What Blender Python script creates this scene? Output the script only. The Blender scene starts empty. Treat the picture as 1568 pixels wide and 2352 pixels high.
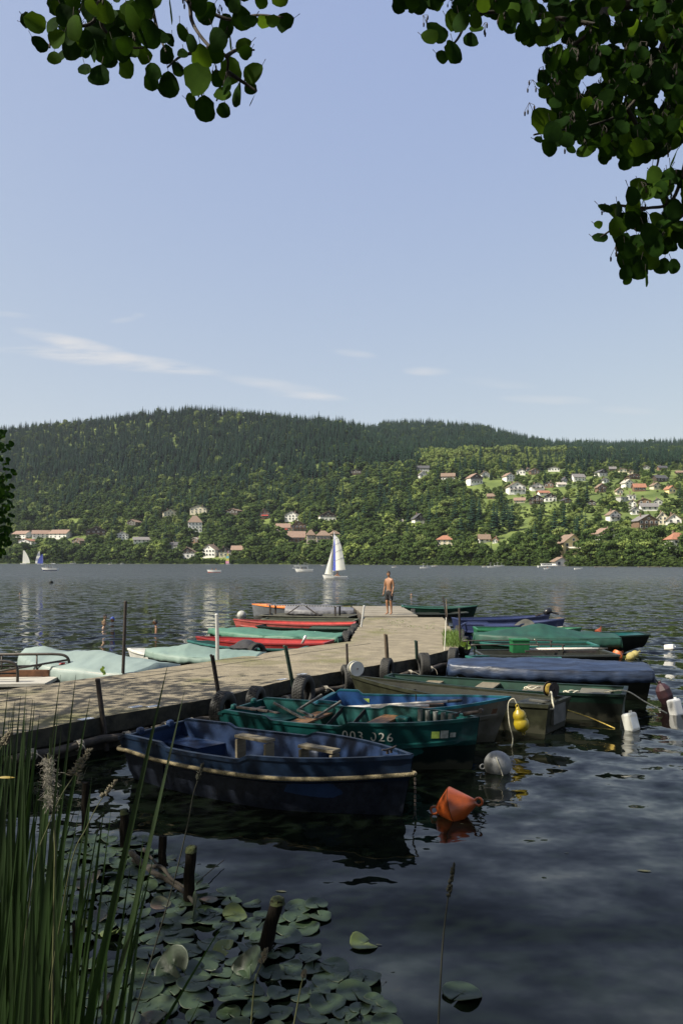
import bpy, math, random
import numpy as np
from mathutils import Vector, Matrix, noise
R = math.radians
rnd = random.Random(7)
S = bpy.context.scene
COL = S.collection

# ---------------------------------------------------------------- camera
F, CX, HY, H = 1829.0, 784.0, 1289.0, 2.7     # focal length / principal column / horizon row of the photo, eye height in m
cam = bpy.data.cameras.new('camera')
cam.sensor_fit = 'VERTICAL'; cam.sensor_height = 36.0; cam.sensor_width = 24.0
cam.lens = 28.0; cam.shift_y = 113.0 / 2352.0
cam.clip_start = 0.05; cam.clip_end = 20000
co = bpy.data.objects.new('camera', cam); COL.objects.link(co)
co.location = (0, 0, H); co.rotation_euler = (R(90), 0, 0)
S.camera = co

# ---------------------------------------------------------------- light
SUN_AZ_X, SUN_AZ_Y, SUN_EL = -0.92, -0.39, R(47)
sd = Vector((SUN_AZ_X * math.cos(SUN_EL), SUN_AZ_Y * math.cos(SUN_EL), math.sin(SUN_EL))).normalized()
sl = bpy.data.lights.new('sun', 'SUN'); sl.energy = 4.2; sl.angle = R(0.5); sl.color = (1.0, 0.93, 0.80)
so = bpy.data.objects.new('sun', sl); COL.objects.link(so)
so.rotation_euler = sd.to_track_quat('Z', 'Y').to_euler(); so.location = (-30, -10, 40)

W = bpy.data.worlds.new('World'); S.world = W; W.use_nodes = True
nt = W.node_tree; N = nt.nodes; LK = nt.links
for n in list(N): N.remove(n)
def wn(t, **k):
    n = N.new(t)
    for a, b in k.items(): setattr(n, a, b)
    return n
def wmath(op, a, b=None, c=None):
    n = N.new('ShaderNodeMath'); n.operation = op
    for i, x in enumerate((a, b, c)):
        if x is None: continue
        if isinstance(x, (int, float)): n.inputs[i].default_value = x
        else: LK.new(x, n.inputs[i])
    return n.outputs[0]
sky = wn('ShaderNodeTexSky', sky_type='NISHITA'); sky.sun_disc = False
sky.sun_elevation = SUN_EL; sky.sun_rotation = math.atan2(SUN_AZ_X, SUN_AZ_Y)
sky.altitude = 700; sky.air_density = 1.0; sky.dust_density = 3.2; sky.ozone_density = 1.4
tc = wn('ShaderNodeTexCoord'); sp = wn('ShaderNodeSeparateXYZ'); LK.new(tc.outputs['Generated'], sp.inputs[0])
yy = wmath('MAXIMUM', sp.outputs[1], 0.02)
u = wmath('DIVIDE', sp.outputs[0], yy); v = wmath('DIVIDE', sp.outputs[2], yy)
cb = wn('ShaderNodeCombineXYZ'); LK.new(wmath('MULTIPLY', u, 9.0), cb.inputs[0]); LK.new(wmath('MULTIPLY', v, 60.0), cb.inputs[1])
nz = wn('ShaderNodeTexNoise'); nz.inputs['Scale'].default_value = 1.0; nz.inputs['Detail'].default_value = 7; nz.inputs['Roughness'].default_value = .62
LK.new(cb.outputs[0], nz.inputs['Vector'])
tot = None
# faint cirrus: centre column, row, half length, half height, slope, strength
for (cx_, cy_, a_, b_, s_, k_) in [(255, 826, 190, 17, .115, 1.0), (170, 788, 110, 14, .22, .85), (75, 806, 110, 7, .05, .4), (430, 849, 80, 8, .1, .5),
                          (640, 886, 110, 12, .16, .42), (705, 909, 75, 8, .08, .6), (815, 812, 40, 8, .12, .35), (980, 853, 46, 9, .03, .6),
                          (1255, 918, 90, 9, .03, .4), (1440, 942, 60, 8, .05, .3), (285, 735, 26, 6, -.12, .3), (318, 724, 14, 5, 0, .35), (20, 722, 50, 6, .1, .28), (1140, 880, 80, 10, .1, .2)]:
    du = wmath('SUBTRACT', u, (cx_ - CX) / F); dv = wmath('SUBTRACT', v, (HY - cy_) / F)
    dv = wmath('ADD', dv, wmath('MULTIPLY', du, s_))
    q = wmath('ADD', wmath('POWER', wmath('ABSOLUTE', wmath('MULTIPLY', du, F / a_)), 2.0), wmath('POWER', wmath('ABSOLUTE', wmath('MULTIPLY', dv, F / b_)), 2.0))
    m = wmath('MULTIPLY', wmath('MAXIMUM', wmath('SUBTRACT', 1.0, wmath('MULTIPLY', q, .55)), 0.0), k_)
    tot = m if tot is None else wmath('ADD', tot, m)
nn = wmath('MULTIPLY', wmath('SUBTRACT', nz.outputs['Fac'], .33), 3.0)
cl = wmath('MULTIPLY', tot, nn); cl = wmath('MINIMUM', wmath('MAXIMUM', cl, 0.0), 1.0)
cl = wmath('MULTIPLY', cl, wmath('GREATER_THAN', sp.outputs[1], .05))
cl = wmath('MULTIPLY', cl, 1.0)
mx = wn('ShaderNodeMix', data_type='RGBA'); LK.new(cl, mx.inputs['Factor'])
sr = wn('ShaderNodeSeparateColor'); LK.new(sky.outputs[0], sr.inputs[0]); cr = wn('ShaderNodeCombineColor')
for i_, (k_, g_) in enumerate([(1.31, .54), (1.345, .48), (2.29, .12)]): LK.new(wmath('MULTIPLY', wmath('POWER', wmath('MAXIMUM', sr.outputs[i_], .02), g_), k_), cr.inputs[i_])
LK.new(cr.outputs[0], mx.inputs['A']); mx.inputs['B'].default_value = (3.0, 2.95, 2.95, 1)
bg = wn('ShaderNodeBackground'); bg.inputs['Strength'].default_value = 0.135
LK.new(mx.outputs['Result'], bg.inputs['Color'])
wo = wn('ShaderNodeOutputWorld'); LK.new(bg.outputs[0], wo.inputs[0])

S.view_settings.view_transform = 'Standard'; S.view_settings.look = 'None'
S.view_settings.gamma = 1; S.view_settings.exposure = 0.95
S.cycles.max_bounces = 6; S.cycles.diffuse_bounces = 2; S.cycles.glossy_bounces = 3; S.cycles.transmission_bounces = 3
S.cycles.transparent_max_bounces = 6; S.cycles.volume_bounces = 0

# ---------------------------------------------------------------- helpers
def G(px, py, z=0.0):
    """the point at height z that the photo shows at (px, py)"""
    d = (H - z) * F / (py - HY); return Vector(((px - CX) / F * d, d, z))
def P(px, py, d):
    return Vector(((px - CX) / F * d, d, H - (py - HY) * d / F))
def srgb(r, g, b):
    f = lambda c: (c / 255) / 12.92 if c <= 10 else ((c / 255 + .055) / 1.055) ** 2.4
    return (f(r), f(g), f(b))

MATS = {}
def mat(name, col, rough=.6, var=.25, scale=6.0, bump=0.0, bscale=30.0, metal=0.0, col2=None, spec=.5, detail=5, coat=0.0, trans=0.0, objrand=0.0, obj2=None, stretch=None):
    """a procedural paint / wood / cloth: noise mixes col with col2, fine noise bumps it"""
    if name in MATS: return MATS[name]
    m = bpy.data.materials.new(name); m.use_nodes = True; MATS[name] = m
    t = m.node_tree; n = t.nodes; l = t.links
    p = n['Principled BSDF']; out = n['Material Output']
    if col2 is None: col2 = tuple(c * (1 - var) for c in col); col = tuple(min(1, c * (1 + var * .6)) for c in col)
    c = n.new('ShaderNodeTexCoord'); mp = n.new('ShaderNodeMapping'); l.new(c.outputs['Object'], mp.inputs[0])
    if stretch: mp.inputs['Scale'].default_value = stretch
    a = n.new('ShaderNodeTexNoise'); a.inputs['Scale'].default_value = scale; a.inputs['Detail'].default_value = detail; a.inputs['Roughness'].default_value = .6
    l.new(mp.outputs[0], a.inputs['Vector'])
    r = n.new('ShaderNodeValToRGB'); r.color_ramp.elements[0].position = .36; r.color_ramp.elements[1].position = .64
    r.color_ramp.elements[0].color = (*col2, 1); r.color_ramp.elements[1].color = (*col, 1)
    l.new(a.outputs['Fac'], r.inputs[0]); colout = r.outputs[0]
    if objrand:
        oi = n.new('ShaderNodeObjectInfo'); mx = n.new('ShaderNodeMix'); mx.data_type = 'RGBA'
        mm = n.new('ShaderNodeMath'); mm.operation = 'MULTIPLY'; mm.inputs[1].default_value = objrand; l.new(oi.outputs['Random'], mm.inputs[0])
        l.new(mm.outputs[0], mx.inputs['Factor']); l.new(colout, mx.inputs['A']); mx.inputs['B'].default_value = (*(obj2 or col2), 1); colout = mx.outputs['Result']
    l.new(colout, p.inputs['Base Color'])
    p.inputs['Roughness'].default_value = rough; p.inputs['Metallic'].default_value = metal
    p.inputs['Specular IOR Level'].default_value = spec
    if coat: p.inputs['Coat Weight'].default_value = coat
    if bump:
        b = n.new('ShaderNodeTexNoise'); b.inputs['Scale'].default_value = bscale; b.inputs['Detail'].default_value = 4; l.new(mp.outputs[0], b.inputs['Vector'])
        bp = n.new('ShaderNodeBump'); bp.inputs['Strength'].default_value = 1; bp.inputs['Distance'].default_value = bump
        l.new(b.outputs['Fac'], bp.inputs['Height']); l.new(bp.outputs[0], p.inputs['Normal'])
    if trans:
        tr = n.new('ShaderNodeBsdfTranslucent'); ms = n.new('ShaderNodeMixShader'); ms.inputs[0].default_value = trans
        g = n.new('ShaderNodeMix'); g.data_type = 'RGBA'; g.blend_type = 'MULTIPLY'; g.inputs['Factor'].default_value = 1
        l.new(colout, g.inputs['A']); g.inputs['B'].default_value = (2.0, 1.7, .8, 1); l.new(g.outputs['Result'], tr.inputs[0])
        l.new(p.outputs[0], ms.inputs[1]); l.new(tr.outputs[0], ms.inputs[2]); l.new(ms.outputs[0], out.inputs[0])
    return m

def tag(o, label=None, cat=None, group=None, kind=None):
    if label: o['label'] = label
    if cat: o['category'] = cat
    if group: o['group'] = group
    if kind: o['kind'] = kind
    return o
def thing(name, label, cat, loc=(0, 0, 0), rz=0.0, group=None):
    o = bpy.data.objects.new(name, None); COL.objects.link(o); o.empty_display_size = .1
    o.location = loc; o.rotation_euler = (0, 0, rz); return tag(o, label, cat, group)
def copy_tree(o, parent=None):
    c = o.copy(); COL.objects.link(c)
    if parent: c.parent = parent
    for ch in list(o.children): copy_tree(ch, c)
    return c

class MB:
    """collects shapes and links them as ONE mesh object"""
    def __init__(s): s.v = []; s.f = []; s.m = []; s.T = None
    def add(s, vs, fs, mi=0):
        k = len(s.v)
        if s.T is not None: vs = [s.T @ Vector(p) for p in vs]
        s.v += [tuple(p) for p in vs]; s.f += [tuple(i + k for i in f) for f in fs]; s.m += [mi] * len(fs)
    def box(s, c, d, rz=0.0, mi=0, M=None):
        hx, hy, hz = d[0] / 2, d[1] / 2, d[2] / 2
        vs = [Vector((x, y, z)) for x in (-hx, hx) for y in (-hy, hy) for z in (-hz, hz)]
        if M is None: M = Matrix.Rotation(rz, 3, 'Z')
        vs = [M @ p + Vector(c) for p in vs]
        s.add(vs, [(0, 1, 3, 2), (4, 6, 7, 5), (0, 4, 5, 1), (2, 3, 7, 6), (0, 2, 6, 4), (1, 5, 7, 3)], mi)
    def beam(s, a, b, w, h, mi=0, up=(0, 0, 1)):
        a = Vector(a); b = Vector(b); x = (b - a); L = x.length; x.normalize()
        y = Vector(up).cross(x)
        if y.length < 1e-4: y = Vector((0, 1, 0)).cross(x)
        y.normalize(); z = x.cross(y); M = Matrix((x, y, z)).transposed()
        s.box((a + b) / 2, (L, w, h), mi=mi, M=M)
    def tube(s, pts, r, n=8, mi=0, cap=True, squash=1.0):
        pts = [Vector(p) for p in pts]; k = len(pts)
        if not hasattr(r, '__len__'): r = [r] * k
        vs = []; up = None
        for i, p in enumerate(pts):
            t = (pts[min(i + 1, k - 1)] - pts[max(i - 1, 0)])
            if t.length < 1e-9: t = Vector((0, 0, 1))
            t.normalize()
            if up is None: up = Vector((0, 0, 1)) if abs(t.z) < .9 else Vector((1, 0, 0))
            a = t.cross(up); 
            if a.length < 1e-5: a = t.orthogonal()
            a.normalize(); b = a.cross(t).normalized(); up = b
            for j in range(n):
                th = 2 * math.pi * j / n
                vs.append(p + (a * math.cos(th) + b * math.sin(th) * squash) * r[i])
        fs = [(i * n + j, i * n + (j + 1) % n, (i + 1) * n + (j + 1) % n, (i + 1) * n + j) for i in range(k - 1) for j in range(n)]
        if cap: fs += [tuple(range(n - 1, -1, -1)), tuple((k - 1) * n + j for j in range(n))]
        s.add(vs, fs, mi)
    def lathe(s, prof, n=20, M=None, mi=0):
        M = M or Matrix.Identity(4); vs = []
        for (r, z) in prof:
            for j in range(n):
                th = 2 * math.pi * j / n; vs.append(M @ Vector((r * math.cos(th), r * math.sin(th), z)))
        k = len(prof)
        fs = [(i * n + j, i * n + (j + 1) % n, (i + 1) * n + (j + 1) % n, (i + 1) * n + j) for i in range(k - 1) for j in range(n)]
        s.add(vs, fs, mi)
    def prism(s, poly, z0, z1, mi=0):
        n = len(poly); vs = [(p[0], p[1], z0) for p in poly] + [(p[0], p[1], z1) for p in poly]
        s.add(vs, [tuple(range(n - 1, -1, -1)), tuple(range(n, 2 * n))] + [(i, (i + 1) % n, n + (i + 1) % n, n + i) for i in range(n)], mi)
    def grid(s, fn, nu, nv, mi=0):
        vs = [fn(i / (nu - 1), j / (nv - 1)) for i in range(nu) for j in range(nv)]
        s.add(vs, [(i * nv + j, (i + 1) * nv + j, (i + 1) * nv + j + 1, i * nv + j + 1) for i in range(nu - 1) for j in range(nv - 1)], mi)
    def mesh(s, name, mats, smooth=False):
        me = bpy.data.meshes.new(name); me.from_pydata(s.v, [], s.f)
        for m in (mats if isinstance(mats, (list, tuple)) else [mats]): me.materials.append(m)
        me.polygons.foreach_set('material_index', s.m)
        if smooth: me.polygons.foreach_set('use_smooth', [True] * len(s.f))
        me.update(); return me
    def build(s, name, mats, parent=None, smooth=False, bevel=0.0, auto=False):
        o = bpy.data.objects.new(name, s.mesh(name, mats, smooth)); COL.objects.link(o)
        if parent is not None: o.parent = parent
        if auto: o.data.shade_smooth(); o.data.set_sharp_from_angle(angle=R(40))
        if bevel:
            b = o.modifiers.new('edge', 'BEVEL'); b.width = bevel; b.segments = 2; b.limit_method = 'ANGLE'; b.angle_limit = R(40)
        return o
def lerp(a, b, t): return a + (b - a) * t
def sst(a, b, x):
    t = max(0.0, min(1.0, (x - a) / (b - a))); return t * t * (3 - 2 * t)
def curve(pts, n=8):
    """smooth path through points (Catmull-Rom)"""
    p = [Vector(q) for q in pts]; out = []
    for i in range(len(p) - 1):
        a, b, c, d = p[max(i - 1, 0)], p[i], p[i + 1], p[min(i + 2, len(p) - 1)]
        for k in range(n):
            t = k / n; out.append(.5 * ((2 * b) + (c - a) * t + (2 * a - 5 * b + 4 * c - d) * t * t + (3 * b - a - 3 * c + d) * t ** 3))
    out.append(p[-1]); return out

# ---------------------------------------------------------------- water
m = bpy.data.materials.new('lake_water'); m.use_nodes = True; t = m.node_tree; n = t.nodes; l = t.links
p = n['Principled BSDF']; p.inputs['Base Color'].default_value = (.024, .028, .024, 1); p.inputs['Roughness'].default_value = .03; p.inputs['IOR'].default_value = 1.28; p.inputs['Specular Tint'].default_value = (1, .96, .80, 1)
p.inputs['Specular IOR Level'].default_value = .5
geo = n.new('ShaderNodeNewGeometry')
def nmath(op, a, b=None, nn=n, ll=l):
    k = nn.new('ShaderNodeMath'); k.operation = op
    for i, x in enumerate((a, b)):
        if x is None: continue
        if isinstance(x, (int, float)): k.inputs[i].default_value = x
        else: ll.new(x, k.inputs[i])
    return k.outputs[0]
def wave(scale, sx, sy, detail, rot):
    mp = n.new('ShaderNodeMapping'); mp.inputs['Scale'].default_value = (scale * sx, scale * sy, 0); mp.inputs['Rotation'].default_value = (0, 0, R(rot))
    l.new(geo.outputs['Position'], mp.inputs[0])
    a = n.new('ShaderNodeTexNoise'); a.inputs['Scale'].default_value = 1; a.inputs['Detail'].default_value = detail; a.inputs['Roughness'].default_value = .5
    l.new(mp.outputs[0], a.inputs['Vector']); s = n.new('ShaderNodeSeparateColor'); l.new(a.outputs['Color'], s.inputs[0]); return s.outputs[0], s.outputs[1]
sxyz = n.new('ShaderNodeSeparateXYZ'); l.new(geo.outputs['Position'], sxyz.inputs[0])
mr = n.new('ShaderNodeMapRange'); mr.inputs['From Min'].default_value = 6; mr.inputs['From Max'].default_value = 32; l.new(sxyz.outputs[1], mr.inputs['Value'])
mr.inputs['To Min'].default_value = 0.0; mr.inputs['To Max'].default_value = 1.0
mid = mr.outputs[0]                                                   # open water roughens away from the sheltered bank
mr2 = n.new('ShaderNodeMapRange'); mr2.inputs['From Min'].default_value = 35; mr2.inputs['From Max'].default_value = 180; l.new(sxyz.outputs[1], mr2.inputs['Value']); far_ = mr2.outputs[0]
mr3 = n.new('ShaderNodeMapRange'); mr3.interpolation_type = 'SMOOTHERSTEP'; mr3.inputs['From Min'].default_value = 14; mr3.inputs['From Max'].default_value = 190; l.new(sxyz.outputs[1], mr3.inputs['Value']); mr3.inputs['To Min'].default_value = .03; mr3.inputs['To Max'].default_value = .30; l.new(mr3.outputs[0], p.inputs['Roughness'])
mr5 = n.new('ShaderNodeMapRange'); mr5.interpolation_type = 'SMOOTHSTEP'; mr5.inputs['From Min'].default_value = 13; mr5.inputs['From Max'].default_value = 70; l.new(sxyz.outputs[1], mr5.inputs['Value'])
body = n.new('ShaderNodeMix'); body.data_type = 'RGBA'; l.new(mr5.outputs[0], body.inputs['Factor']); body.inputs['A'].default_value = (.003, .005, .003, 1); body.inputs['B'].default_value = (.034, .038, .034, 1); l.new(body.outputs['Result'], p.inputs['Base Color'])   # shade near the bank and sky sheen offshore painted into the body colour
w4 = wave(.62, .55, 1.5, 2.5, -6)
w1 = wave(1.35, 1.0, .9, 3.5, 6)     # wind ripples
w2 = wave(1.5, .6, 1.3, 2, -15)      # longer swell
w3 = wave(9.0, .8, 1.2, 1, 25)       # fine ripples
gust = n.new('ShaderNodeTexNoise'); gm = n.new('ShaderNodeMapping'); gm.inputs['Scale'].default_value = (.025, .06, 0); l.new(geo.outputs['Position'], gm.inputs[0]); l.new(gm.outputs[0], gust.inputs['Vector']); gust.inputs['Scale'].default_value = 1
gf = nmath('ADD', nmath('MULTIPLY', gust.outputs['Fac'], 1.1), .45)
def comb(i, ax):
    a1 = nmath('MULTIPLY', nmath('SUBTRACT', w1[i], .5), nmath('MULTIPLY', nmath('ADD', nmath('MULTIPLY', nmath('SUBTRACT', mid, nmath('MULTIPLY', far_, .55)), 3.4 * ax), .24 * ax), gf))
    a2 = nmath('MULTIPLY', nmath('SUBTRACT', w2[i], .5), nmath('ADD', nmath('MULTIPLY', mid, .4 * ax), .34 * ax))
    a3 = nmath('MULTIPLY', nmath('SUBTRACT', w3[i], .5), nmath('ADD', nmath('ADD', nmath('MULTIPLY', mid, .5 * ax), .09 * ax), nmath('MULTIPLY', far_, .9 * ax)))
    a4 = nmath('MULTIPLY', nmath('SUBTRACT', w4[i], .5), nmath('ADD', nmath('MULTIPLY', mid, -.40 * ax), .55 * ax))
    return nmath('ADD', nmath('ADD', nmath('ADD', a1, a2), a3), a4)
cx3 = n.new('ShaderNodeCombineXYZ'); l.new(comb(0, .6), cx3.inputs[0]); l.new(comb(1, 1.0), cx3.inputs[1]); cx3.inputs[2].default_value = 1
nv = n.new('ShaderNodeVectorMath'); nv.operation = 'NORMALIZE'; l.new(cx3.outputs[0], nv.inputs[0]); l.new(nv.outputs[0], p.inputs['Normal'])
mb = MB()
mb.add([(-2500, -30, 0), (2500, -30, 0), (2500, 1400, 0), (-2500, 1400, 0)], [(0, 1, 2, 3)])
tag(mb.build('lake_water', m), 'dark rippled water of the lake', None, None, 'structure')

# ---------------------------------------------------------------- far shore terrain: columns of (distance, photo row of the ground)
COLS = {
 -500: [(1035,1294),(1085,1278),(1150,1250),(1250,1215),(1450,1150),(1650,1090),(1800,1050),(1950,1020),(2300,1060)],
    0: [(900,1294.5),(940,1276),(1010,1243),(1090,1210),(1250,1150),(1400,1090),(1560,1040),(1750,995),(2150,1060)],
  200: [(846,1294.8),(885,1276),(950,1243),(1040,1200),(1220,1140),(1400,1070),(1560,1020),(1730,975),(2100,1060)],
  430: [(784,1295.3),(820,1276),(890,1240),(970,1196),(1180,1120),(1380,1045),(1550,990),(1700,947),(2050,1060)],
  600: [(738,1295.7),(775,1276),(850,1240),(940,1190),(1130,1115),(1330,1045),(1500,1000),(1680,960),(2020,1060)],
  784: [(688,1296.2),(725,1274),(800,1235),(900,1180),(1080,1110),(1280,1045),(1450,1005),(1640,978),(2000,1040)],
  880: [(662,1296.5),(700,1273),(790,1225),(900,1170),(1080,1110),(1250,1070),(1500,1035),(1850,1000),(2300,978)],
  960: [(641,1296.7),(680,1273),(790,1215),(920,1155),(1080,1100),(1280,1062),(1600,1040),(1900,1010),(2350,974)],
 1100: [(603,1297.2),(640,1272),(750,1215),(900,1155),(1080,1098),(1300,1065),(1600,1045),(1900,1015),(2350,984)],
 1250: [(562,1297.8),(600,1273),(700,1232),(860,1165),(1050,1112),(1300,1078),(1600,1058),(1900,1040),(2350,1022)],
 1400: [(522,1298.5),(555,1280),(640,1243),(780,1185),(960,1125),(1250,1080),(1600,1060),(1900,1045),(2350,1026)],
 1568: [(477,1299.3),(505,1285),(590,1248),(740,1190),(920,1125),(1220,1078),(1600,1058),(1900,1045),(2350,1022)],
 2000: [(400,1301),(430,1288),(520,1248),(680,1190),(880,1125),(1200,1080),(1600,1058),(1900,1045),(2350,1022)]}
CK = sorted(COLS)
for k_ in CK:
    f_ = 1 - .2 * sst(600, 1250, k_); COLS[k_] = [(a_ * f_, b_) for a_, b_ in COLS[k_]]; COLS[k_][0] = (COLS[k_][0][0], HY + H * F / COLS[k_][0][0])
def column(px):
    px = max(CK[0], min(CK[-1], px))
    for a, b in zip(CK, CK[1:]):
        if a <= px <= b:
            t = (px - a) / (b - a); return [(lerp(p0[0], q0[0], t), lerp(p0[1], q0[1], t)) for p0, q0 in zip(COLS[a], COLS[b])]
def row_at(px, d):
    c = column(px)
    if d <= c[0][0]: return c[0][1] + (c[0][0] - d) * .15
    for a, b in zip(c, c[1:]):
        if a[0] <= d <= b[0]: return lerp(a[1], b[1], (d - a[0]) / (b[0] - a[0]))
    return c[-1][1]
def dist_at(px, py):
    c = column(px)
    if py >= c[0][1]: return c[0][0]
    for a, b in zip(c, c[1:]):
        if a[1] >= py >= b[1]: return lerp(a[0], b[0], (a[1] - py) / (a[1] - b[1]))
    return c[-2][0]
def ground(px, d):
    q = P(px, row_at(px, d), d)
    q.z += (noise.noise(Vector((q.x / 60, q.y / 60, 0))) * 3.0) * sst(0, 90, d - column(px)[0][0]); return q
tm = mat('hill_grass', (.15, .19, .055), .95, scale=.02, col2=(.07, .10, .03), detail=8, spec=.1)
mb = MB(); cols = list(range(-500, 2001, 25)); NV = 90; vs = []
for cpx in cols:
    c = column(cpx); d0 = c[0][0] - 14; d1 = c[-1][0]
    for j in range(NV):
        s = j / (NV - 1); d = d0 + (d1 - d0) * s ** 1.35
        q = ground(cpx, d)
        if d < c[0][0] : q.z = -2.5 + 2.7 * max(0, (d - d0) / 14)
        vs.append(q)
mb.add(vs, [(i * NV + j, (i + 1) * NV + j, (i + 1) * NV + j + 1, i * NV + j + 1) for i in range(len(cols) - 1) for j in range(NV - 1)])
tag(mb.build('hills', tm, smooth=True), 'wooded hills rising from the far shore of the lake', None, None, 'structure')
mb = MB(); mb.add([(-6000, -60, -3.2), (6000, -60, -3.2), (6000, 6000, -3.2), (-6000, 6000, -3.2)], [(0, 1, 2, 3)])
tag(mb.build('lake_bed', mat('lake_mud', (.03, .03, .02), .95)), 'muddy bed of the lake', None, None, 'structure')
# near bank below the camera
mb = MB()
def bank(u_, v_):
    x = lerp(-14, 14, u_); y = lerp(-14, 6.5, v_)
    edge = 2.6 - .42 * (x + 2) if x > -2 else 2.6 + .75 * (-2 - x)
    edge = min(edge, 6.2) ; edge = max(edge, 1.0)
    z = .75 * sst(0.0, 4.0, edge - y) - .7 * sst(-.6, 1.5, y - edge) + .06 * noise.noise(Vector((x, y, 0)))
    return (x, y, z)
mb.grid(bank, 57, 42)
tag(mb.build('near_bank', mat('bank_soil', (.045, .04, .02), .95, col2=(.02, .03, .01), scale=3, bump=.03, bscale=12), smooth=True), 'grassy earth bank at the water edge under the reeds', None, None, 'structure')

# ---------------------------------------------------------------- houses
def crop(k, x, y):
    ox, oy, s = {'A': (0, 1091, .2563), 'B': (373.2, 1091, .2746), 'C': (775.2, 1033.5, .2563), 'E': (1148.4, 1033.5, .2677)}[k]
    return ox + x * s, oy + y * s
WALL = {'w': ((.74, .72, .67), 'white_render'), 'c': ((.62, .56, .42), 'cream_render'), 'y': ((.80, .65, .33), 'yellow_render'), 's': ((.30, .26, .21), 'grey_stone'),
        'd': ((.055, .04, .03), 'dark_timber'), 'b': ((.16, .10, .065), 'brown_timber'), 'g': ((.38, .38, .37), 'grey_render')}
ROOF = {'o': ((.30, .135, .08), 'orange_tile'), 't': ((.24, .16, .12), 'terracotta_tile'), 'g': ((.17, .16, .155), 'grey_slate'), 'n': ((.20, .14, .10), 'brown_tile'), 'k': ((.06, .06, .065), 'dark_slate'), 'l': ((.40, .36, .31), 'pale_tile')}
def wm(k): c, nm = WALL[k]; return mat(nm, c, .85, .12, 1.2)
def rm(k): c, nm = ROOF[k]; return mat(nm, c, .85, .28, 1.5)
glass = mat('window_glass', (.03, .04, .045), .12, .2, 1)
white = mat('white_frame', (.75, .74, .70), .6, .08, 3)
HR = []           # photo rectangles of the houses, kept clear of trees
def house(k, xl, xr, yb, yr, style, wall, roof, label, upper=None, rot=None, awn=None, balc=False, rows=2):
    l_, _ = crop(k, xl, yb); r_, b_ = crop(k, xr, yb); _, t_ = crop(k, xl, yr)
    px = (l_ + r_) / 2; d = dist_at(px, b_ + 1); q = ground(px, d); wpx = r_ - l_; sc = d / F
    w = wpx * sc * .91; h = (H - (t_ - HY) * sc) - q.z
    h = max(h, 4.0); dp = w * (.85 if style != 'side' else .6); 
    if rot is None: rot = (((xl * 37 + yb * 11) % 50) - 25) / 60
    if style == 'side': w *= .96
    HR.append((l_, r_, b_, t_, d))
    o = thing('house', label, 'house', (q.x, q.y, q.z - .5), rot, 'houses on the far hillside')
    ea = h * (.60 if style == 'gable' else .58 if style == 'hip' else .55) + .5; hh = h + .5; x = w / 2; y = dp / 2
    mb = MB(); zsplit = ea * .55 if upper else None; mi = 0
    mats = [wm(wall)] + ([wm(upper)] if upper else [])
    mb.box((0, 0, ea / 2 - .8), (w, dp, ea + 1.6))
    if style == 'gable':
        for sy in (-1, 1):
            mb.add([(-x, sy * y, ea), (x, sy * y, ea), (0, sy * y, hh - .25)], [(0, 1, 2) if sy < 0 else (0, 2, 1)], len(mats) - 1)
        if upper:
            mb.box((0, -y - .1, lerp(zsplit, ea, .5) + .5), (w + .02, .22, ea - zsplit - 1.0), mi=1)
    elif style == 'side':
        for sx in (-1, 1):
            mb.add([(sx * x, -y, ea), (sx * x, y, ea), (sx * x, 0, hh - .25)], [(0, 1, 2) if sx > 0 else (0, 2, 1)], 0)
        if upper: mb.box((0, -y - .1, lerp(zsplit, ea, .5)), (w + .02, .22, ea - zsplit - .1), mi=1)
    mb.build('wall', mats, o)
    rf = MB(); ov = .9; tk = .28
    if style == 'gable':
        sl_ = (hh - ea) / x
        for sx in (-1, 1):
            xo = x + ov; zo = ea - sl_ * ov
            a = [(0, -y - ov, hh), (0, y + ov, hh), (sx * xo, y + ov, zo), (sx * xo, -y - ov, zo)]
            bt = [(p_[0], p_[1], p_[2] - tk) for p_ in a]
            fs = [(0, 1, 2, 3), (7, 6, 5, 4), (0, 3, 7, 4), (1, 5, 6, 2), (3, 2, 6, 7)]
            if sx > 0: fs = [tuple(reversed(f)) for f in fs]
            rf.add(a + bt, fs)
    elif style == 'side':
        sl_ = (hh - ea) / y
        for sy in (-1, 1):
            yo = y + ov; zo = ea - sl_ * ov
            a = [(-x - ov, 0, hh), (x + ov, 0, hh), (x + ov, sy * yo, zo), (-x - ov, sy * yo, zo)]
            bt = [(p_[0], p_[1], p_[2] - tk) for p_ in a]
            rf.add(a + bt, [(0, 1, 2, 3), (7, 6, 5, 4), (0, 3, 7, 4), (1, 5, 6, 2), (3, 2, 6, 7)])
    elif style == 'hip':
        rx = x * .28; xo, yo = x + ov, y + ov
        rf.add([(-xo, -yo, ea), (xo, -yo, ea), (xo, yo, ea), (-xo, yo, ea), (-rx, 0, hh), (rx, 0, hh)], [(0, 1, 5, 4), (2, 3, 4, 5), (1, 2, 5), (3, 0, 4), (3, 2, 1, 0)])
    else:
        rf.box((0, 0, ea + .2), (w + ov, dp + ov, .4))
    ro = rf.build('roof', rm(roof), o)
    ch = MB(); cxx = x * (.35 if (xl % 2) else -.35); ch.box((cxx, y * .2, hh - .2), (.8, .8, 2.6)); ch.build('chimney', rm('n'), ro)
    # windows on the face towards the lake, and one side
    nw = max(2, min(4, int(w / 3.4))); nr = 1 if ea < 4.6 else (3 if ea > 8.5 and rows > 2 else 2)
    wh = min(1.6, ea / nr * .45)
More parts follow.
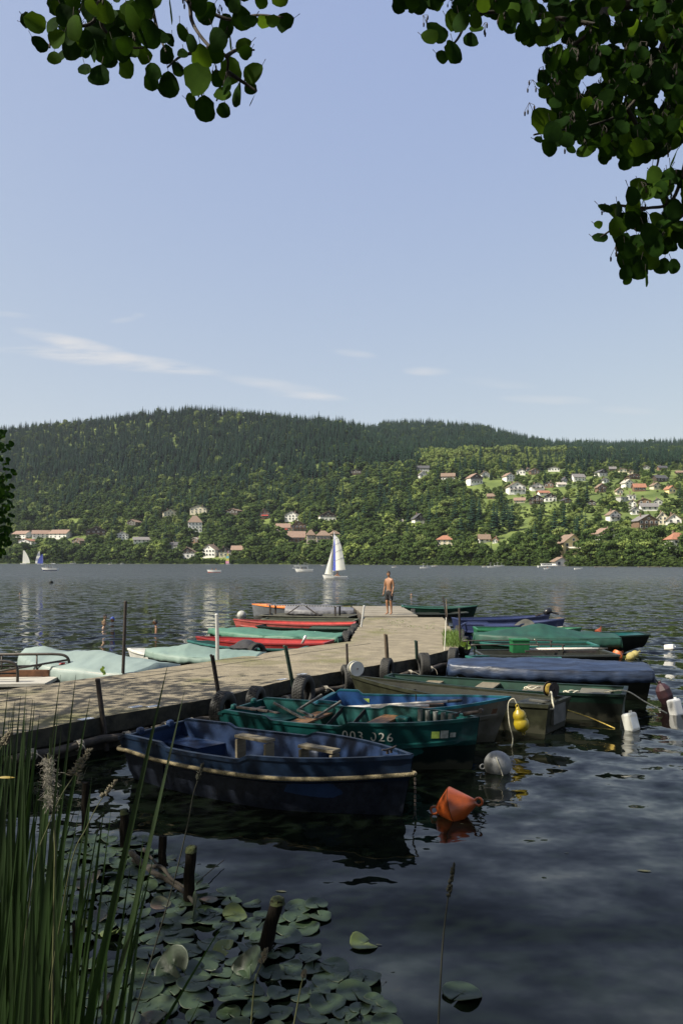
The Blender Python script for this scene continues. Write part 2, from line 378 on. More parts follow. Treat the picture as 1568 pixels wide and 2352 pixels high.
    for r in range(nr):
        zc = .6 + (r + .5) * (ea - .6) / nr
        for i in range(nw):
            xc = (i + .5) / nw * w - x; ws = min(1.5, w / nw * .45)
            f = MB(); f.box((xc, -y - .24, zc), (ws + .35, .12, wh + .3)); fo = f.build('window', white, o)
            g_ = MB(); g_.box((xc, -y - .31, zc), (ws, .06, wh)); g_.build('pane', glass, fo)
    for i in (-1, 1):
        f = MB(); f.box((x + .08, i * y * .45, ea * .6), (.1, 1.3, wh + .2)); fo = f.build('window', white, o)
        g_ = MB(); g_.box((x + .15, i * y * .45, ea * .6), (.06, 1.0, wh)); g_.build('pane', glass, fo)
    if style == 'gable' and hh - ea > 2.2:
        f = MB(); f.box((0, -y - .08, ea + (hh - ea) * .3), (1.5, .12, 1.5)); fo = f.build('window', white, o)
        g_ = MB(); g_.box((0, -y - .15, ea + (hh - ea) * .3), (1.1, .06, 1.2)); g_.build('pane', glass, fo)
    if balc:
        b_ = MB(); zb_ = ea * .52; b_.box((0, -y - .9, zb_), (w * .8, 1.5, .18))
        b_.box((0, -y - 1.6, zb_ + .95), (w * .8, .1, .12))
        for i in range(14): b_.box((-w * .4 + w * .8 * i / 13, -y - 1.6, zb_ + .5), (.08, .08, .9))
        b_.build('balcony', wm('d' if wall != 'd' else 'b'), o)
    if awn:
        a = MB(); a.add([(-x * .7, -y - .2, ea * .62), (x * .7, -y - .2, ea * .62), (x * .7, -y - 2.4, ea * .5), (-x * .7, -y - 2.4, ea * .5)], [(0, 1, 2, 3)])
        a.add([(-x * .7, -y - .2, ea * .62 - .1), (x * .7, -y - .2, ea * .62 - .1), (x * .7, -y - 2.4, ea * .5 - .1), (-x * .7, -y - 2.4, ea * .5 - .1)], [(3, 2, 1, 0)])
        a.build('awning', mat('awning_' + awn, {'red': (.55, .07, .05), 'cream': (.8, .75, .6)}[awn], .8), o)
    return o
HL = [
 ('A',120,300,560,500,'side','w','t','leftmost of the three terraced blocks with red tiled roofs'),
 ('A',290,455,560,495,'side','w','t','middle one of the three terraced blocks with red tiled roofs'),
 ('A',450,650,560,490,'side','w','t','rightmost of the three terraced blocks with red tiled roofs'),
 ('A',170,330,625,570,'gable','w','o','low white gabled house with red roof below the terraced blocks'),
 ('A',775,960,555,460,'gable','d','n','big dark timber chalet right of the terraced blocks',None,.25,None,True),
 ('A',1042,1160,580,505,'gable','w','g','white gabled house right of the big dark chalet'),
 ('A',1190,1350,610,555,'side','w','g','low white house with slate roof right of the white gabled house on the left shore'),
 ('A',1150,1260,450,400,'gable','d','n','small dark chalet at the forest edge above the white gabled house'),
 ('A',660,760,612,565,'gable','b','n','brown roofed cottage half hidden by shore trees below the big dark chalet'),
 ('B',0,125,345,285,'gable','c','n','cream chalet with brown roof at the forest edge, left of the grey roofed cream one'),
 ('B',235,385,330,255,'gable','c','g','cream house with grey roof above the white villa'),
 ('B',210,335,465,340,'hip','w','n','tall white villa with steep brown hipped roof',None,.2,None,False,3),
 ('B',60,150,612,560,'side','w','k','low house with nearly black roof below and left of the white villa'),
 ('B',160,280,682,605,'gable','w','n','shore house with black timber gable over a white ground floor','d',.0),
 ('B',345,470,675,580,'gable','w','n','tall white shore house with brown roof left of the rainbow sail',None,-.3,None,False,3),
 ('B',470,585,672,600,'gable','c','k','small chalet with dark gable just left of the rainbow sail','d'),
 ('B',575,690,645,590,'side','d','t','dark house with flat red tiled roof right of the rainbow sail'),
 ('B',812,900,360,285,'gable','b','k','small dark chalet with red awning at the forest edge',None,.1,'red'),
 ('B',1025,1150,372,305,'gable','w','g','white gabled house right of the chalet with the red awning'),
 ('B',1303,1450,377,305,'gable','w','n','white chalet with black gable at the forest edge above the big sail','d',.15),
 ('B',945,1075,470,405,'side','c','t','long red roofed house with red awning left of the balconied chalet',None,0,'red'),
 ('B',1070,1205,470,385,'gable','b','n','dark balconied chalet above the lakeside inn',None,.1,None,True),
 ('B',1040,1200,562,470,'side','b','t','lakeside inn with wide red tiled roof and glazed terrace',None,.02,None,True),
 ('B',1203,1275,552,458,'hip','s','n','stone villa wing with pointed roof next to the red roofed inn'),
 ('B',1278,1408,557,465,'hip','s','n','stone villa with tall windows left of the big sail top',None,.05,None,True),
 ('B',1402,1475,525,465,'hip','s','n','stone turret house rising just behind the top of the big sail'),
 ('B',245,320,567,522,'gable','b','l','small tan roofed house between the white villa and the shore'),
 ('B',548,665,325,283,'gable','d','n','dark chalet half hidden in trees, right of the grey roofed cream house'),
 ('C',700,825,197,140,'side','g','k','grey house with dark roof, the highest on its hill spur'),
 ('C',722,800,252,190,'gable','w','g','white gabled house just below the highest grey house'),
 ('C',920,1055,266,207,'side','w','n','brown and white long house on the slope right of the spur','b'),
 ('C',1155,1285,300,213,'gable','w','t','large chalet with dark gable and red roof near the tall fir','d',.3,None,True),
 ('C',1282,1355,245,190,'gable','w','n','white gabled house immediately left of the tall dark fir'),
 ('C',118,228,222,175,'gable','d','k','dark cabin alone inside the hillside forest'),
 ('C',518,583,657,618,'side','c','l','tiny open pavilion in the trees right of the big sail'),
 ('C',668,785,677,568,'gable','w','k','black and white gabled house in the trees above the standing man','d',.25),
 ('C',885,1035,856,765,'hip','c','o','cream house with pyramid red roof near the shore, right of the man'),
 ('C',1255,1362,822,755,'side','w','n','white house with brown roof beside the small orange roofed shed'),
 ('C',1385,1435,828,790,'gable','w','o','small orange roofed shed right of the white house near the shore'),
 ('C',1337,1412,422,390,'side','b','n','low brown roof in the trees below the village'),
 ('E',25,115,270,198,'gable','w','t','small white house with two red roofs left in the village'),
 ('E',52,208,370,276,'gable','w','n','three storey white house with long balconies left in the village',None,.05,None,True,3),
 ('E',135,215,206,163,'gable','w','g','white gabled house in the top left row of the village'),
 ('E',216,262,186,153,'gable','w','t','tiny red roofed house in the top left row of the village'),
 ('E',245,328,206,160,'gable','b','n','brown gabled chalet in the top left row of the village'),
 ('E',405,508,190,147,'gable','w','g','white house standing above an open lawn in the upper village',None,-.2),
 ('E',250,370,347,285,'gable','w','g','wide grey and white gabled house left of centre in the village',None,.0,None,True),
 ('E',375,458,330,270,'gable','b','k','dark barn like house right of the wide grey gabled house'),
 ('E',315,418,380,348,'side','w','o','low bright red roofed bungalow in the village'),
 ('E',372,478,432,372,'gable','w','k','white chalet with dark roof beside the big dark chalet','d'),
 ('E',248,368,467,385,'gable','d','k','big dark chalet at the lower left edge of the village',None,-.1,None,True),
 ('E',115,213,437,408,'side','c','t','long low red roofed house at the lower left edge of the village'),
 ('E',522,600,457,418,'gable','b','k','small dark roofed cabin at the lower edge of the village'),
 ('E',748,820,480,430,'gable','d','k','small black gabled cabin in the middle of the lower village'),
 ('E',603,722,266,205,'side','w','g','long white house with grey roof left of the big dark oak'),
 ('E',527,568,277,235,'gable','g','k','narrow grey house left of the long white one'),
 ('E',478,560,322,280,'side','w','l','low white house with pale roof in the village centre'),
 ('E',815,908,217,170,'gable','w','k','white chalet with black gable in the upper village','d'),
 ('E',868,925,279,240,'gable','w','k','little white gabled house below the black gabled chalet'),
 ('E',817,898,362,290,'gable','b','n','tall brown chalet in the village centre',None,.1,None,True),
 ('E',925,990,168,143,'side','b','g','grey roofed barn in the top row of the village'),
 ('E',1010,1078,191,157,'gable','c','t','small cream house with red roof in the top row of the village'),
 ('E',1078,1185,252,203,'gable','b','n','wide brown chalet in the upper right village',None,0,None,True),
 ('E',1092,1150,206,175,'gable','c','t','small house with red gable just above the wide brown chalet'),
 ('E',1042,1128,311,252,'gable','w','l','white box shaped house with many windows in the right village',None,.25,None,False,3),
 ('E',1130,1242,342,288,'side','b','o','long barn with bright orange roof in the right village'),
 ('E',1000,1085,427,380,'flat','g','l','modern flat roofed grey bungalow below the orange barn'),
 ('E',1088,1155,415,362,'flat','w','l','modern white cube house with flat roof'),
 ('E',985,1045,380,325,'gable','c','t','small cream house left of the little fir in the right village'),
 ('E',1115,1185,556,487,'gable','w','g','white gabled cottage left of the long grey roofed house'),
 ('E',1188,1345,522,455,'side','w','g','long house with large grey roof in the right village',None,-.1),
 ('E',1095,1165,490,425,'gable','w','n','white gabled house above the white cottage'),
 ('E',912,1018,602,517,'gable','w','n','white gabled house alone with three upper windows below the village',None,.15,None,True),
 ('E',1140,1330,656,556,'gable','b','g','large dark chalet with double grey gables above the dry meadow',None,.1,None,True),
 ('E',1420,1545,638,545,'gable','w','n','big white gabled house with balcony near the right edge',None,-.25,None,True),
 ('E',1348,1425,612,530,'gable','c','l','cream gabled house left of the big white one near the right edge'),
 ('E',1414,1490,366,307,'gable','y','o','pale yellow house with orange roof near the right edge'),
 ('E',1288,1368,330,280,'gable','c','n','cream chalet between the orange barn and the pale yellow house'),
 ('E',1300,1425,272,215,'side','d','k','dark wide chalet in the upper right village'),
 ('E',1342,1425,166,135,'side','b','k','grey roofed chalet in the top right row of the village'),
 ('E',1220,1276,161,140,'gable','g','g','tiny grey house in the top right row of the village'),
 ('E',1500,1568,206,178,'side','d','n','dark house at the right edge in the top row'),
 ('E',1428,1590,858,708,'hip','w','o','big white house with bright orange roof at the right edge of the shore',None,.1,None,False,3),
 ('E',815,995,795,668,'gable','w','t','tall grey and white house behind a dark tree left of the meadow','g',.35),
 ('E',487,688,886,725,'gable','y','n','yellow house with dark gable and balcony above the boathouse',None,.22,'cream',True,3),
 ('E',447,573,1000,918,'gable','w','n','white boathouse standing right at the water',None,.12),
 ('E',1310,1388,462,415,'gable','g','g','grey gabled house at the far right of the lower village'),
 ('E',1178,1290,456,415,'gable','b','n','brown gabled chalet above the long grey roofed house')]
for a in HL: house(*a)

# ---------------------------------------------------------------- trees
leaf_far = mat('broad_foliage', (.055, .092, .022), .8, scale=.35, col2=(.016, .035, .010), detail=3, spec=.1, objrand=.5, obj2=(.095, .13, .035))
fir_far = mat('fir_foliage', (.024, .052, .030), .85, scale=.4, col2=(.009, .023, .015), detail=3, spec=.05, objrand=.6, obj2=(.026, .050, .030))
light_far = mat('birch_foliage', (.19, .24, .055), .8, scale=.4, col2=(.10, .15, .035), detail=3, spec=.15, objrand=.5, obj2=(.10, .12, .05))
dead_far = mat('dead_wood', (.25, .22, .18), .9, .3, 1)
bark = mat('bark', (.06, .045, .03), .9, .4, 6, bump=.02, bscale=12)
ra = np.random.RandomState(3)
def quads(c, nrm, size, asp=1.3):
    """leaf sprays: one slightly bent quad per centre"""
    n = len(c); t = ra.randn(n, 3); nrm = nrm / (np.linalg.norm(nrm, axis=1, keepdims=True) + 1e-6)
    a = np.cross(nrm, t); a /= np.linalg.norm(a, axis=1, keepdims=True) + 1e-6; b = np.cross(nrm, a)
    s = (size * (.6 + .8 * ra.rand(n)))[:, None] if np.ndim(size) == 0 else size[:, None]
    a = a * s * .5; b = b * s * .5 * asp
    v = np.stack([c - a - b * .6, c + a - b, c + a * .8 + b, c - a + b * .7], 1).reshape(-1, 3)
    return v, np.arange(n * 4).reshape(-1, 4)
def mesh_np(name, v, f, mats, mi=None, smooth=False):
    me = bpy.data.meshes.new(name); k = f.shape[1]
    me.vertices.add(len(v)); me.vertices.foreach_set('co', np.asarray(v, dtype=np.float32).ravel())
    me.loops.add(f.size); me.loops.foreach_set('vertex_index', f.astype(np.int32).ravel())
    me.polygons.add(len(f)); me.polygons.foreach_set('loop_start', (np.arange(len(f)) * k).astype(np.int32))
    for m_ in (mats if isinstance(mats, (list, tuple)) else [mats]): me.materials.append(m_)
    if mi is not None: me.polygons.foreach_set('material_index', np.asarray(mi, dtype=np.int32))
    me.update(calc_edges=True); me.validate(); return me
def broad_mesh(i, m_, nq=900, wid=.42, low=.12, q=1.05):
    """crown of a broadleaf tree 10 m tall: leaf sprays on uneven clumps"""
    nc = 22 + i * 3; cen = []
    for k in range(nc):
        z = low + (1 - low) * ra.rand() ** .85; prof = wid * math.sin(math.pi * min(1, max(.08, (z - low) / (1 - low) * .82 + .14))) ** .7
        th = ra.rand() * 6.283; r = prof * (.35 + .65 * ra.rand() ** .5); cen.append((r * math.cos(th), r * math.sin(th), z, (.09 + .09 * ra.rand())))
    C_, N_ = [], []
    for (x, y, z, rr) in cen:
        k = int(nq / nc * (rr / .13) ** 1.6); d = ra.randn(k, 3); d[:, 2] = np.abs(d[:, 2]) * .9 - .25; d /= np.linalg.norm(d, axis=1, keepdims=True)
        C_.append(np.array([x, y, z]) + d * rr * (.75 + .35 * ra.rand(k, 1)) * np.array([1.15, 1.15, .85])); N_.append(d + .45 * ra.randn(k, 3))
    c = np.concatenate(C_) * 10; nn_ = np.concatenate(N_)
    v, f = quads(c, nn_, q * .62); return mesh_np('crown', v, f, m_)
def fir_mesh(i, m_, tiers=13, wid=.17):
    """spruce crown 10 m tall: drooping boughs in whorls"""
    vs, fs = [], []
    for k in range(tiers):
        s = k / (tiers - 1); z = .08 + .90 * s; r = wid * (1 - s) ** .85 + .012
        nb = 9 if s < .6 else 7
        for j in range(nb):
            th = 6.283 * (j + ra.rand() * .7) / nb + k; rr = r * (.65 + .55 * ra.rand()); dz = -.055 * (1.1 - s) * (.6 + ra.rand() * .8)
            c_, s_ = math.cos(th), math.sin(th); w_ = rr * .42 + .006; b = len(vs)
            vs += [(0, 0, z + .035), (c_ * rr * .55 - s_ * w_, s_ * rr * .55 + c_ * w_, z + dz * .6), (c_ * rr, s_ * rr, z + dz), (c_ * rr * .55 + s_ * w_, s_ * rr * .55 - c_ * w_, z + dz * .6)]
            fs.append((b, b + 1, b + 2, b + 3))
    b = len(vs); vs += [(0, 0, 1.02), (.012, 0, .9), (-.006, .01, .9), (-.006, -.01, .9)]; fs += [(b, b + 1, b + 2, b + 3)]
    return mesh_np('crown', np.array(vs) * 10, np.array(fs), m_)
def trunk_mesh(h, r):
    mb = MB(); mb.tube([(0, 0, -1.5), (.05, 0, h * .4), (0, .05, h)], [r, r * .8, r * .3], 6); return mb.mesh('trunk', bark)
def dead_mesh():
    mb = MB(); mb.tube([(0, 0, 0), (0, 0, 10)], [.14, .02], 5)
    for k in range(34):
        z = 2.5 + 7 * ra.rand(); th = ra.rand() * 6.28; L = (10.5 - z) * .16 + .2
        mb.tube([(0, 0, z), (math.cos(th) * L, math.sin(th) * L, z + L * .1)], [.035, .012], 3)
    return mb.mesh('trunk', dead_far)
BM = [broad_mesh(0, leaf_far, 2600, q=.72), broad_mesh(1, leaf_far, 2600, .36, .08, .7), broad_mesh(2, leaf_far, 2600, .5, .1, .75), broad_mesh(1, leaf_far, 2000, .27, .05, .7), broad_mesh(2, leaf_far, 2800, .44, .02, .7)]
LM = [broad_mesh(0, light_far), broad_mesh(1, light_far, 800, .33, .06)]
FM = [fir_mesh(0, fir_far, 13, .19), fir_mesh(1, fir_far, 15, .15), fir_mesh(2, fir_far, 12, .22)]
TB = trunk_mesh(6.0, .22); TF = trunk_mesh(9.0, .14); DM = dead_mesh()

def zone(px, py):
    """share of conifers and tree density by place on the hillside, read from the photo"""
    n1 = noise.noise(Vector((px / 60, py / 34, 1.7)))
    spur = 900 + (py - 1000) * 1.0                            # right flank of the big wooded hill
    if px < spur or py < 1000:
        if py < 1120 - .03 * px + 40 * n1: cf = .93 if n1 < .6 else .5
        elif py < 1175 + 22 * n1: cf = .42
        else: cf = .10
        if py < 1230 and px > 740 and py > 1080: cf = .25
        return cf, 1.0, (.25 if n1 > .1 else .08)
    if py < 1046 + 10 * n1: return .96, 1.0, .02
    if py < 1082 and px < 1300: return .06, 1.0, .75           # pale young wood above the village
    if py < 1082: return .3, .8, .3
    return .24, (.42 if py < 1165 and px > 1080 else .85), .3
def meadow(px, py):
    for (cx_, cy_, a, b) in [(170, 1203, 95, 10), (275, 1206, 26, 6), (1490, 1211, 38, 11), (1195, 1236, 55, 14), (1300, 1087, 28, 6), (1320, 1130, 14, 5), (195, 1239, 60, 8), (640, 1216, 40, 6), (1440, 1190, 60, 6), (1060, 1075, 22, 5), (1130, 1122, 60, 5), (690, 1262, 60, 4), (1530, 1176, 50, 5)]:
        if ((px - cx_) / a) ** 2 + ((py - cy_) / b) ** 2 < 1: return True
    return False
trees = []
ra2 = np.random.RandomState(11)
def hides(px, d, top, base, rad, ignore=.0):
    for (l_, r_, b_, t_, hd) in HR:
        if d < hd + 6 and px + rad * .75 > l_ and px - rad * .75 < r_ and top < b_ - (b_ - t_) * .27 and base > t_: return True
        if abs(d - hd) < 9 and px + rad * .4 > l_ and px - rad * .4 < r_: return True
    return False
cnt = 0; target = 17500; grid_seen = {}
while cnt < 60000 and len(trees) < target:
    cnt += 1
    px = ra2.uniform(-60, 1640); d = math.sqrt(ra2.uniform(370 ** 2, 2360 ** 2))
    c = column(px)
    if d < c[0][0] + 5 or d > c[-1][0] - 20: continue
    py = row_at(px, d)
    cf, dens, lt = zone(px, py)
    if px < 870 and d > c[-2][0] + 60: continue
    if ra2.rand() > dens or meadow(px, py): continue
    con = ra2.rand() < cf
    hgt = ra2.uniform(17, 26) if con else ra2.uniform(8, 16.5)
    if not con and px > 1080 and 1050 < py < 1260: hgt *= .58
    if d < c[0][0] + 60: hgt = ra2.uniform(8, 15) * (1.1 if px < 900 else .95)
    if con and ra2.rand() < .03: hgt *= 1.2
    if con and d > 1500: hgt *= .85
    kind = 'F' if con else ('L' if ra2.rand() < lt else 'B')
    if not con and 1150 > py > 1080 and 700 < px < 850 and ra2.rand() < .12: kind = 'D'
    sc = d / F; top = py - hgt / sc; rad = hgt * (.17 if con else .36) / sc
    cell = (round(px / 700 * 900 * sc / 3.2), round(d / (5.0 if con else 6.5)))
    if cell in grid_seen and ra2.rand() < .8: continue
    grid_seen[cell] = 1
    if hides(px, d, top, py, rad):
        hgt = ra2.uniform(2.0, 4.2); kind = 'B' if kind in 'FD' else kind; top = py - hgt / sc; rad = hgt * .4 / sc
        if hides(px, d, top, py, rad): continue
    trees.append((px, d, py, hgt, kind))
# a closed row of trees and bushes along the water's edge
px = -60.0
while px < 1640:
    c = column(px)[0][0]; d = c + ra2.uniform(2, 26); sc = d / F
    hgt = ra2.uniform(9, 17) if px > 960 else ra2.uniform(10, 20)
    if ra2.rand() < .3: hgt *= .5
    if 1258 < px < 1306 : hgt = 2.0
    if not hides(px, d, row_at(px, d) - hgt / sc, row_at(px, d), hgt * .3 / sc): trees.append((px, d, row_at(px, d), hgt, 'L' if ra2.rand() < .12 else 'B'))
    elif px < 1258 or px > 1306: trees.append((px, c + 3, row_at(px, c + 3), ra2.uniform(3, 5.5), 'B'))
    px += ra2.uniform(4, 11)
px = -60.0
while px < 1640:                                         # low bushes overhanging the water
    d = column(px)[0][0] + ra2.uniform(-1.0, 3.0)
    if not (1262 < px < 1304): trees.append((px, d, row_at(px, d), ra2.uniform(2.2, 5.2), 'B'))
    px += ra2.uniform(3, 7)
# tall trees of their own that the photo shows
for (px_, by, h_px, kd) in [(1228, 1262, 68, 'F'), (1212, 1262, 50, 'F'), (1128, 1104, 30, 'F'), (1048, 1252, 45, 'F'), (640, 1262, 50, 'B'), (1335, 1206, 40, 'F'), (1318, 1216, 34, 'F'), (1408, 1258, 48, 'B'), (1390, 1262, 40, 'B'),
                            (1305, 1088, 17, 'B'), (1200, 1116, 22, 'B'), (490, 1240, 45, 'F'), (480, 1245, 40, 'B'), (70, 1210, 42, 'B'), (585, 1285, 50, 'B'), (575, 1240, 40, 'B'), (935, 1245, 42, 'F'), (908, 1248, 36, 'F'), (1440, 1290, 50, 'B'), (1530, 1296, 52, 'B'), (1395, 1295, 46, 'B'), (1565, 1290, 44, 'B'),
                            (740, 1290, 38, 'B'), (690, 1290, 36, 'B'), (845, 1290, 44, 'B'), (800, 1288, 40, 'B'), (1160, 1292, 46, 'B'), (1110, 1292, 44, 'B'), (1320, 1290, 30, 'B')]:
    d = dist_at(px_, by); trees.append((px_, d, by, h_px * d / F, kd))
print('trees', len(trees))
trees.sort(key=lambda q: -q[3] / q[1])
near = {}
for k, q in enumerate(trees): near.setdefault(q[4], []).append(q)
TALL = {'B': BM, 'L': LM, 'F': FM, 'D': [DM]}
def place(px):
    for lim, w in ((100, 'by the terraces'), (200, 'by the dark chalet'), (330, 'left of the villa'), (400, 'near the villa'), (520, 'left of rainbow sail'), (620, 'right of rainbow sail'), (740, 'by the red roofed inn'), (840, 'right of big sail'), (930, 'above the standing man'), (1080, 'by the pyramid roof'), (1230, 'left of the tall fir'), (1340, 'near the boathouse'), (1460, 'below the dry meadow')):
        if px < lim: return w
    return 'near the right edge'
def band(px, py): return 'at the water' if py > 1280 else 'just above the shore' if py > 1250 else 'on the lower slope' if py > 1190 else 'high up'
INFO = {'B': ('broadleaf_tree', 'green round broadleaf tree', 'broadleaf trees'), 'L': ('pale_broadleaf_tree', 'pale yellowish broadleaf tree', 'pale broadleaf trees'), 'F': ('fir_tree', 'dark pointed fir tree', 'fir trees'), 'D': ('dead_tree', 'bare grey dead tree', 'bare dead trees')}
srcs = {}
LIM = {'B': 300, 'L': 110, 'F': 290, 'D': 40}
for kd, lst in near.items():
    nm, lb, gp = INFO[kd]
    for i, (px, d, py, hg, _) in enumerate(lst[:LIM[kd]]):
        q = ground(px, d); bush = hg < 6 and kd != 'F'
        lab = (('tall ' if hg > (19 if kd == 'F' else 13) else 'low ' if hg < (16 if kd == 'F' else 8) else 'middling ') + lb if not bush else ('tiny' if hg < 3 else 'low') + ' rounded bush') + ' ' + band(px, py) + ' ' + place(px)
        o = thing(nm if not bush else 'bush', lab, 'tree' if not bush else 'bush', (q.x, q.y, q.z - .4), ra2.uniform(0, 6.28), (gp if not bush else 'bushes') + ' ' + band(px, py) + ' ' + place(px))
        s = hg / 10; o.scale = (s * ra2.uniform(.9, 1.15) * (1.25 if bush else 1), s * ra2.uniform(.9, 1.15) * (1.25 if bush else 1), s)
        ms = TALL[kd]; me = ms[i % len(ms)]
        if kd == 'D':
            c = bpy.data.objects.new('trunk', me); COL.objects.link(c); c.parent = o; continue
        c = bpy.data.objects.new('crown', me); COL.objects.link(c); c.parent = o; srcs.setdefault(me.name, c)
        t_ = bpy.data.objects.new('trunk', TF if kd == 'F' else TB); COL.objects.link(t_); t_.parent = o
# all the other trees of a kind: one object of points, each point carries a crown
def forest(name, label, cat, lst, meshes):
    pts = []; sc_ = []; rz_ = []; ix = []
    for (px, d, py, hg, _) in lst:
        q = ground(px, d); pts.append((q.x, q.y, q.z - .5)); s = hg / 10; sc_.append((s * ra2.uniform(.88, 1.2), s * ra2.uniform(.88, 1.2), s)); rz_.append((0, 0, ra2.uniform(0, 6.28))); ix.append(ra2.randint(len(meshes)))
    me = bpy.data.meshes.new(name); me.from_pydata(pts, [], [])
    for nm_, tp, data in (('scl', 'FLOAT_VECTOR', sc_), ('rot', 'FLOAT_VECTOR', rz_)):
        at = me.attributes.new(nm_, tp, 'POINT'); at.data.foreach_set('vector', np.array(data, dtype=np.float32).ravel())
    at = me.attributes.new('idx', 'INT', 'POINT'); at.data.foreach_set('value', np.array(ix, dtype=np.int32))
    o = bpy.data.objects.new(name, me); COL.objects.link(o); tag(o, label, cat, None, 'stuff')
    g = bpy.data.node_groups.new(name, 'GeometryNodeTree'); g.interface.new_socket('Geometry', in_out='INPUT', socket_type='NodeSocketGeometry'); g.interface.new_socket('Geometry', in_out='OUTPUT', socket_type='NodeSocketGeometry')
    n_ = g.nodes; l_ = g.links; gi = n_.new('NodeGroupInput'); go = n_.new('NodeGroupOutput'); iop = n_.new('GeometryNodeInstanceOnPoints'); gj = n_.new('GeometryNodeGeometryToInstance')
    for me_ in reversed(meshes):
        oi = n_.new('GeometryNodeObjectInfo'); oi.inputs['Object'].default_value = srcs[me_.name]; oi.transform_space = 'ORIGINAL'; l_.new(oi.outputs['Geometry'], gj.inputs[0])
    def at_(nm_, tp):
        a = n_.new('GeometryNodeInputNamedAttribute'); a.data_type = tp; a.inputs[0].default_value = nm_; return a.outputs[0]
    l_.new(gi.outputs[0], iop.inputs['Points']); l_.new(gj.outputs[0], iop.inputs['Instance']); iop.inputs['Pick Instance'].default_value = True
    l_.new(at_('idx', 'INT'), iop.inputs['Instance Index']); l_.new(at_('rot', 'FLOAT_VECTOR'), iop.inputs['Rotation']); l_.new(at_('scl', 'FLOAT_VECTOR'), iop.inputs['Scale'])
    l_.new(iop.outputs[0], go.inputs[0]); md = o.modifiers.new('trees', 'NODES'); md.node_group = g; return o
forest('fir_forest', 'dense dark fir forest covering the upper hillsides', 'fir forest', near['F'][LIM['F']:], FM)
forest('broadleaf_forest', 'green broadleaf wood on the lower hillsides', 'broadleaf forest', near['B'][LIM['B']:], BM)
forest('pale_broadleaf_forest', 'pale green young wood above the village', 'broadleaf forest', near['L'][LIM['L']:], LM)

# ---------------------------------------------------------------- haze
HAZE = True
if HAZE:
    hm = bpy.data.materials.new('haze_air'); hm.use_nodes = True; t = hm.node_tree; n = t.nodes
    for k in list(n):
        if k.type == 'BSDF_PRINCIPLED': n.remove(k)
    vp = n.new('ShaderNodeVolumePrincipled'); vp.inputs['Density'].default_value = 0.00004; vp.inputs['Color'].default_value = (.78, .86, 1.0, 1); vp.inputs['Anisotropy'].default_value = .2
    t.links.new(vp.outputs[0], n['Material Output'].inputs['Volume'])
    mb = MB(); mb.box((0, 1250, 218), (6400, 2700, 450)); hz = mb.build('haze', hm); tag(hz, 'thin blue summer haze over the lake', None, None, 'stuff')

# ---------------------------------------------------------------- pier
PZ = .5
conc = mat('pier_concrete', (.265, .23, .165), .95, scale=2.6, col2=(.17, .148, .108), detail=12, bump=.012, bscale=14, spec=.2)
def concrete_moss():
    t = conc.node_tree; n = t.nodes; l = t.links; p = n['Principled BSDF']; src = p.inputs['Base Color'].links[0].from_socket
    c = n.new('ShaderNodeTexCoord'); a = n.new('ShaderNodeTexNoise'); a.inputs['Scale'].default_value = .55; a.inputs['Detail'].default_value = 7; l.new(c.outputs['Object'], a.inputs['Vector'])
    r = n.new('ShaderNodeValToRGB'); r.color_ramp.elements[0].position = .56; r.color_ramp.elements[1].position = .68; l.new(a.outputs['Fac'], r.inputs[0])
    mx = n.new('ShaderNodeMix'); mx.data_type = 'RGBA'; mm = n.new('ShaderNodeMath'); mm.operation = 'MULTIPLY'; mm.inputs[1].default_value = .75
    l.new(r.outputs[0], mm.inputs[0]); l.new(mm.outputs[0], mx.inputs['Factor']); l.new(src, mx.inputs['A']); mx.inputs['B'].default_value = (.13, .13, .05, 1)
    # pebbly aggregate
    v_ = n.new('ShaderNodeTexVoronoi'); v_.inputs['Scale'].default_value = 38; l.new(c.outputs['Object'], v_.inputs['Vector'])
    m2 = n.new('ShaderNodeMix'); m2.data_type = 'RGBA'; m2.blend_type = 'MULTIPLY'; m2.inputs['Factor'].default_value = .3
    r2 = n.new('ShaderNodeValToRGB'); r2.color_ramp.elements[0].color = (1.15, 1.1, 1.0, 1); r2.color_ramp.elements[1].color = (.45, .45, .45, 1); r2.color_ramp.elements[1].position = .75
    l.new(v_.outputs['Distance'], r2.inputs[0]); l.new(mx.outputs['Result'], m2.inputs['A']); l.new(r2.outputs[0], m2.inputs['B']); l.new(m2.outputs['Result'], p.inputs['Base Color'])
    bp = p.inputs['Normal'].links[0].from_node; b2 = n.new('ShaderNodeBump'); b2.inputs['Distance'].default_value = .008; b2.inputs['Strength'].default_value = .8; b2.invert = True
    l.new(v_.outputs['Distance'], b2.inputs['Height']); l.new(bp.outputs[0], b2.inputs['Normal']); l.new(b2.outputs[0], p.inputs['Normal'])
concrete_moss()
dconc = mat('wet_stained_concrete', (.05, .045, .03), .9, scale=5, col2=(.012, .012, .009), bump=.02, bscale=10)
pier = thing('concrete_pier', 'long weathered concrete pier bending out into the lake with moored boats', 'pier')
near_e = [G(-260, 1737, PZ), G(0, 1692, PZ), G(231, 1647, PZ), G(507, 1601, PZ), G(670, 1559, PZ), G(788, 1541, PZ), G(956, 1512, PZ), G(1051, 1488, PZ), G(1051, 1476, PZ), G(1040, 1452, PZ), G(1026, 1431, PZ), G(1016, 1418, PZ)]
far_e = [G(839, 1418, PZ), G(815, 1450, PZ), G(804, 1473, PZ), G(755, 1479, PZ), G(517, 1513, PZ), G(286, 1548, PZ), G(194, 1559, PZ), G(0, 1585, PZ), G(-260, 1622, PZ)]
poly = near_e + far_e
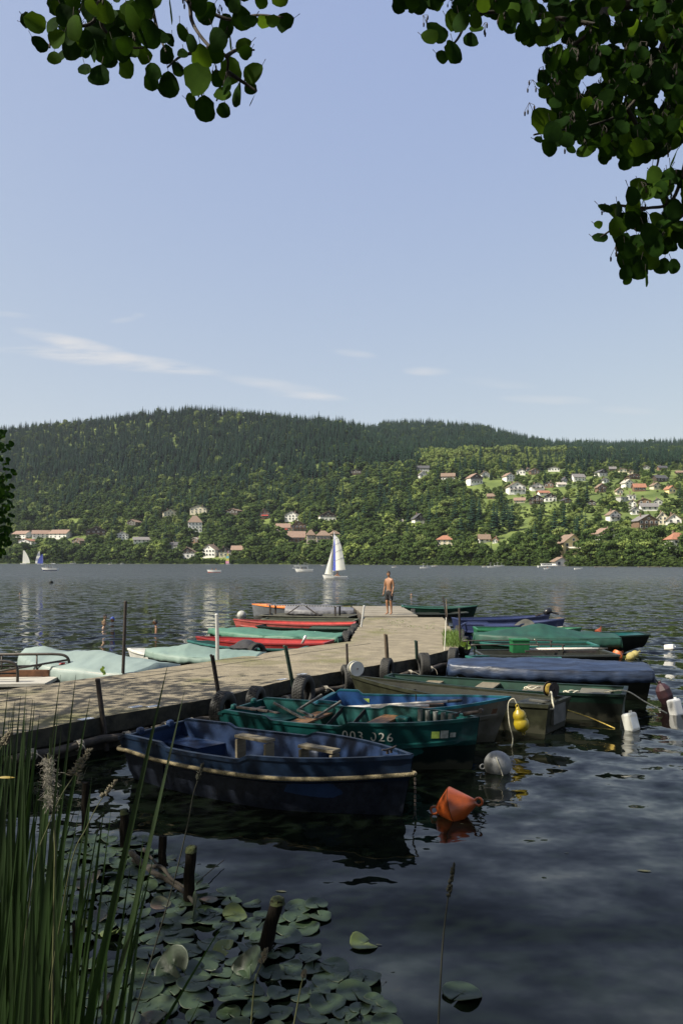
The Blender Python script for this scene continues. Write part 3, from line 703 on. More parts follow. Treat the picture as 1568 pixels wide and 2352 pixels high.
def ragged(pl, step=.16, amp=.022):
    out = []
    for i in range(len(pl)):
        a, b = pl[i], pl[(i + 1) % len(pl)]; L = (b - a).length; k = max(1, int(L / step)); nn_ = Vector((b.y - a.y, a.x - b.x, 0)).normalized() if L else Vector()
        for j in range(k):
            q = a.lerp(b, j / k); q = q + nn_ * amp * noise.noise(q * 3.3) * 2; out.append(q)
    return out
rp = ragged(poly)
import bmesh
def slab(name, pl, z0, z1, m_, parent, inset=0.0):
    bm = bmesh.new(); vs = [bm.verts.new((p.x, p.y, z1)) for p in pl]; f = bm.faces.new(vs)
    if f.normal.z < 0: f.normal_flip()
    r_ = bmesh.ops.extrude_face_region(bm, geom=[f]); 
    for g_ in r_['geom']:
        if isinstance(g_, bmesh.types.BMVert): g_.co.z = z0
    bmesh.ops.recalc_face_normals(bm, faces=bm.faces)
    me = bpy.data.meshes.new(name); bm.to_mesh(me); bm.free()
    for q in (m_ if isinstance(m_, list) else [m_]): me.materials.append(q)
    if isinstance(m_, list):
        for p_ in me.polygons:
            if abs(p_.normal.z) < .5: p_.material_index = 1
    o = bpy.data.objects.new(name, me); COL.objects.link(o); o.parent = parent; return o
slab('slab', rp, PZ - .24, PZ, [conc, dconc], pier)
def inset(pl, k):
    n_ = len(pl); out = []
    for i in range(n_):
        a, b, c = pl[i - 1], pl[i], pl[(i + 1) % n_]; t = (c - a); t.normalize(); out.append(b + Vector((-t.y, t.x, 0)) * k)
    return out
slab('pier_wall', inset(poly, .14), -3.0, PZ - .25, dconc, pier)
# construction joints, one proud seam strip per bay
jt = MB()
def seam(a, b, w=.018):
    jt = MB()
    a = Vector(a); b = Vector(b); k = 14; t = (b - a).normalized(); s_ = Vector((-t.y, t.x, 0))
    pts = [a.lerp(b, i / k) + s_ * .03 * noise.noise(a.lerp(b, i / k) * 4) for i in range(k + 1)]
    for p_, q_ in zip(pts, pts[1:]): jt.add([p_ - s_ * w + Vector((0, 0, .004)), q_ - s_ * w + Vector((0, 0, .004)), q_ + s_ * w + Vector((0, 0, .004)), p_ + s_ * w + Vector((0, 0, .004))], [(0, 1, 2, 3)])
    jt.build('joint', mat('dark_joint', (.05, .045, .035), .95), pier)
for (a, b) in [((290, 1560), (560, 1520)), ((560, 1520), (850, 1478)), ((0, 1612), (60, 1602)), ((517, 1532), (640, 1532)), ((140, 1590), (290, 1560))]: seam(G(*a, PZ), G(*b, PZ))

# wooden deck at the far end
wood_g = mat('weathered_boards', (.30, .27, .21), .85, scale=3, col2=(.15, .13, .10), stretch=(.6, 8, 8), bump=.004, bscale=30)
dk = thing('wooden_deck', 'grey plank deck at the outer end of the concrete pier under the standing man', 'deck')
mb = MB(); y0, y1 = G(0, 1416.5, PZ).y, G(0, 1394, PZ).y; k = 24
for i in range(k):
    ya = lerp(y0, y1, i / k) + .03; yb = lerp(y0, y1, (i + 1) / k) - .03; t = (i + .5) / k
    xl, xr = lerp(.90, .50, t), lerp(2.98 + .05, 2.87, t)
    mb.box(((xl + xr) / 2 + rnd.uniform(-.02, .02), (ya + yb) / 2, PZ + .015 + rnd.uniform(-.006, .006)), (xr - xl, yb - ya, .05))
mb.build('deck_board', wood_g, dk)
mb = MB()
for xx in (.8, 1.8, 2.8): mb.beam((xx, y0, PZ - .1), (xx - .15, y1, PZ - .1), .12, .17)
for yy in (y0 + .4, (y0 + y1) / 2, y1 - .3):
    for xx in (.85, 2.75): mb.tube([(xx, yy, PZ - .1), (xx, yy, -2.5)], .09, 8)
mb.build('deck_frame', mat('dark_posts', (.05, .04, .03), .9), dk)
# small metal number plates and their bolts along the edge
plate_m = mat('galvanised_plate', (.5, .52, .55), .35, .2, 8, metal=.6)
for i, (px, py) in enumerate([(312, 1628), (344, 1630 - 3), (512, 1596), (640, 1565), (686, 1553), (812, 1532 - 2), (880, 1520), (955, 1507), (190, 1656)]):
    q = G(px + (8 if i else 0), py - 4, PZ); mb = MB(); mb.box((0, 0, .006), (.20, .11, .008)); 
    for sx in (-.08, .08): mb.lathe([(0, .013), (.008, .012), (.01, .009)], 8, Matrix.Translation((sx, 0, 0)))
    o = mb.build('number_plate', plate_m); o.location = q; o.rotation_euler = (0, 0, R(52))
    tag(o, 'small flat metal plate screwed to the pier edge', 'plate', 'metal plates along the pier edge')
# mooring posts along both edges
rust = mat('rusty_dark_steel', (.045, .032, .025), .8, scale=18, col2=(.015, .014, .014), bump=.003, bscale=60)
def post(x0, y0_, x1, y1_, z0, r_, m_, label, name='mooring_post', flat=False, group='steel posts on the pier edge', down=.0):
    a = G(x0, y0_, z0); b = P(x1, y1_, a.y * (1.0)); mb = MB(); o = thing(name, label, 'post', a, 0, group)
    dv = b - a; st = dv * (-down)
    if flat: mb.beam(st, dv, r_ * 2, r_ * 1.2); mb.beam(st + Vector((r_ * 1.2, 0, 0)), dv + Vector((r_ * 1.2, 0, 0)), r_ * .5, r_ * 2.2)
    else: mb.tube([st, dv * .5, dv], [r_, r_, r_ * .95], 10)
    mb.build('post', m_, o, auto=True)
    cp = MB(); cp.lathe([(0, .02), (r_ * .8, .015), (r_ * 1.05, 0), (r_ * 1.05, -.02)], 10, Matrix.Translation(dv)); cp.build('cap', m_, o)
    return o
steelg = mat('galvanised_pole', (.52, .52, .50), .45, .15, 6, metal=.4); oldw = mat('old_post_wood', (.16, .12, .08), .9, .4, 5, stretch=(8, 8, 1))
green_p = mat('dark_green_paint', (.02, .045, .03), .6, .3, 9)
post(283, 1546, 289, 1382, PZ, .032, rust, 'tallest rusty steel post on the left edge of the pier, with a hanging chain')
post(500, 1515, 498, 1411, PZ, .042, steelg, 'thick pale galvanised pole on the left edge of the pier')
post(236, 1647, 225, 1561, PZ, .035, rust, 'dark crooked post at the near left end of the right pier edge', down=.9)
post(501, 1600, 485, 1505, PZ, .022, rust, 'thin leaning steel post between the crooked post and the tilted green one', down=.3, flat=True)
post(668, 1562, 653, 1484, PZ, .024, green_p, 'green angle iron post leaning left above the big tyre', flat=True, down=.2)
post(798, 1538, 796, 1480, PZ, .026, rust, 'short straight dark post just left of the white spool', down=.2)
post(887, 1526, 883, 1457, PZ, .028, oldw, 'brown wooden post with pale edge right of the white spool', flat=True)
post(955, 1514, 953, 1472, PZ, .024, green_p, 'short green post left of the thin white rod', flat=True)
post(1020, 1494, 1024, 1420, PZ, .012, mat('white_rod', (.7, .68, .6), .5, .1, 5), 'thin white rod standing at the grassy corner of the pier')
post(1056, 1478, 1054, 1398, PZ, .03, rust, 'straight black post at the grassy corner of the pier')
post(1028, 1438, 1017, 1372, PZ, .024, rust, 'leaning black pole behind the thin white rod')
post(1027, 1434, 1024, 1377, PZ, .018, oldw, 'slim upright brown pole just right of the leaning black pole')
post(829, 1440, 836, 1392, PZ, .035, steelg, 'leaning grey pipe where the left boats meet the plank deck', down=.3)
# tyres used as fenders
rub = mat('black_rubber', (.028, .028, .026), .75, .35, 9, bump=.004, bscale=50)
def tyre(px, py, z, rad, wd, yaw, label, tilt=0.0, d=None):
    q = G(px, py, z) if d is None else P(px, py, d); o = thing('tyre', label, 'tyre', q, 0, 'old tyres hung on the pier as fenders')
    M = Matrix.Rotation(yaw, 4, 'Z') @ Matrix.Rotation(tilt, 4, 'X') @ Matrix.Rotation(R(90), 4, 'X')
    mb = MB(); ri = rad * .56; w = wd / 2
    prof = [(ri, -w * .62), (ri * 1.12, -w * .85), (rad * .80, -w * 1.02), (rad * .93, -w * .95), (rad * .975, -w * .78), (rad * .975, w * .78), (rad * .93, w * .95), (rad * .80, w * 1.02), (ri * 1.12, w * .85), (ri, w * .62), (ri * 1.0, w * .5), (rad * .9, w * .5), (rad * .9, -w * .5), (ri, -w * .5), (ri, -w * .62)]
    mb.lathe(prof, 36, M); mb.build('carcass', rub, o, smooth=True)
    tr = MB(); nb = 34
    for i in range(nb):
        for r_, row in enumerate((-.6, -.2, .2, .6)):
            th = 6.283 * (i + (.5 if r_ % 2 else 0)) / nb; T = M @ Matrix.Rotation(th, 4, 'Z') @ Matrix.Translation((rad * .985, 0, row * w * .98)) @ Matrix.Rotation(R(20 if r_ % 2 else -20), 4, 'X')
            sv = tr.T; tr.T = T; tr.box((0, 0, 0), (rad * .035, rad * .115, w * .33)); tr.T = sv
    tr.build('tread', rub, o)
    return o
PD = R(54.5)   # heading of the near pier edge
tyre(513, 1633, .36, .31, .20, PD + R(16), 'tyre nearest the camera, left of the stern of the numbered teal boat')
tyre(588, 1616, .36, .29, .19, PD + R(22), 'tyre at the far stern corner of the numbered teal boat')
tyre(697, 1589, .34, .31, .22, PD + R(14), 'large tyre directly below the tilted green post')
tyre(797, 1560, .36, .29, .19, PD + R(48), 'tyre hung below the short dark post at the bow of the olive punt')
tyre(888, 1541, .36, .28, .20, PD + R(18), 'low tyre below the brown wooden post')
tyre(973, 1530, .36, .30, .22, PD + R(40), 'tyre hung at the left end of the blue tarpaulin boat')
tyre(1040, 1512, .36, .26, .2, PD + R(18), 'small round tyre at the far end of the right pier edge')
tyre(1052, 1455, .25, .28, .2, R(80), 'upper tyre at the stern of the blue boats')
tyre(1059, 1466, .25, .28, .2, R(80), 'tyre by the straight black post')
tyre(1066, 1484, .25, .28, .2, R(60), 'tyre below the leafy sprout at the corner')
tyre(797, 1474, .3, .33, .24, R(75), 'large tyre nearest the camera on the left side, by the green tarpaulin boat')
tyre(808, 1462, .3, .30, .22, R(75), 'middle tyre of the left row behind the large one')
tyre(815, 1453, .3, .30, .22, R(75), 'farthest tyre of the left row')
tyre(590, 1497, .36, .24, .17, R(35), 'tyre leaning in the stern of the dark green boat left of the pier')
tyre(948, 1411, .25, .26, .2, R(85), 'tyre on the bow of the rowing boat at the plank deck')
# steel fender pipe along the right edge
pm = mat('rusty_pipe', (.075, .06, .045), .8, scale=7, col2=(.02, .018, .015), bump=.004, bscale=40); lash = mat('pale_lashing', (.35, .32, .26), .9, .3, 20)
pts = [G(px, py, .2) for px, py in [(-60, 1770), (70, 1738), (240, 1697), (331, 1681), (448, 1652), (520, 1640)]]
edge = [(0, 1692), (231, 1647), (507, 1601), (670, 1559), (788, 1541), (956, 1512), (1051, 1488)]
def along(px, off, z):
    for (a, b), (c, d) in zip(edge, edge[1:]):
        if a <= px <= c:
            q = G(px, lerp(b, d, (px - a) / (c - a)), PZ); break
    else: q = G(*edge[0], PZ)
    return Vector((q.x + off * .81, q.y - off * .58, z))
segs = [('nearest length of rusty pipe lashed along the pier wall', 2, 330), ('second length of rusty pipe, behind the stern of the blue boat', 338, 508), ('third length of rusty pipe between the two tyres of the teal boat', 520, 668), ('fourth length of rusty pipe behind the olive punt', 700, 900), ('farthest length of rusty pipe by the blue tarpaulin boat', 905, 1048)]
for lb, a, b in segs:
    o = thing('fender_pipe', lb, 'pipe', (0, 0, 0), 0, 'rusty pipes lashed along the pier wall')
    pp = [along(lerp(a, b, i / 6), .10, .20 + .02 * math.sin(i * 2.1)) for i in range(7)]
    mb = MB(); mb.tube(pp, .058, 12); mb.build('pipe', pm, o, smooth=True)
    for k in (1, 3, 5):
        q = pp[k]; ls = MB(); dr = (pp[k + 1] - pp[k - 1]).normalized() if k < 6 else Vector((1, 0, 0))
        for j in range(4):
            c = q + dr * (.025 * j); e1 = dr.cross(Vector((0, 0, 1))).normalized(); e2 = e1.cross(dr)
            ls.tube([c + (e1 * math.cos(t_) + e2 * math.sin(t_)) * .068 for t_ in [6.283 * i / 12 for i in range(13)]], .010, 5)
        e = q + Vector((.05, -.04, .03)); w_ = rnd.uniform(.3, 1); ls.tube(curve([e, e + Vector((.08 * w_, -.03, .01)), e + Vector((.2 * w_, -.06, -.05)), e + Vector((.24 * w_, -.07, -.14))], 4), .006, 5)
        ls.build('lashing', lash, o, smooth=True)

# ---------------------------------------------------------------- boats
def plank_gunwale(t, zs): return zs[0] * (1 - t) ** 2 + zs[1] * 2 * t * (1 - t) + zs[2] * t * t
class Hull:
    """outer shell from keel to gunwale; S(t, h) is the point at station t (0 stern, 1 bow) and height fraction h on one side"""
    def __init__(s, L, B, zs, tw=.8, bw=.0, full=.55, p=2.0, rake=.35, zb=-.22, prof=None, th=.045, steps=None, floor=.0):
        s.L, s.B, s.zs, s.tw, s.bw, s.full, s.p, s.rake, s.zb, s.th, s.steps, s.floor = L, B, zs, tw, bw, full, p, rake, zb, th, steps, floor
        s.prof = prof or [(0, 0), (.45, .03), (.70, .16), (.84, .42), (.93, .72), (1, 1)]
    def half(s, t):
        if t < .42: k = lerp(s.tw, 1, sst(-.25, .42, t))
        else: k = 1.0
        if t > s.full: k *= 1 - (1 - s.bw) * ((t - s.full) / (1 - s.full)) ** s.p
        return max(k, .012) * s.B / 2
    def sheer(s, t):
        z = plank_gunwale(t, s.zs)
        if s.steps:
            for (a, b, dz, w_) in s.steps: z += dz * sst(a - w_, a, t) * (1 - sst(b, b + w_, t))
        return z
    def S(s, t, j, side, ins=0.0):
        yf, hf = s.prof[j]; fl = 1 + .9 * sst(.5, 1, t) * (1 - s.bw)
        b = max(s.half(t) - ins, .004); z0 = s.zb + .16 * (1 - sst(0, .22, t)) * (s.prof is PLAST1) + (.10 * sst(.6, 1, t) if s.bw < .3 else (.30 + .1) * sst(.72, 1, t)); zt = s.sheer(t) if j == len(s.prof) - 1 else plank_gunwale(t, s.zs)
        x = -s.L / 2 + t * s.L - s.rake * (1 - hf) * sst(.45, 1, t) ** 1.3 - (ins * 1.1 if t > .97 else 0) + .10 * (1 - hf) * (1 - sst(0, .15, t))
        return Vector((x, side * b * (yf ** fl if yf > 0 else 0), lerp(z0, zt, hf)))
def build_hull(o, h, m_up, m_low, m_in, m_rail, split=3, NT=44, rail=.03, rail_sq=1.0, inner=True):
    K = len(h.prof); ts = [i / NT for i in range(NT + 1)]
    if h.steps:
        for (a, b, dz, w_) in h.steps: ts += [a - w_, a - w_ * .66, a - w_ * .33, a, b, b + w_ * .33, b + w_ * .66, b + w_]
        ts = sorted(set(round(max(0, min(1, x)), 4) for x in ts))
    mb = MB(); n_ = len(ts)
    for sd_ in (-1, 1):
        vs = [h.S(t, j, sd_) for t in ts for j in range(K)]
        for i in range(n_ - 1):
            for j in range(K - 1):
                f = (i * K + j, (i + 1) * K + j, (i + 1) * K + j + 1, i * K + j + 1)
                if sd_ > 0: f = f[::-1]
                mb.add([vs[q] for q in f], [(0, 1, 2, 3)], 1 if j >= split else 0)
    tr = [h.S(0, j, -1) for j in range(K - 1, 0, -1)] + [h.S(0, j, 1) for j in range(K)]
    mb.add(tr, [tuple(range(len(tr)))[::-1]], 1)
    if h.bw > .05:
        tr = [h.S(1, j, -1) for j in range(K - 1, 0, -1)] + [h.S(1, j, 1) for j in range(K)]; mb.add(tr, [tuple(range(len(tr)))], 1)
    bm = bmesh.new(); me = mb.mesh('hull', [m_low, m_up]); bm.from_mesh(me); bmesh.ops.remove_doubles(bm, verts=bm.verts, dist=.0005); bm.to_mesh(me); bm.free()
    ho = bpy.data.objects.new('hull', me); COL.objects.link(ho); ho.parent = o; me.shade_smooth(); me.set_sharp_from_angle(angle=R(35))
    if not inner: return ho
    # inner skin down to the floor
    mb = MB(); th = h.th; a0, a1 = th / h.L * 1.2, 1 - th / h.L * 1.5
    def I(t, k, sd_):
        tt = lerp(a0, a1, t); zt = h.sheer(tt) - .004; b = max(h.half(tt) - th, .006); zf = h.floor + .16 * sst(.8, 1, tt)
        fr = [(1.0, 0.0), (.95, .35), (.90, .75), (.84, 1.0), (.0, 1.0)][k]; fl = 1 + .6 * sst(.6, 1, tt) * (1 - h.bw)
        x = -h.L / 2 + tt * h.L - h.rake * .55 * fr[1] * sst(.45, 1, tt)
        return Vector((x, sd_ * b * (fr[0] ** fl if fr[0] else 0), lerp(zt, zf, fr[1])))
    for sd_ in (-1, 1):
        for i in range(n_ - 1):
            for k in range(4):
                vs = [I(ts[i], k, sd_), I(ts[i + 1], k, sd_), I(ts[i + 1], k + 1, sd_), I(ts[i], k + 1, sd_)]
                mb.add(vs if sd_ < 0 else vs[::-1], [(0, 1, 2, 3)])
        for t_ in (0, 1):
            vs = [I(t_, k, sd_) for k in range(5)] + [Vector((I(t_, 0, sd_).x, 0, I(t_, 0, sd_).z))]
            mb.add(vs, [tuple(range(6))])
    bm = bmesh.new(); me = mb.mesh('inner_skin', [m_in]); bm.from_mesh(me); bmesh.ops.remove_doubles(bm, verts=bm.verts, dist=.0005); bmesh.ops.recalc_face_normals(bm, faces=bm.faces); bm.to_mesh(me); bm.free()
    io = bpy.data.objects.new('inner_skin', me); COL.objects.link(io); io.parent = o; me.shade_smooth(); me.set_sharp_from_angle(angle=R(35))
    # flat rail closing the gap between the skins
    mb = MB()
    def rl(t, sd_):
        tt = t; p_ = h.S(tt, K - 1, sd_); zt = p_.z; q_ = I(min(1, max(0, (tt - a0) / (a1 - a0))), 0, sd_)
        o_ = p_ + Vector((0, sd_ * .012, 0)); return o_, q_
    for sd_ in (-1, 1):
        pr = [rl(t, sd_) for t in ts]
        for i in range(n_ - 1):
            (o0, i0), (o1, i1) = pr[i], pr[i + 1]
            up = Vector((0, 0, .012)); dn = Vector((0, 0, -rail)); i0 = Vector((i0.x, i0.y, o0.z)); i1 = Vector((i1.x, i1.y, o1.z))
            i0 += Vector((0, -sd_ * .006, 0)); i1 += Vector((0, -sd_ * .006, 0))
            a = [o0 + up, o1 + up, i1 + up, i0 + up]; b = [o0 + dn, o1 + dn, i1 + dn * .5, i0 + dn * .5]
            vs = a + b; fs = [(0, 1, 2, 3), (0, 4, 5, 1), (3, 2, 6, 7), (4, 7, 6, 5)]
            if sd_ > 0: fs = [f[::-1] for f in fs]
            mb.add(vs, fs)
    for t in ([0, 1] if h.bw > .05 else [0]):
        (o0, i0), (o1, i1) = rl(t, -1), rl(t, 1); xo = .012 if t else -.012; xi = -th * 1.2 if t else th * 1.2
        mb.box(((o0.x + (xi) / 2), 0, o0.z - .008), (abs(xi) + .02, o1.y - o0.y, .042))
    bm = bmesh.new(); me = mb.mesh('gunwale', [m_rail]); bm.from_mesh(me); bmesh.ops.remove_doubles(bm, verts=bm.verts, dist=.0005); bm.to_mesh(me); bm.free()
    go_ = bpy.data.objects.new('gunwale', me); COL.objects.link(go_); go_.parent = o
    return ho
def moor(name, label, A, Bp, sink=0.0, group='boats moored along the pier'):
    """a boat from its stern point A to its bow point B (both seen in the photo)"""
    a = Vector((A.x, A.y, 0)); b = Vector((Bp.x, Bp.y, 0)); c = (a + b) / 2; d = b - a
    o = thing(name, label, 'boat', (c.x, c.y, sink), math.atan2(d.y, d.x), group); return o, d.length
def thwart(o, h, t, w, zoff, m_, name='thwart', droop=0.0, thick=.03):
    x = -h.L / 2 + t * h.L; b = h.half(t) - h.th - .002; z = h.sheer(t) - zoff; mb = MB()
    mb.box((x, 0, z), (w, 2 * b * .97, thick)); return mb.build(name, m_, o, bevel=.004)
def cleat(parent, x, y, z, rz=0.0, m_=None, s=1.0):
    mb = MB(); M = Matrix.Translation((x, y, z)) @ Matrix.Rotation(rz, 4, 'Z') @ Matrix.Scale(s, 4); mb.T = M
    for sx in (-.025, .025): mb.box((sx, 0, .015), (.014, .02, .035))
    mb.tube([(-.10, 0, .045), (-.05, 0, .034), (.05, 0, .034), (.10, 0, .045)], [.006, .011, .011, .006], 8); mb.T = None
    return mb.build('cleat', m_ or rust, parent)
def rope(name, label, pts, r_, m_, n=10, group=None, sub=6, parent=None):
    mb = MB(); mb.tube(curve(pts, sub), r_, n); o = mb.build(name, m_, parent, smooth=True)
    return tag(o, label, 'rope', group) if label else o
def laid_rope(name, pts, r_, m_, parent, pitch=.07, strands=3, sub=20):
    """a twisted three strand rope"""
    c = curve(pts, sub); L = 0; mb = MB(); n_ = len(c); acc = [0]
    for a, b in zip(c, c[1:]): L += (b - a).length; acc.append(L)
    N2 = int(L / .012); path = []; j = 0
    for i in range(N2 + 1):
        s_ = L * i / N2
        while j < n_ - 2 and acc[j + 1] < s_: j += 1
        path.append(c[j].lerp(c[j + 1], (s_ - acc[j]) / max(1e-6, acc[j + 1] - acc[j])))
    for k in range(strands):
        q = []
        for i, p_ in enumerate(path):
            t = (path[min(i + 1, N2)] - path[max(i - 1, 0)]).normalized(); a = t.cross(Vector((0, 0, 1))).normalized(); b = a.cross(t)
            th = 6.283 * (L * i / N2 / pitch + k / strands); q.append(p_ + (a * math.cos(th) + b * math.sin(th)) * r_ * .55)
        mb.tube(q, r_ * .58, 6)
    return mb.build(name, m_, parent, smooth=True)

def paint(name, c, rough=.42, scuff=.35, coat=.0, scale=3.0): return mat(name, c, rough, scuff, scale, bump=.0015, bscale=30, coat=coat, spec=.22)
blue_h = paint('scuffed_blue_plastic', (.006, .014, .032), .38); blue_i = paint('blue_plastic_inside', (.012, .026, .068), .42)
blue_low = mat('scuffed_shaded_blue_bottom', (.013, .017, .028), .5, scale=14, col2=(.006, .008, .014), bump=.002, bscale=60, spec=.2)  # hull underside painted near black in place of its shade
teal_h = paint('teal_plastic', (.004, .036, .036), .36); teal_i = paint('teal_plastic_inside', (.006, .058, .056), .42); dteal = paint('shaded_teal_bottom', (.003, .010, .010), .4)  # teal bottom darkened too, the shade under the hull is in its colour
sky_i = paint('light_blue_inside', (.013, .05, .15), .4); tq = paint('turquoise_rail', (.01, .08, .11), .4); dirtyw = mat('dirty_white_hull', (.11, .11, .10), .5, scale=5, col2=(.065, .065, .055), bump=.001)
olive = mat('olive_paint', (.024, .026, .015), .55, .35, 6, bump=.002, spec=.2); olive_i = mat('dark_olive_inside', (.016, .018, .012), .65, .4, 5, bump=.002)
dgreen = mat('dark_green_hull', (.005, .018, .012), .45, .35, 5, bump=.002, spec=.2); dgreen_i = mat('green_inside', (.008, .038, .025), .5, .35, 4)
black_h = mat('black_hull', (.008, .010, .008), .5, .3, 6, spec=.2); red_i = mat('red_paint', (.36, .028, .03), .4, .15, 4); red_h = mat('red_hull', (.22, .02, .02), .4, .2, 4)
grey_h = mat('grey_hull', (.13, .14, .155), .5, .2, 7); orange_d = mat('orange_deck', (.75, .22, .05), .45, .2, 5); white_h = mat('white_boat', (.62, .62, .58), .45, .12, 4)
tarp_g = mat('green_tarpaulin', (.05, .14, .095), .6, .16, 2.5, bump=.006, bscale=5); tarp_dg = mat('dark_green_canvas', (.007, .050, .033), .62, .3, 2.5, bump=.006, bscale=5)
tarp_p = mat('pale_teal_tarpaulin', (.195, .25, .232), .6, .08, 2, bump=.006, bscale=5); tarp_b = mat('blue_tarpaulin', (.016, .028, .060), .45, .55, 3.5, bump=.012, bscale=7, stretch=(.5, 2, 2)); tarp_gr = mat('grey_tarpaulin', (.13, .13, .14), .55, .2, 3, bump=.006, bscale=5)
plank = mat('old_bench_wood', (.17, .145, .095), .8, scale=4, col2=(.12, .10, .065), stretch=(8, .8, 8), bump=.002, bscale=25); plankd = mat('brown_bench_wood', (.16, .075, .025), .65, scale=4, col2=(.07, .04, .018), stretch=(8, .8, 8), bump=.002)
hemp = mat('hemp_rope', (.20, .165, .095), .95, .4, 30, bump=.002, bscale=90); palerope = mat('pale_rope', (.50, .47, .36), .9, .3, 30); yrope = mat('yellow_rope', (.5, .36, .08), .9, .3, 30); drope = mat('dark_rope', (.03, .03, .03), .9, .4, 30)
stick_y = mat('green_yellow_sticker', (.25, .35, .06), .6, .2, 20); stick_g = mat('faded_grey_sticker', (.25, .27, .25), .6, .3, 20)
PLAST = [(0, 0), (.42, .02), (.70, .12), (.82, .34), (.87, .62), (1.0, .66), (1.0, .72), (.95, .74), (.98, 1)]
PLAST1 = [(0, 0), (.42, .02), (.70, .12), (.82, .38), (.88, .71), (1.0, .76), (1.0, .81), (.96, .83), (.98, 1)]

def scum(m_, c=(.075, .075, .055), top=.10):
    """dried algae and lime along the waterline of a hull"""
    t = m_.node_tree; n = t.nodes; l = t.links; p = n['Principled BSDF']; src = p.inputs['Base Color'].links[0].from_socket
    co_ = n.new('ShaderNodeTexCoord'); sx = n.new('ShaderNodeSeparateXYZ'); l.new(co_.outputs['Object'], sx.inputs[0])
    a = n.new('ShaderNodeTexNoise'); a.inputs['Scale'].default_value = 9; a.inputs['Detail'].default_value = 6; l.new(co_.outputs['Object'], a.inputs['Vector'])
    ad = n.new('ShaderNodeMath'); ad.operation = 'MULTIPLY_ADD'; l.new(a.outputs['Fac'], ad.inputs[0]); ad.inputs[1].default_value = -.22; l.new(sx.outputs[2], ad.inputs[2])
    mr_ = n.new('ShaderNodeMapRange'); mr_.inputs['From Min'].default_value = top - .11; mr_.inputs['From Max'].default_value = top - .16; mr_.inputs['To Max'].default_value = .7; l.new(ad.outputs[0], mr_.inputs['Value'])
    mx_ = n.new('ShaderNodeMix'); mx_.data_type = 'RGBA'; l.new(mr_.outputs[0], mx_.inputs['Factor']); l.new(src, mx_.inputs['A']); mx_.inputs['B'].default_value = (*c, 1); l.new(mx_.outputs['Result'], p.inputs['Base Color'])
for m_ in (dteal, dirtyw, black_h, olive, dgreen, grey_h, red_h): scum(m_, (.05, .05, .035), .13)
# --- blue plastic boat with the rope fender
A, Bw = G(350, 1677, .52), G(948, 1747, .6)
b1, L = moor('rowing_boat', 'blue plastic boat with thick twisted rope fender, nearest the camera', A, Bw)
h = Hull(L, 1.42, (.53, .49, .60), tw=.72, full=.50, p=2.1, rake=.16, zb=-.25, prof=PLAST1, steps=[(.03, .20, .05, .035), (.56, 1.2, .055, .045)], floor=.10)
build_hull(b1, h, blue_h, blue_low, blue_i, blue_h, split=4); hb1 = h
pts = [h.S(t, 6, -1) + Vector((0, -.028, .0)) for t in [i / 20 for i in range(21)]]
pts = [h.S(0, 6, -1) + Vector((-.03, .25, 0))] + pts + [h.S(1, 6, 1) + Vector((.045, .0, .01)), h.S(.97, 6, 1) + Vector((0, .03, 0)), h.S(.9, 6, 1) + Vector((0, .03, 0)), h.S(.8, 6, 1) + Vector((0, .03, 0))]
laid_rope('rope_fender', pts, .022, hemp, b1, .075)
# moulded seats and the motor notch
mb = MB(); x0 = -L / 2
for sd_ in (-1, 1):
    mb.add([(x0 + .07, sd_ * .10, .36), (x0 + .07, sd_ * .46, .38), (x0 + .75, sd_ * .60, .33), (x0 + .62, sd_ * .16, .33), (x0 + .07, sd_ * .10, .12), (x0 + .62, sd_ * .16, .12), (x0 + .75, sd_ * .60, .12)], [(0, 1, 2, 3) if sd_ < 0 else (3, 2, 1, 0), (0, 3, 5, 4), (3, 2, 6, 5)])
mb.build('stern_seat', blue_i, b1, bevel=.02)
mb = MB(); mb.box((x0 + .05, -.26, .56), (.08, .10, .10)); mb.box((x0 + .05, .28, .56), (.08, .10, .10)); mb.build('stern_horn', blue_i, b1, bevel=.03)
def frame_seat(parent, x, y, z, ln, ht, rz, name='wooden_frame_bench'):
    mb = MB(); mb.T = Matrix.Translation((x, y, z)) @ Matrix.Rotation(rz, 4, 'Z')
    mb.box((0, 0, ht), (.15, ln, .035)); 
    for s_ in (-1, 1): mb.box((0, s_ * (ln / 2 - .03), ht / 2 - .018), (.15, .035, ht - .035))
    mb.T = None; return mb.build(name, plank, parent, bevel=.003)
frame_seat(b1, -.26, .06, .16, .52, .43, R(84)); frame_seat(b1, .66, .04, .16, .50, .42, R(84))
mb = MB(); mb.box((.36, .40, .30), (.26, .22, .36)); mb.build('moulded_box', mat('scuffed_blue_light', (.07, .09, .14), .5, .4, 9), b1, bevel=.03)
mb = MB(); mb.beam((-.4, -.1, .14), (.7, .06, .15), .18, .02); mb.beam((.1, .1, .165), (.9, .2, .17), .12, .02); mb.build('floor_board', plank, b1)
cleat(b1, L / 2 - .28, 0, h.sheer(.93) + .005, R(80), s=1.25)
mb = MB(); x = L / 2 - .02
for k in range(9): mb.tube([(x + .05, -.02 + .006 * (k % 2), .43 - k * .045), (x + .055, -.02, .40 - k * .045)], .012, 6)
mb.tube(curve([(x + .05, -.02, .05), (x + .03, -.04, -.02), (x + .06, -.05, -.08), (x + .08, -.03, -.02), (x + .05, -.02, .05)], 4), .004, 5); mb.build('bow_chain', rust, b1)

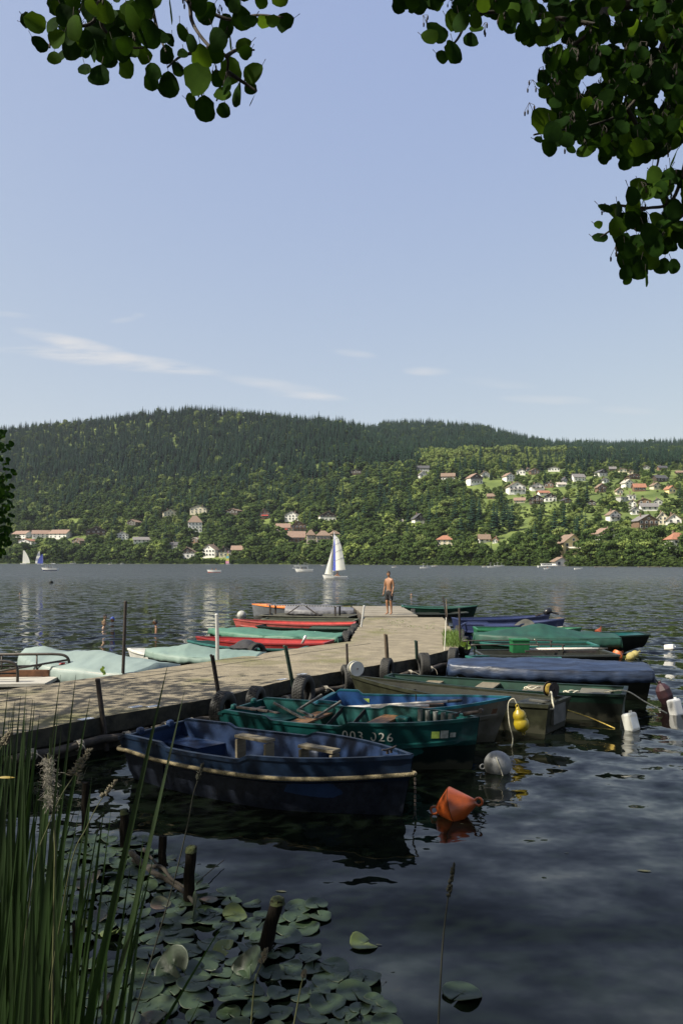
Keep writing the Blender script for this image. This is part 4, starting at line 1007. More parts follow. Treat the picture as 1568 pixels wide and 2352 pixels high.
# --- numbered teal boat
A, Bw = G(553, 1621, .55), G(1100, 1662, .60)
b2, L = moor('rowing_boat', 'numbered teal plastic boat with wooden benches and five rod tubes', A, Bw)
h = Hull(L, 1.42, (.54, .49, .62), tw=.74, full=.52, p=2.3, rake=.12, zb=-.25, prof=PLAST, steps=[(.03, .22, .05, .035), (.58, 1.2, .055, .045)], floor=.10)
build_hull(b2, h, teal_h, dteal, teal_i, teal_h, split=4); hb2 = h; x0 = -L / 2
mb = MB()
for sd_ in (-1, 1):
    mb.add([(x0 + .07, sd_ * .10, .38), (x0 + .07, sd_ * .46, .40), (x0 + .7, sd_ * .60, .35), (x0 + .6, sd_ * .16, .35), (x0 + .07, sd_ * .10, .12), (x0 + .6, sd_ * .16, .12), (x0 + .7, sd_ * .60, .12)], [(0, 1, 2, 3) if sd_ < 0 else (3, 2, 1, 0), (0, 3, 5, 4), (3, 2, 6, 5)])
mb.build('stern_seat', teal_i, b2, bevel=.02)
mb = MB(); mb.box((x0 + .05, -.26, .58), (.08, .10, .09)); mb.box((x0 + .05, .28, .58), (.08, .10, .09)); mb.build('stern_horn', teal_i, b2, bevel=.03)
thwart(b2, h, .30, .26, .10, plankd); thwart(b2, h, .60, .26, .13, plankd)
for tx in (.36, .46):
    mb = MB(); xx = x0 + tx * L; mb.beam((xx, -.35, .14), (xx + .06, h.half(tx) - .05, h.sheer(tx) - .03), .07, .012, up=(1, 0, 0)); mb.build('strap', mat('black_strap', (.01, .01, .01), .7), b2)
mb = MB(); mb.box((x0 + .66 * L, .48, .36), (.20, .18, .30)); mb.build('moulded_box', teal_i, b2, bevel=.03)
for k in range(5):
    t = .73 + .036 * k; y = h.half(t) - .13; x = x0 + t * L; z = h.sheer(t) - .03
    f = MB(); f.lathe([(.034, -.12), (.034, .035), (.029, .035), (.029, -.11), (0, -.11)], 14, Matrix.Translation((x, y, z))); f.build('rod_tube', mat('grey_tube', (.16, .17, .16), .5, .3, 12), b2, smooth=False, auto=True)
cleat(b2, L / 2 - .30, 0, h.sheer(.93) + .005, R(80), s=1.2)
mb = MB(); mb.T = Matrix.Translation((L / 2 - .05, 0, h.sheer(1) + .03)); mb.tube([(-.16, 0, 0), (.05, 0, .05)], [.03, .02], 8); mb.lathe([(0, -.03), (.03, -.03), (.035, 0), (.03, .03), (0, .03)], 10, Matrix.Translation((.07, 0, .06)) @ Matrix.Rotation(R(90), 4, 'X')); mb.T = None; mb.build('bow_roller', rust, b2)
# dark A-frames of a rod rest standing on the bench
rr = thing('rod_rest', 'black crossed metal rod rest leaning on the bench of the numbered teal boat', 'rod rest', b2.location + Vector((0, 0, .0)), b2.rotation_euler.z)
for nm_, pr in (('bar', [((x0 + .62, -.1, .66), (x0 + 1.12, .05, .40)), ((x0 + 1.12, .05, .40), (x0 + 1.45, .42, .66)), ((x0 + .85, .2, .52), (x0 + 1.1, .5, .72)), ((x0 + .85, .2, .52), (x0 + 1.16, .1, .47))]),):
    for a, b in pr: mb = MB(); mb.beam(a, b, .045, .03); mb.build(nm_, mat('peeling_black_metal', (.02, .02, .018), .7, scale=20, col2=(.10, .10, .09)), rr, bevel=.004)
rr2 = thing('outboard_bracket', 'dark folded outboard bracket lying across the stern of the numbered teal boat', 'bracket', b2.location, b2.rotation_euler.z)
mb = MB(); mb.beam((x0 + .1, -.25, .58), (x0 + .72, -.42, .60), .05, .03); mb.beam((x0 + .25, -.1, .56), (x0 + .85, -.35, .57), .05, .02); mb.beam((x0 + .35, .05, .55), (x0 + .5, -.45, .60), .08, .02); mb.build('bracket_arm', rust, rr2, bevel=.004)
def hull_text(parent, h, txt, t0, t1, z0, z1, m_, side=-1, ins=-.005, name='registration_number', skip=()):
    """letters wrapped on the upper band of a hull"""
    cu = bpy.data.curves.new('t', 'FONT'); cu.body = txt; cu.size = 1; cu.resolution_u = 3; cu.space_character = 1.18; to = bpy.data.objects.new('t', cu); COL.objects.link(to)
    bpy.context.view_layer.update(); dg = bpy.context.evaluated_depsgraph_get(); me = bpy.data.meshes.new_from_object(to.evaluated_get(dg)); bpy.data.objects.remove(to); bpy.data.curves.remove(cu)
    bm = bmesh.new(); bm.from_mesh(me); bmesh.ops.triangulate(bm, faces=bm.faces)
    bmesh.ops.subdivide_edges(bm, edges=[e for e in bm.edges if e.calc_length() > .12], cuts=2)
    xs = [v.co.x for v in bm.verts]; ys = [v.co.y for v in bm.verts]; x0_, x1_, y0_, y1_ = min(xs), max(xs), min(ys), max(ys)
    rr_ = random.Random(5); bad = []
    for f in bm.faces:
        c = f.calc_center_median(); u_ = (c.x - x0_) / (x1_ - x0_); v_ = (c.y - y0_) / (y1_ - y0_)
        for (a, b, c_, d_) in skip:
            if a < u_ < b and c_ < v_ < d_: bad.append(f); break
    bmesh.ops.delete(bm, geom=bad, context='FACES')
    for v_ in bm.verts:
        t = lerp(t0, t1, (v_.co.x - x0_) / (x1_ - x0_)); zz = lerp(z0, z1, (v_.co.y - y0_) / (y1_ - y0_))
        a = h.S(t, len(h.prof) - 2, side); b = h.S(t, len(h.prof) - 1, side); k = (zz - a.z) / max(.01, (b.z - a.z)); q = a.lerp(b, k); q.y += side * (-ins + .003); v_.co = q
    bm.to_mesh(me); bm.free(); me.materials.clear(); me.materials.append(m_); o = bpy.data.objects.new(name, me); COL.objects.link(o); o.parent = parent; return o
letter = mat('worn_white_letters', (.42, .42, .38), .7, .35, 25)
hull_text(b2, hb2, '003 026', .55, .735, .385, .50, letter, skip=[(.05, .085, 0, .25), (.20, .25, .25, .62), (.52, .62, .45, 1.0)])
def sticker(parent, h, t0, t1, z0, z1, m_, side=-1, name='sticker'):
    mb = MB(); K = len(h.prof)
    def f(u_, v_):
        t = lerp(t0, t1, u_); zz = lerp(z0, z1, v_); a = h.S(t, K - 2, side); b = h.S(t, K - 1, side); q = a.lerp(b, (zz - a.z) / max(.01, b.z - a.z)); q.y += side * .004; return q
    mb.grid(f, 4, 3); return mb.build(name, m_, parent)
sticker(b2, hb2, .86, .885, .43, .52, stick_y); sticker(b2, hb2, .888, .912, .43, .53, stick_g); sticker(b2, hb2, .918, .935, .44, .50, stick_g)

# --- light blue boat with a pale hull
A, Bw = G(742, 1606, .5), G(1173, 1607, .64)
b3, L = moor('rowing_boat', 'bright blue inside boat with dirty white hull and brown bench', A, Bw)
h = Hull(L, 1.35, (.52, .46, .68), tw=.7, full=.5, p=2.0, rake=.30, zb=-.25, prof=PLAST, steps=[(.04, .14, .06, .03)], floor=.08)
build_hull(b3, h, tq, dirtyw, sky_i, tq, split=8); hb3 = h; x0 = -L / 2
mb = MB(); mb.add([(x0 + .05, -.42, .33), (x0 + .05, .42, .33), (x0 + .75, .5, .30), (x0 + .75, -.5, .30), (x0 + .75, .5, .1), (x0 + .75, -.5, .1)], [(3, 2, 1, 0), (3, 5, 4, 2)]); mb.build('stern_seat', sky_i, b3)
thwart(b3, h, .58, .30, .10, plankd)
mb = MB(); xx = x0 + .47 * L; mb.beam((xx, h.half(.47) - .052, .12), (xx - .01, h.half(.47) - .045, h.sheer(.47) + .02), .035, .01, up=(1, 0, 0)); mb.build('strap', MATS['black_strap'], b3)
sticker(b3, h, .93, .955, .40, .52, mat('rust_plate', (.10, .05, .03), .8), name='plate')
mb = MB(); mb.box((x0 + .55, h.half(.2) - .062, .40), (.12, .01, .09)); mb.build('sticker', stick_y, b3)
def oar(parent_boat, a, b, label, blade=True, m_=None):
    a, b = Vector(a), Vector(b); o = thing('oar', label, 'oar', parent_boat.location, parent_boat.rotation_euler.z, 'oars lying in the boats'); mb = MB(); mb.tube([a, b], [.018, .022], 10); mb.build('shaft', m_ or mat('pale_oar', (.55, .52, .46), .5, .2, 8), o, smooth=True)
    d = (b - a).normalized(); mb = MB(); mb.tube([b, b + d * .22], .024, 10); mb.build('grip', MATS['black_rubber'], o, smooth=True)
    mb = MB(); mb.beam(a, a - d * .5, .14, .015); mb.build('blade', m_ or MATS['pale_oar'], o, bevel=.005); return o
oar(b3, (x0 + .9, -.45, .52), (x0 + 2.0, -.10, .585), 'pale oar with black grip lying on the rail of the bright blue boat')
oar(b3, (x0 + .75, -.50, .50), (x0 + 1.75, -.24, .53), 'second pale oar beneath the first one in the bright blue boat')

PUNT = [(0, 0), (.55, 0), (.82, .05), (.90, .4), (.95, .75), (1, 1)]
# --- olive punt: pointed end at the pier, transom to the lake
A, Bw = G(1284, 1612, .46), G(806, 1553, .52)
b4, L = moor('punt', 'long olive green wooden punt with rope reel on its square stern', A, Bw)
h = Hull(L, 1.12, (.47, .38, .54), tw=.78, full=.30, p=1.8, rake=.25, zb=-.16, prof=PUNT, floor=.02, th=.05)
build_hull(b4, h, olive, olive, olive_i, olive, split=9, rail=.045); hb4 = h; x0 = -L / 2
thwart(b4, h, .12, .40, .06, olive_i, 'stern_deck'); thwart(b4, h, .40, .28, .12, mat('grey_board', (.07, .075, .08), .6, .3, 4)); thwart(b4, h, .72, .24, .12, olive_i)
mb = MB(); mb.box((x0 + .30, -.1, .42), (.5, .03, .04)); mb.box((x0 + .02, 0, .28), (.05, .5, .30)); mb.build('motor_bracket', mat('grey_board2', (.09, .09, .08), .7, .3, 5), b4, bevel=.004)
mb = MB(); mb.box((x0 + L * .45, h.half(.45) * -.2, .33), (1.8, .05, .03)); mb.box((x0 + L * .45, .2, .33), (1.8, .05, .03)); mb.build('side_rail', olive, b4)
def reel(loc, rz, label, r_, w, m_c, m_r):
    o = thing('rope_reel', label, 'reel', loc, rz, 'rope reels on the boats'); M = Matrix.Rotation(R(90), 4, 'X')
    for s_ in (-1, 1):
        mb = MB(); mb.lathe([(0, s_ * w / 2), (r_, s_ * w / 2), (r_, s_ * (w / 2 + .012)), (0, s_ * (w / 2 + .012))], 24, M); mb.build('flange', m_c, o, auto=True)
    mb = MB()
    for k in range(9):
        z = -w / 2 + w * (k + .5) / 9; mb.lathe([(r_ * .72 + w * .055 * math.cos(a_), z + w * .055 * math.sin(a_)) for a_ in [6.283 * i / 8 for i in range(9)]], 22, M)
    mb.build('rope_coil', m_r, o, smooth=True); mb = MB(); mb.tube([(0, -w * .8, 0), (0, w * .8, 0)], .012, 8); mb.build('axle', rust, o); return o
q = b4.matrix_world if False else None
def in_boat(o, x, y, z):
    M = Matrix.Rotation(o.rotation_euler.z, 3, 'Z'); return M @ Vector((x, y, z)) + Vector(o.location)
reel(in_boat(b4, x0 + .25, -.28, .60), b4.rotation_euler.z + R(70), 'dark reel of yellow rope on the stern of the olive punt', .12, .11, rust, yrope)
reel(in_boat(b4, L / 2 - .12, .02, .68), b4.rotation_euler.z + R(60), 'white plastic reel of pale rope at the bow of the olive punt', .14, .12, mat('white_plastic', (.6, .6, .57), .4, .1, 5), palerope)
rope('rope', 'pale rope with a ring looped over the stern of the olive punt', [in_boat(b4, x0 + .25, -.2, .50), in_boat(b4, x0 + .1, .1, .62), in_boat(b4, x0 - .0, .3, .52), in_boat(b4, x0 - .02, .35, .4), in_boat(b4, x0 + .2, .4, .46)], .014, palerope)

# --- dark green punt with grey benches
A, Bw = G(1437, 1588, .46), G(890, 1551, .5)
b5, L = moor('punt', 'dark green open punt with three worn wooden benches', A, Bw)
h = Hull(L, 1.10, (.47, .40, .5), tw=.82, bw=.35, full=.4, p=2.2, rake=.25, zb=-.14, prof=PUNT, floor=.03, th=.04)
build_hull(b5, h, dgreen, black_h, dgreen_i, dgreen, split=4); hb5 = h; x0 = -L / 2
thwart(b5, h, .12, .52, .06, mat('ribbed_grey_mat', (.16, .15, .11), .8, scale=2, col2=(.05, .05, .04), stretch=(1, 60, 1)), 'ribbed_bench'); thwart(b5, h, .36, .36, .05, plank); thwart(b5, h, .56, .34, .05, plank); thwart(b5, h, .80, .3, .08, plank)
for t in (.24, .46, .66, .86): mb = MB(); xx = x0 + t * L; mb.box((xx, 0, .055), (.05, h.half(t) * 1.75, .03)); mb.build('rib', dgreen_i, b5)
for kx, ky in ((.36, .2), (.20, .38)):
    rope('rope', 'pale rope knotted on the %s bench of the dark green punt' % ('middle' if kx > .3 else 'ribbed'), [in_boat(b5, x0 + kx * L + .12 * math.cos(a_), ky + .1 * math.sin(a_ * 1.3), .46 + .02 * math.sin(3 * a_)) for a_ in [i * .8 for i in range(10)]], .013, palerope)
rope('mooring_rope', 'pale rope running from the dark green punt down to the white canister', [in_boat(b5, x0 + .35, .1, .44), in_boat(b5, x0 - .0, .2, .50), G(1480, 1612, .28), G(1530, 1638, .06)], .012, palerope)
rope('mooring_rope', 'yellowish rope slanting from the olive punt into the water by the white canister', [in_boat(b4, x0 * 1.0 + .3, .0, .40), G(1345, 1645, .12), G(1411, 1673, .0)], .009, yrope)

def cover(parent, h, m_, ridge, t0=.0, t1=1.0, over=.02, drop=.16, peaks=None, wr=.012, name='tarpaulin_cover', NT=70, NU=26, sag=0.0, lab=None):
    """a sheet over the gunwales: peaks are (t, height, width) of what props it up"""
    mb = MB(); K = len(h.prof)
    def f(a, b):
        t = lerp(t0, t1, a); u_ = (b - .5) * 2; bb = h.half(min(1, max(0, t))) + over; zt = h.sheer(t) + .02; e = .80
        if peaks: rz_ = max([hh_ * max(0, 1 - abs(t - pt) / pw) ** 1.15 for (pt, hh_, pw) in peaks] + [0]) + ridge * .35
        else: rz_ = ridge * math.sin(math.pi * min(1, max(0, .06 + t * .88))) ** .6
        x = -h.L / 2 + t * h.L
        n1 = noise.noise(Vector((x * 3, u_ * 2.2, 1.3))); n2 = noise.noise(Vector((x * 9, u_ * 5, 4.3)))
        if abs(u_) < e:
            w = abs(u_) / e; z = zt + rz_ * (1 - w) ** 1.0 - sag * math.sin(w * math.pi) * .5 + n1 * wr * 1.4 + n2 * wr * .5; y = u_ / e * bb
        else:
            w = (abs(u_) - e) / (1 - e); z = zt - w * drop * (1 + .25 * noise.noise(Vector((x * 5, 3, 3)))); y = math.copysign(bb + w * .015 + wr * 2.2 * w * noise.noise(Vector((x * 7, u_ * 1.5, 8))), u_)
        return Vector((x, y, z))
    mb.grid(f, NT, NU)
    for tt in (t0, t1):                                     # close the two ends
        ring = [f((tt - t0) / (t1 - t0), j / (NU - 1)) for j in range(NU)]; dx = -.03 if tt == t0 else .03; low = min(p_.z for p_ in ring)
        vs = ring + [Vector((p_.x + dx, p_.y * .99, min(p_.z, low + .02 * math.sin(i * 2)))) for i, p_ in enumerate(ring)]
        mb.add(vs, [(j, j + 1, NU + j + 1, NU + j) for j in range(NU - 1)])
    o = mb.build(name, m_, parent, smooth=True)
    sm = o.modifiers.new('cloth', 'SOLIDIFY'); sm.thickness = .006; o.data.set_sharp_from_angle(angle=R(50)); 
    if lab: o['label'] = lab
    return o
# --- blue tarpaulin boat
A, Bw = G(1484, 1527, .62), G(1030, 1522, .56)
b6, L = moor('rowing_boat', 'boat fully wrapped in a wrinkled dark blue tarpaulin', A, Bw)
h = Hull(L, 1.45, (.56, .52, .56), tw=.86, bw=.4, full=.45, p=2.2, rake=.3, zb=-.2, floor=.1)
build_hull(b6, h, black_h, mat('grey_black_hull', (.05, .05, .045), .5, .4, 6), black_h, black_h, split=2); cover(b6, h, tarp_b, .16, -.008, 1.0, .03, .22, wr=.016)
mb = MB(); mb.beam((x0 + 1.0, -.78, .33), (x0 + 2.6, -.80, .34), .012, .012); mb.build('batten', palerope, b6)
laid_rope('stern_rope', [(-L / 2 - .03, -.1, .48), (-L / 2 - .2, -.3, .30), (-L / 2 - .42, -.62, .06)], .016, drope, b6, .08)

def simple(name, label, A, Bw, beam, zs, mats_, tw=.75, bw=.0, full=.5, rake=.25, split=3, floor=.08, zb=-.2, prof=None, p=2.0, steps=None, seats=(), sm=None, rail=.03):
    o, L_ = moor(name, label, A, Bw); h_ = Hull(L_, beam, zs, tw=tw, bw=bw, full=full, rake=rake, zb=zb, floor=floor, prof=prof, p=p, steps=steps)
    build_hull(o, h_, *mats_, split=split, NT=30, rail=rail)
    for t in seats: thwart(o, h_, t, .26, .10, sm or plank)
    return o, h_, L_
pal_t = mat('pale_teal_rail', (.02, .12, .10), .45, .15, 5)
b7, h, L = simple('rowing_boat', 'low dark green boat with a thin teal rail just behind the blue tarpaulin', G(1290, 1512, .46), G(1100, 1513, .42) + Vector((-.3, .2, 0)), 1.2, (.42, .38, .46), (dgreen, black_h, dgreen_i, pal_t))
b8, h, L = simple('work_punt', 'black flat work punt with tubular rails and a green box', G(1400, 1497, .45), G(1095, 1498, .45), 1.35, (.44, .42, .44), (black_h, black_h, olive_i, mat('dark_rail', (.03, .035, .03), .5)), tw=.95, bw=.8, full=.7, prof=PUNT); x0 = -L / 2
def hoop(parent, pts, r_=.016, m_=None, name='tube_rail'):
    mb = MB(); mb.tube(pts, r_, 8); return mb.build(name, m_ or MATS['dark_steel_tube'], parent, smooth=True)
mat('dark_steel_tube', (.07, .06, .05), .5, .3, 20, metal=.3)
for y in (-.55, .45): hoop(b8, [(L / 2 - 2.0, y, .44), (L / 2 - 2.0, y, .58)] + curve([(L / 2 - 1.98, y, .64), (L / 2 - 1.85, y, .68), (L / 2 + .1, y, .68), (L / 2 + .15, y, .66)], 5) + [(L / 2 + .15, y, .42)])
mb = MB(); mb.box((0, 0, .0), (.42, .36, .30)); mb.box((0, 0, .17), (.45, .39, .05)); bx = mb.build('plastic_box', mat('green_box', (.01, .11, .035), .5, .2, 6), None, bevel=.01); bx.location = in_boat(b8, L / 2 - 1.1, -.2, .57); bx.rotation_euler.z = b8.rotation_euler.z; tag(bx, 'bright green plastic box between the rails of the black work punt', 'box')
rope('rope', 'white rope hanging over the rail beside the green box', [in_boat(b8, L / 2 - 1.55, -.45, .72), in_boat(b8, L / 2 - 1.65, -.6, .62), in_boat(b8, L / 2 - 1.75, -.62, .45), in_boat(b8, L / 2 - 1.95, -.65, .34)], .012, palerope)
for k in range(2): oar(b8, (x0 + 1.9 - k * .2, -.3 + .15 * k, .50), (x0 + .5 - k * .1, .15 + .15 * k, .56), ['nearer', 'farther'][k] + ' pale oar lying across the stern of the black work punt')
for k, (xx, yy) in enumerate([(.9, .4), (1.8, .3)]): mb = MB(); mb.box((x0 + xx, yy, .50), (.8, .06, .05)); mb.build('oar_rest', rust, b8)
b9, h, L = simple('rowing_boat', 'narrow dark boat with bright teal rims in front of the dark green canvas boat', G(1362, 1478, .5), G(1100, 1479, .48), 1.2, (.49, .46, .52), (dgreen, black_h, dgreen_i, pal_t), seats=(.5,))
# --- green canvas boat with a propped ridge
b10, h, L = simple('rowing_boat', 'wide boat under a dark green canvas propped up to a peak', G(1410, 1462, .55) , G(1082, 1458, .58), 1.5, (.56, .50, .60), (dgreen, black_h, dgreen_i, dgreen), tw=.85)
cover(b10, h, tarp_dg, .10, .0, .985, .03, .26, peaks=[(.52, .34, .45), (.2, .12, .25)], wr=.018)
b11, h, L = simple('rowing_boat', 'tall black hulled boat with teal deck sticking out behind the green canvas', G(1120, 1458, .55), G(1480, 1459, .55), 1.5, (.56, .54, .60), (black_h, black_h, teal_i, dgreen), tw=.8, bw=.55, rake=.12, floor=.44)
b12, h, L = simple('rowing_boat', 'medium green boat between the blue boat and the green canvas', G(1090, 1441, .55), G(1335, 1442, .55), 1.4, (.52, .46, .55), (mat('mid_green_hull', (.015, .12, .05), .45, .2, 5), dgreen, mat('mid_green_inside', (.02, .15, .07), .5, .2, 5), MATS['mid_green_hull']), seats=(.3, .6))
cbl = mat('cobalt_hull', (.022, .032, .09), .4, .2, 5); cbi = mat('cobalt_inside', (.03, .045, .13), .45, .15, 5)
b13, h, L = simple('rowing_boat', 'cobalt blue plastic boat with pale rope fender and grey cloth', G(1062, 1433, .5), G(1296, 1426, .68), 1.35, (.5, .44, .70), (cbl, cbl, cbi, cbl), prof=PLAST, steps=[(.03, .22, .05, .03), (.6, 1.2, .05, .03)], split=4)
laid_rope('rope_fender', [h.S(t, 6, -1) + Vector((0, -.02, 0)) for t in [.45 + .05 * i for i in range(12)]], .028, palerope, b13, .12)
mb = MB(); mb.grid(lambda a, b: Vector((lerp(.05, .75, a), lerp(-.62, -.05, b), .50 + .26 * math.sin(a * 2.6) * (1 - .6 * b) + .03 * noise.noise(Vector((a * 4, b * 4, 0))))), 12, 8); mb.grid(lambda a, b: Vector((lerp(.05, .75, a), -.62 - .02 * b, lerp(.50 + .26 * math.sin(a * 2.6), .44, b))), 12, 4); cc = mb.build('cloth_cover', mat('grey_cloth', (.12, .12, .11), .9, .3, 5), b13, smooth=True)
b14, h, L = simple('rowing_boat', 'farther cobalt blue boat with small outboard motor at its tip', G(1045, 1421, .5), G(1262, 1413, .6), 1.3, (.5, .46, .62), (cbl, cbl, cbi, cbl), prof=PLAST, split=4)
mo = thing('outboard_motor', 'small black outboard motor tilted up on the farther cobalt boat', 'motor', in_boat(b14, L / 2 - .1, 0, .62), b14.rotation_euler.z)
mb = MB(); mb.lathe([(0, -.16), (.10, -.15), (.13, 0), (.11, .13), (.05, .18), (0, .18)], 14, Matrix.Translation((0, 0, .12)) @ Matrix.Rotation(R(60), 4, 'Y')); mb.build('cowling', mat('black_plastic', (.012, .012, .014), .3), mo, smooth=True)
mb = MB(); mb.tube([(.1, 0, .1), (.45, 0, .02)], [.035, .025], 8); mb.beam((-.15, .1, .05), (-.4, .25, -.05), .04, .04); mb.build('shaft', rust, mo)
b15, h, L = simple('rowing_boat', 'dark green rowing boat tied to the outer right corner of the plank deck', G(922, 1391, .6), G(1096, 1391, .62), 1.3, (.60, .44, .62), (dgreen, dgreen, dgreen_i, mat('green_rail', (.03, .12, .09), .5)), tw=.5, seats=(.4, .7))
b16, h, L = simple('punt', 'low black punt in front of the dark green rowing boat by the plank deck', G(948, 1407, .36), G(1072, 1406, .36), 1.0, (.34, .30, .36), (black_h, black_h, olive_i, mat('dark_rail2', (.05, .06, .05), .5)), bw=.5, prof=PUNT)

# --- left side of the pier, near to far
b17, h, L = simple('motor_boat', 'large boat under a pale teal tarpaulin behind the tubular railing', G(360, 1545, .40), G(60, 1512, .55), 1.9, (.45, .5, .6), (white_h, grey_h, white_h, white_h), tw=.9, bw=.2)
cover(b17, h, tarp_p, .16, .0, 1.0, .04, .34, peaks=[(.42, .24, .7), (.85, .20, .4)], wr=.024)
b18, h, L = simple('rowing_boat', 'plain white boat between the two pale green tarpaulins', G(545, 1512, .4), G(420, 1503, .4) + Vector((-1.6, .9, 0)), 1.3, (.42, .4, .45), (white_h, white_h, white_h, white_h), seats=(.3, .6))
b19, h, L = simple('rowing_boat', 'boat under a pale green tarpaulin next to the galvanised pole', G(600, 1502, .5), G(335, 1499, .5), 1.5, (.46, .46, .52), (dgreen, dgreen, dgreen_i, dgreen), tw=.85)
cover(b19, h, mat('pale_green_tarpaulin', (.15, .215, .185), .6, .1, 2, bump=.006, bscale=5), .10, 0, 1, .03, .14, peaks=[(.30, .10, .4), (.62, .20, .45)], wr=.02)
b20, h, L = simple('rowing_boat', 'dark blue green boat with a dark cloth heap, left of the red one', G(700, 1484, .46), G(430, 1466, .56), 1.15, (.42, .38, .5), (mat('petrol_hull', (.01, .055, .055), .45, .2, 5), black_h, mat('petrol_inside', (.015, .07, .065), .5, .25, 5), mat('petrol_rail', (.02, .11, .10), .5)), seats=(.35,), tw=.6)
mb = MB(); mb.grid(lambda a, b: Vector((lerp(-.42, .36, a), lerp(-.3, .3, b), .42 + .25 * math.sin(a * 3.14) * (math.sin(b * 3.14) ** .5) * (1.1 - .5 * a) + .04 * noise.noise(Vector((a * 5, b * 5, 2))))), 18, 12)
ob = mb.build('cloth_heap', mat('black_cloth', (.03, .03, .035), .85, .4, 5), None, smooth=True); ob.location = in_boat(b20, -.2, .45, 0); ob.rotation_euler.z = b20.rotation_euler.z; tag(ob, 'dark grey cloth draped over a motor between the dark boat and the red boat', 'cloth')
b21, h, L = simple('rowing_boat', 'bright red open boat with its stern against the pier', G(756, 1474, .5), G(450, 1464, .52), 1.35, (.5, .42, .55), (red_h, red_h, red_i, red_h), prof=PLAST, split=4, tw=.7, seats=(.8,), sm=red_i)
mb = MB(); mb.tube([(-L / 2 + .75, .1, .42), (-L / 2 + .62, .15, .66)], .04, 10); mb.build('rod_holder', steelg, b21, smooth=True); mb = MB(); mb.lathe([(.035, 0), (.06, 0), (.06, .015), (.035, .015)], 14, Matrix.Translation((-L / 2 + 1.2, .52, .33)) @ Matrix.Rotation(R(90), 4, 'X')); mb.build('drain_ring', white, b21)
b22, h, L = simple('rowing_boat', 'boat under a bright green tarpaulin beside the tyres', G(792, 1460, .48), G(478, 1447, .52), 1.45, (.48, .42, .54), (dgreen, black_h, dgreen_i, dgreen), tw=.85)
cover(b22, h, tarp_g, .08, 0, .99, .03, .15, peaks=[(.68, .14, .3), (.30, .11, .3)], wr=.02)
b23, h, L = simple('punt', 'dark green open punt with cross braces behind the bright green tarpaulin', G(812, 1441, .48), G(598, 1437, .45), 1.3, (.47, .42, .47), (dgreen, black_h, mat('blackish_green_inside', (.012, .04, .028), .5, .3, 5), dgreen), bw=.6, tw=.9, prof=PUNT, seats=(.3,), sm=dgreen)
for t in (.18, .45, .55): mb = MB(); mb.beam((-L / 2 + t * L, -.5, .2), (-L / 2 + t * L + .15, .5, .44), .05, .05); mb.build('brace', dgreen, b23)
b24, h, L = simple('rowing_boat', 'faded red boat behind the dark green punt', G(815, 1431, .5), G(536, 1426, .55), 1.3, (.5, .42, .62), (mat('faded_red_hull', (.34, .07, .06), .5, .2, 5), red_h, mat('faded_red_inside', (.55, .07, .06), .5, .25, 5), MATS['faded_red_hull']), prof=PLAST, split=4, seats=(.55,), sm=mat('grey_pink', (.25, .13, .12), .6))
b25, h, L = simple('punt', 'long olive punt with a row of stickers on its side', G(818, 1424, .46), G(606, 1422, .44), 1.2, (.46, .44, .46), (olive, black_h, olive_i, mat('olive_rail', (.09, .10, .06), .6)), bw=.7, tw=.9, prof=PUNT)
for k, c in enumerate([(.3, .35, .05), (.4, .4, .38), (.25, .07, .09), (.08, .14, .35), (.1, .2, .5), (.3, .32, .35), (.06, .1, .3)]): sticker(b25, h, .05 + k * .035, .075 + k * .035, .26, .37, mat('sticker_colour_%d' % k, c, .6, .3, 30), side=1)
# grey hull with orange foredeck
b26, h, L = simple('motor_boat', 'grey hulled boat with varnished orange foredeck pointing to the lake', G(800, 1397, .5), G(579, 1389, .62), 1.6, (.5, .46, .66), (grey_h, grey_h, orange_d, orange_d), tw=.8, p=2.4, rake=.1, floor=.42)
mb = MB()
def fd(a, b):
    t = lerp(.55, .985, a); return Vector((-L / 2 + t * L, lerp(-1, 1, b) * max(.01, h.half(t) - .03), h.sheer(t) + .015 + .12 * (1 - (2 * b - 1) ** 2) * (1 - a) ** .8))
mb.grid(fd, 14, 9); mb.build('foredeck', orange_d, b26, smooth=True); cleat(b26, L / 2 - .4, 0, h.sheer(.9) + .05)
b27, h, L = simple('rowing_boat', 'boat under a shiny grey tarpaulin at the outer left side of the pier', G(812, 1401, .5), G(655, 1401, .5), 1.5, (.5, .48, .5), (black_h, black_h, black_h, black_h), bw=.3)
cover(b27, h, tarp_gr, .12, 0, 1, .03, .2, peaks=[(.75, .28, .5), (.4, .24, .5)], wr=.03)
b28, h, L = simple('work_barge', 'black barge carrying a long slotted steel table', G(812, 1413, .4), G(610, 1411, .35), 1.5, (.38, .36, .36), (black_h, black_h, olive_i, mat('barge_rail', (.10, .10, .08), .6)), tw=.95, bw=.85, prof=PUNT)
tb = thing('steel_table', 'long slotted steel table with braced legs standing on the black barge', 'table', in_boat(b28, .15, .1, .36), b28.rotation_euler.z)
mb = MB(); mb.box((0, 0, .43), (3.3, .7, .04)); mb.build('table_top', mat('grey_steel', (.10, .10, .10), .5, .2, 10, metal=.3), tb)
for k in range(26): pass
mb = MB()
for k in range(26): mb.box((-1.55 + k * .124, .36, .43), (.05, .012, .025))
mb.build('slot', mat('pale_slot', (.4, .4, .38), .6), tb)
for sx in (-1.5, 1.5):
    for sy in (-.3, .3): mb = MB(); mb.box((sx, sy, .205), (.06, .06, .41)); mb.build('leg', rust, tb)
for s_ in (-1, 1): mb = MB(); mb.beam((.15 * s_ , .3, .41), (.75 * s_, .3, .02), .05, .04); mb.build('brace', rust, tb)
b29, h, L = simple('rowing_boat', 'dark green boat with pale yellow side at the far left corner of the deck', G(812, 1387, .62), G(690, 1385, .6) + Vector((-1.2, 0, 0)), 1.2, (.62, .5, .6), (mat('yellow_green_side', (.25, .26, .12), .6), dgreen, dgreen_i, dgreen), split=4)
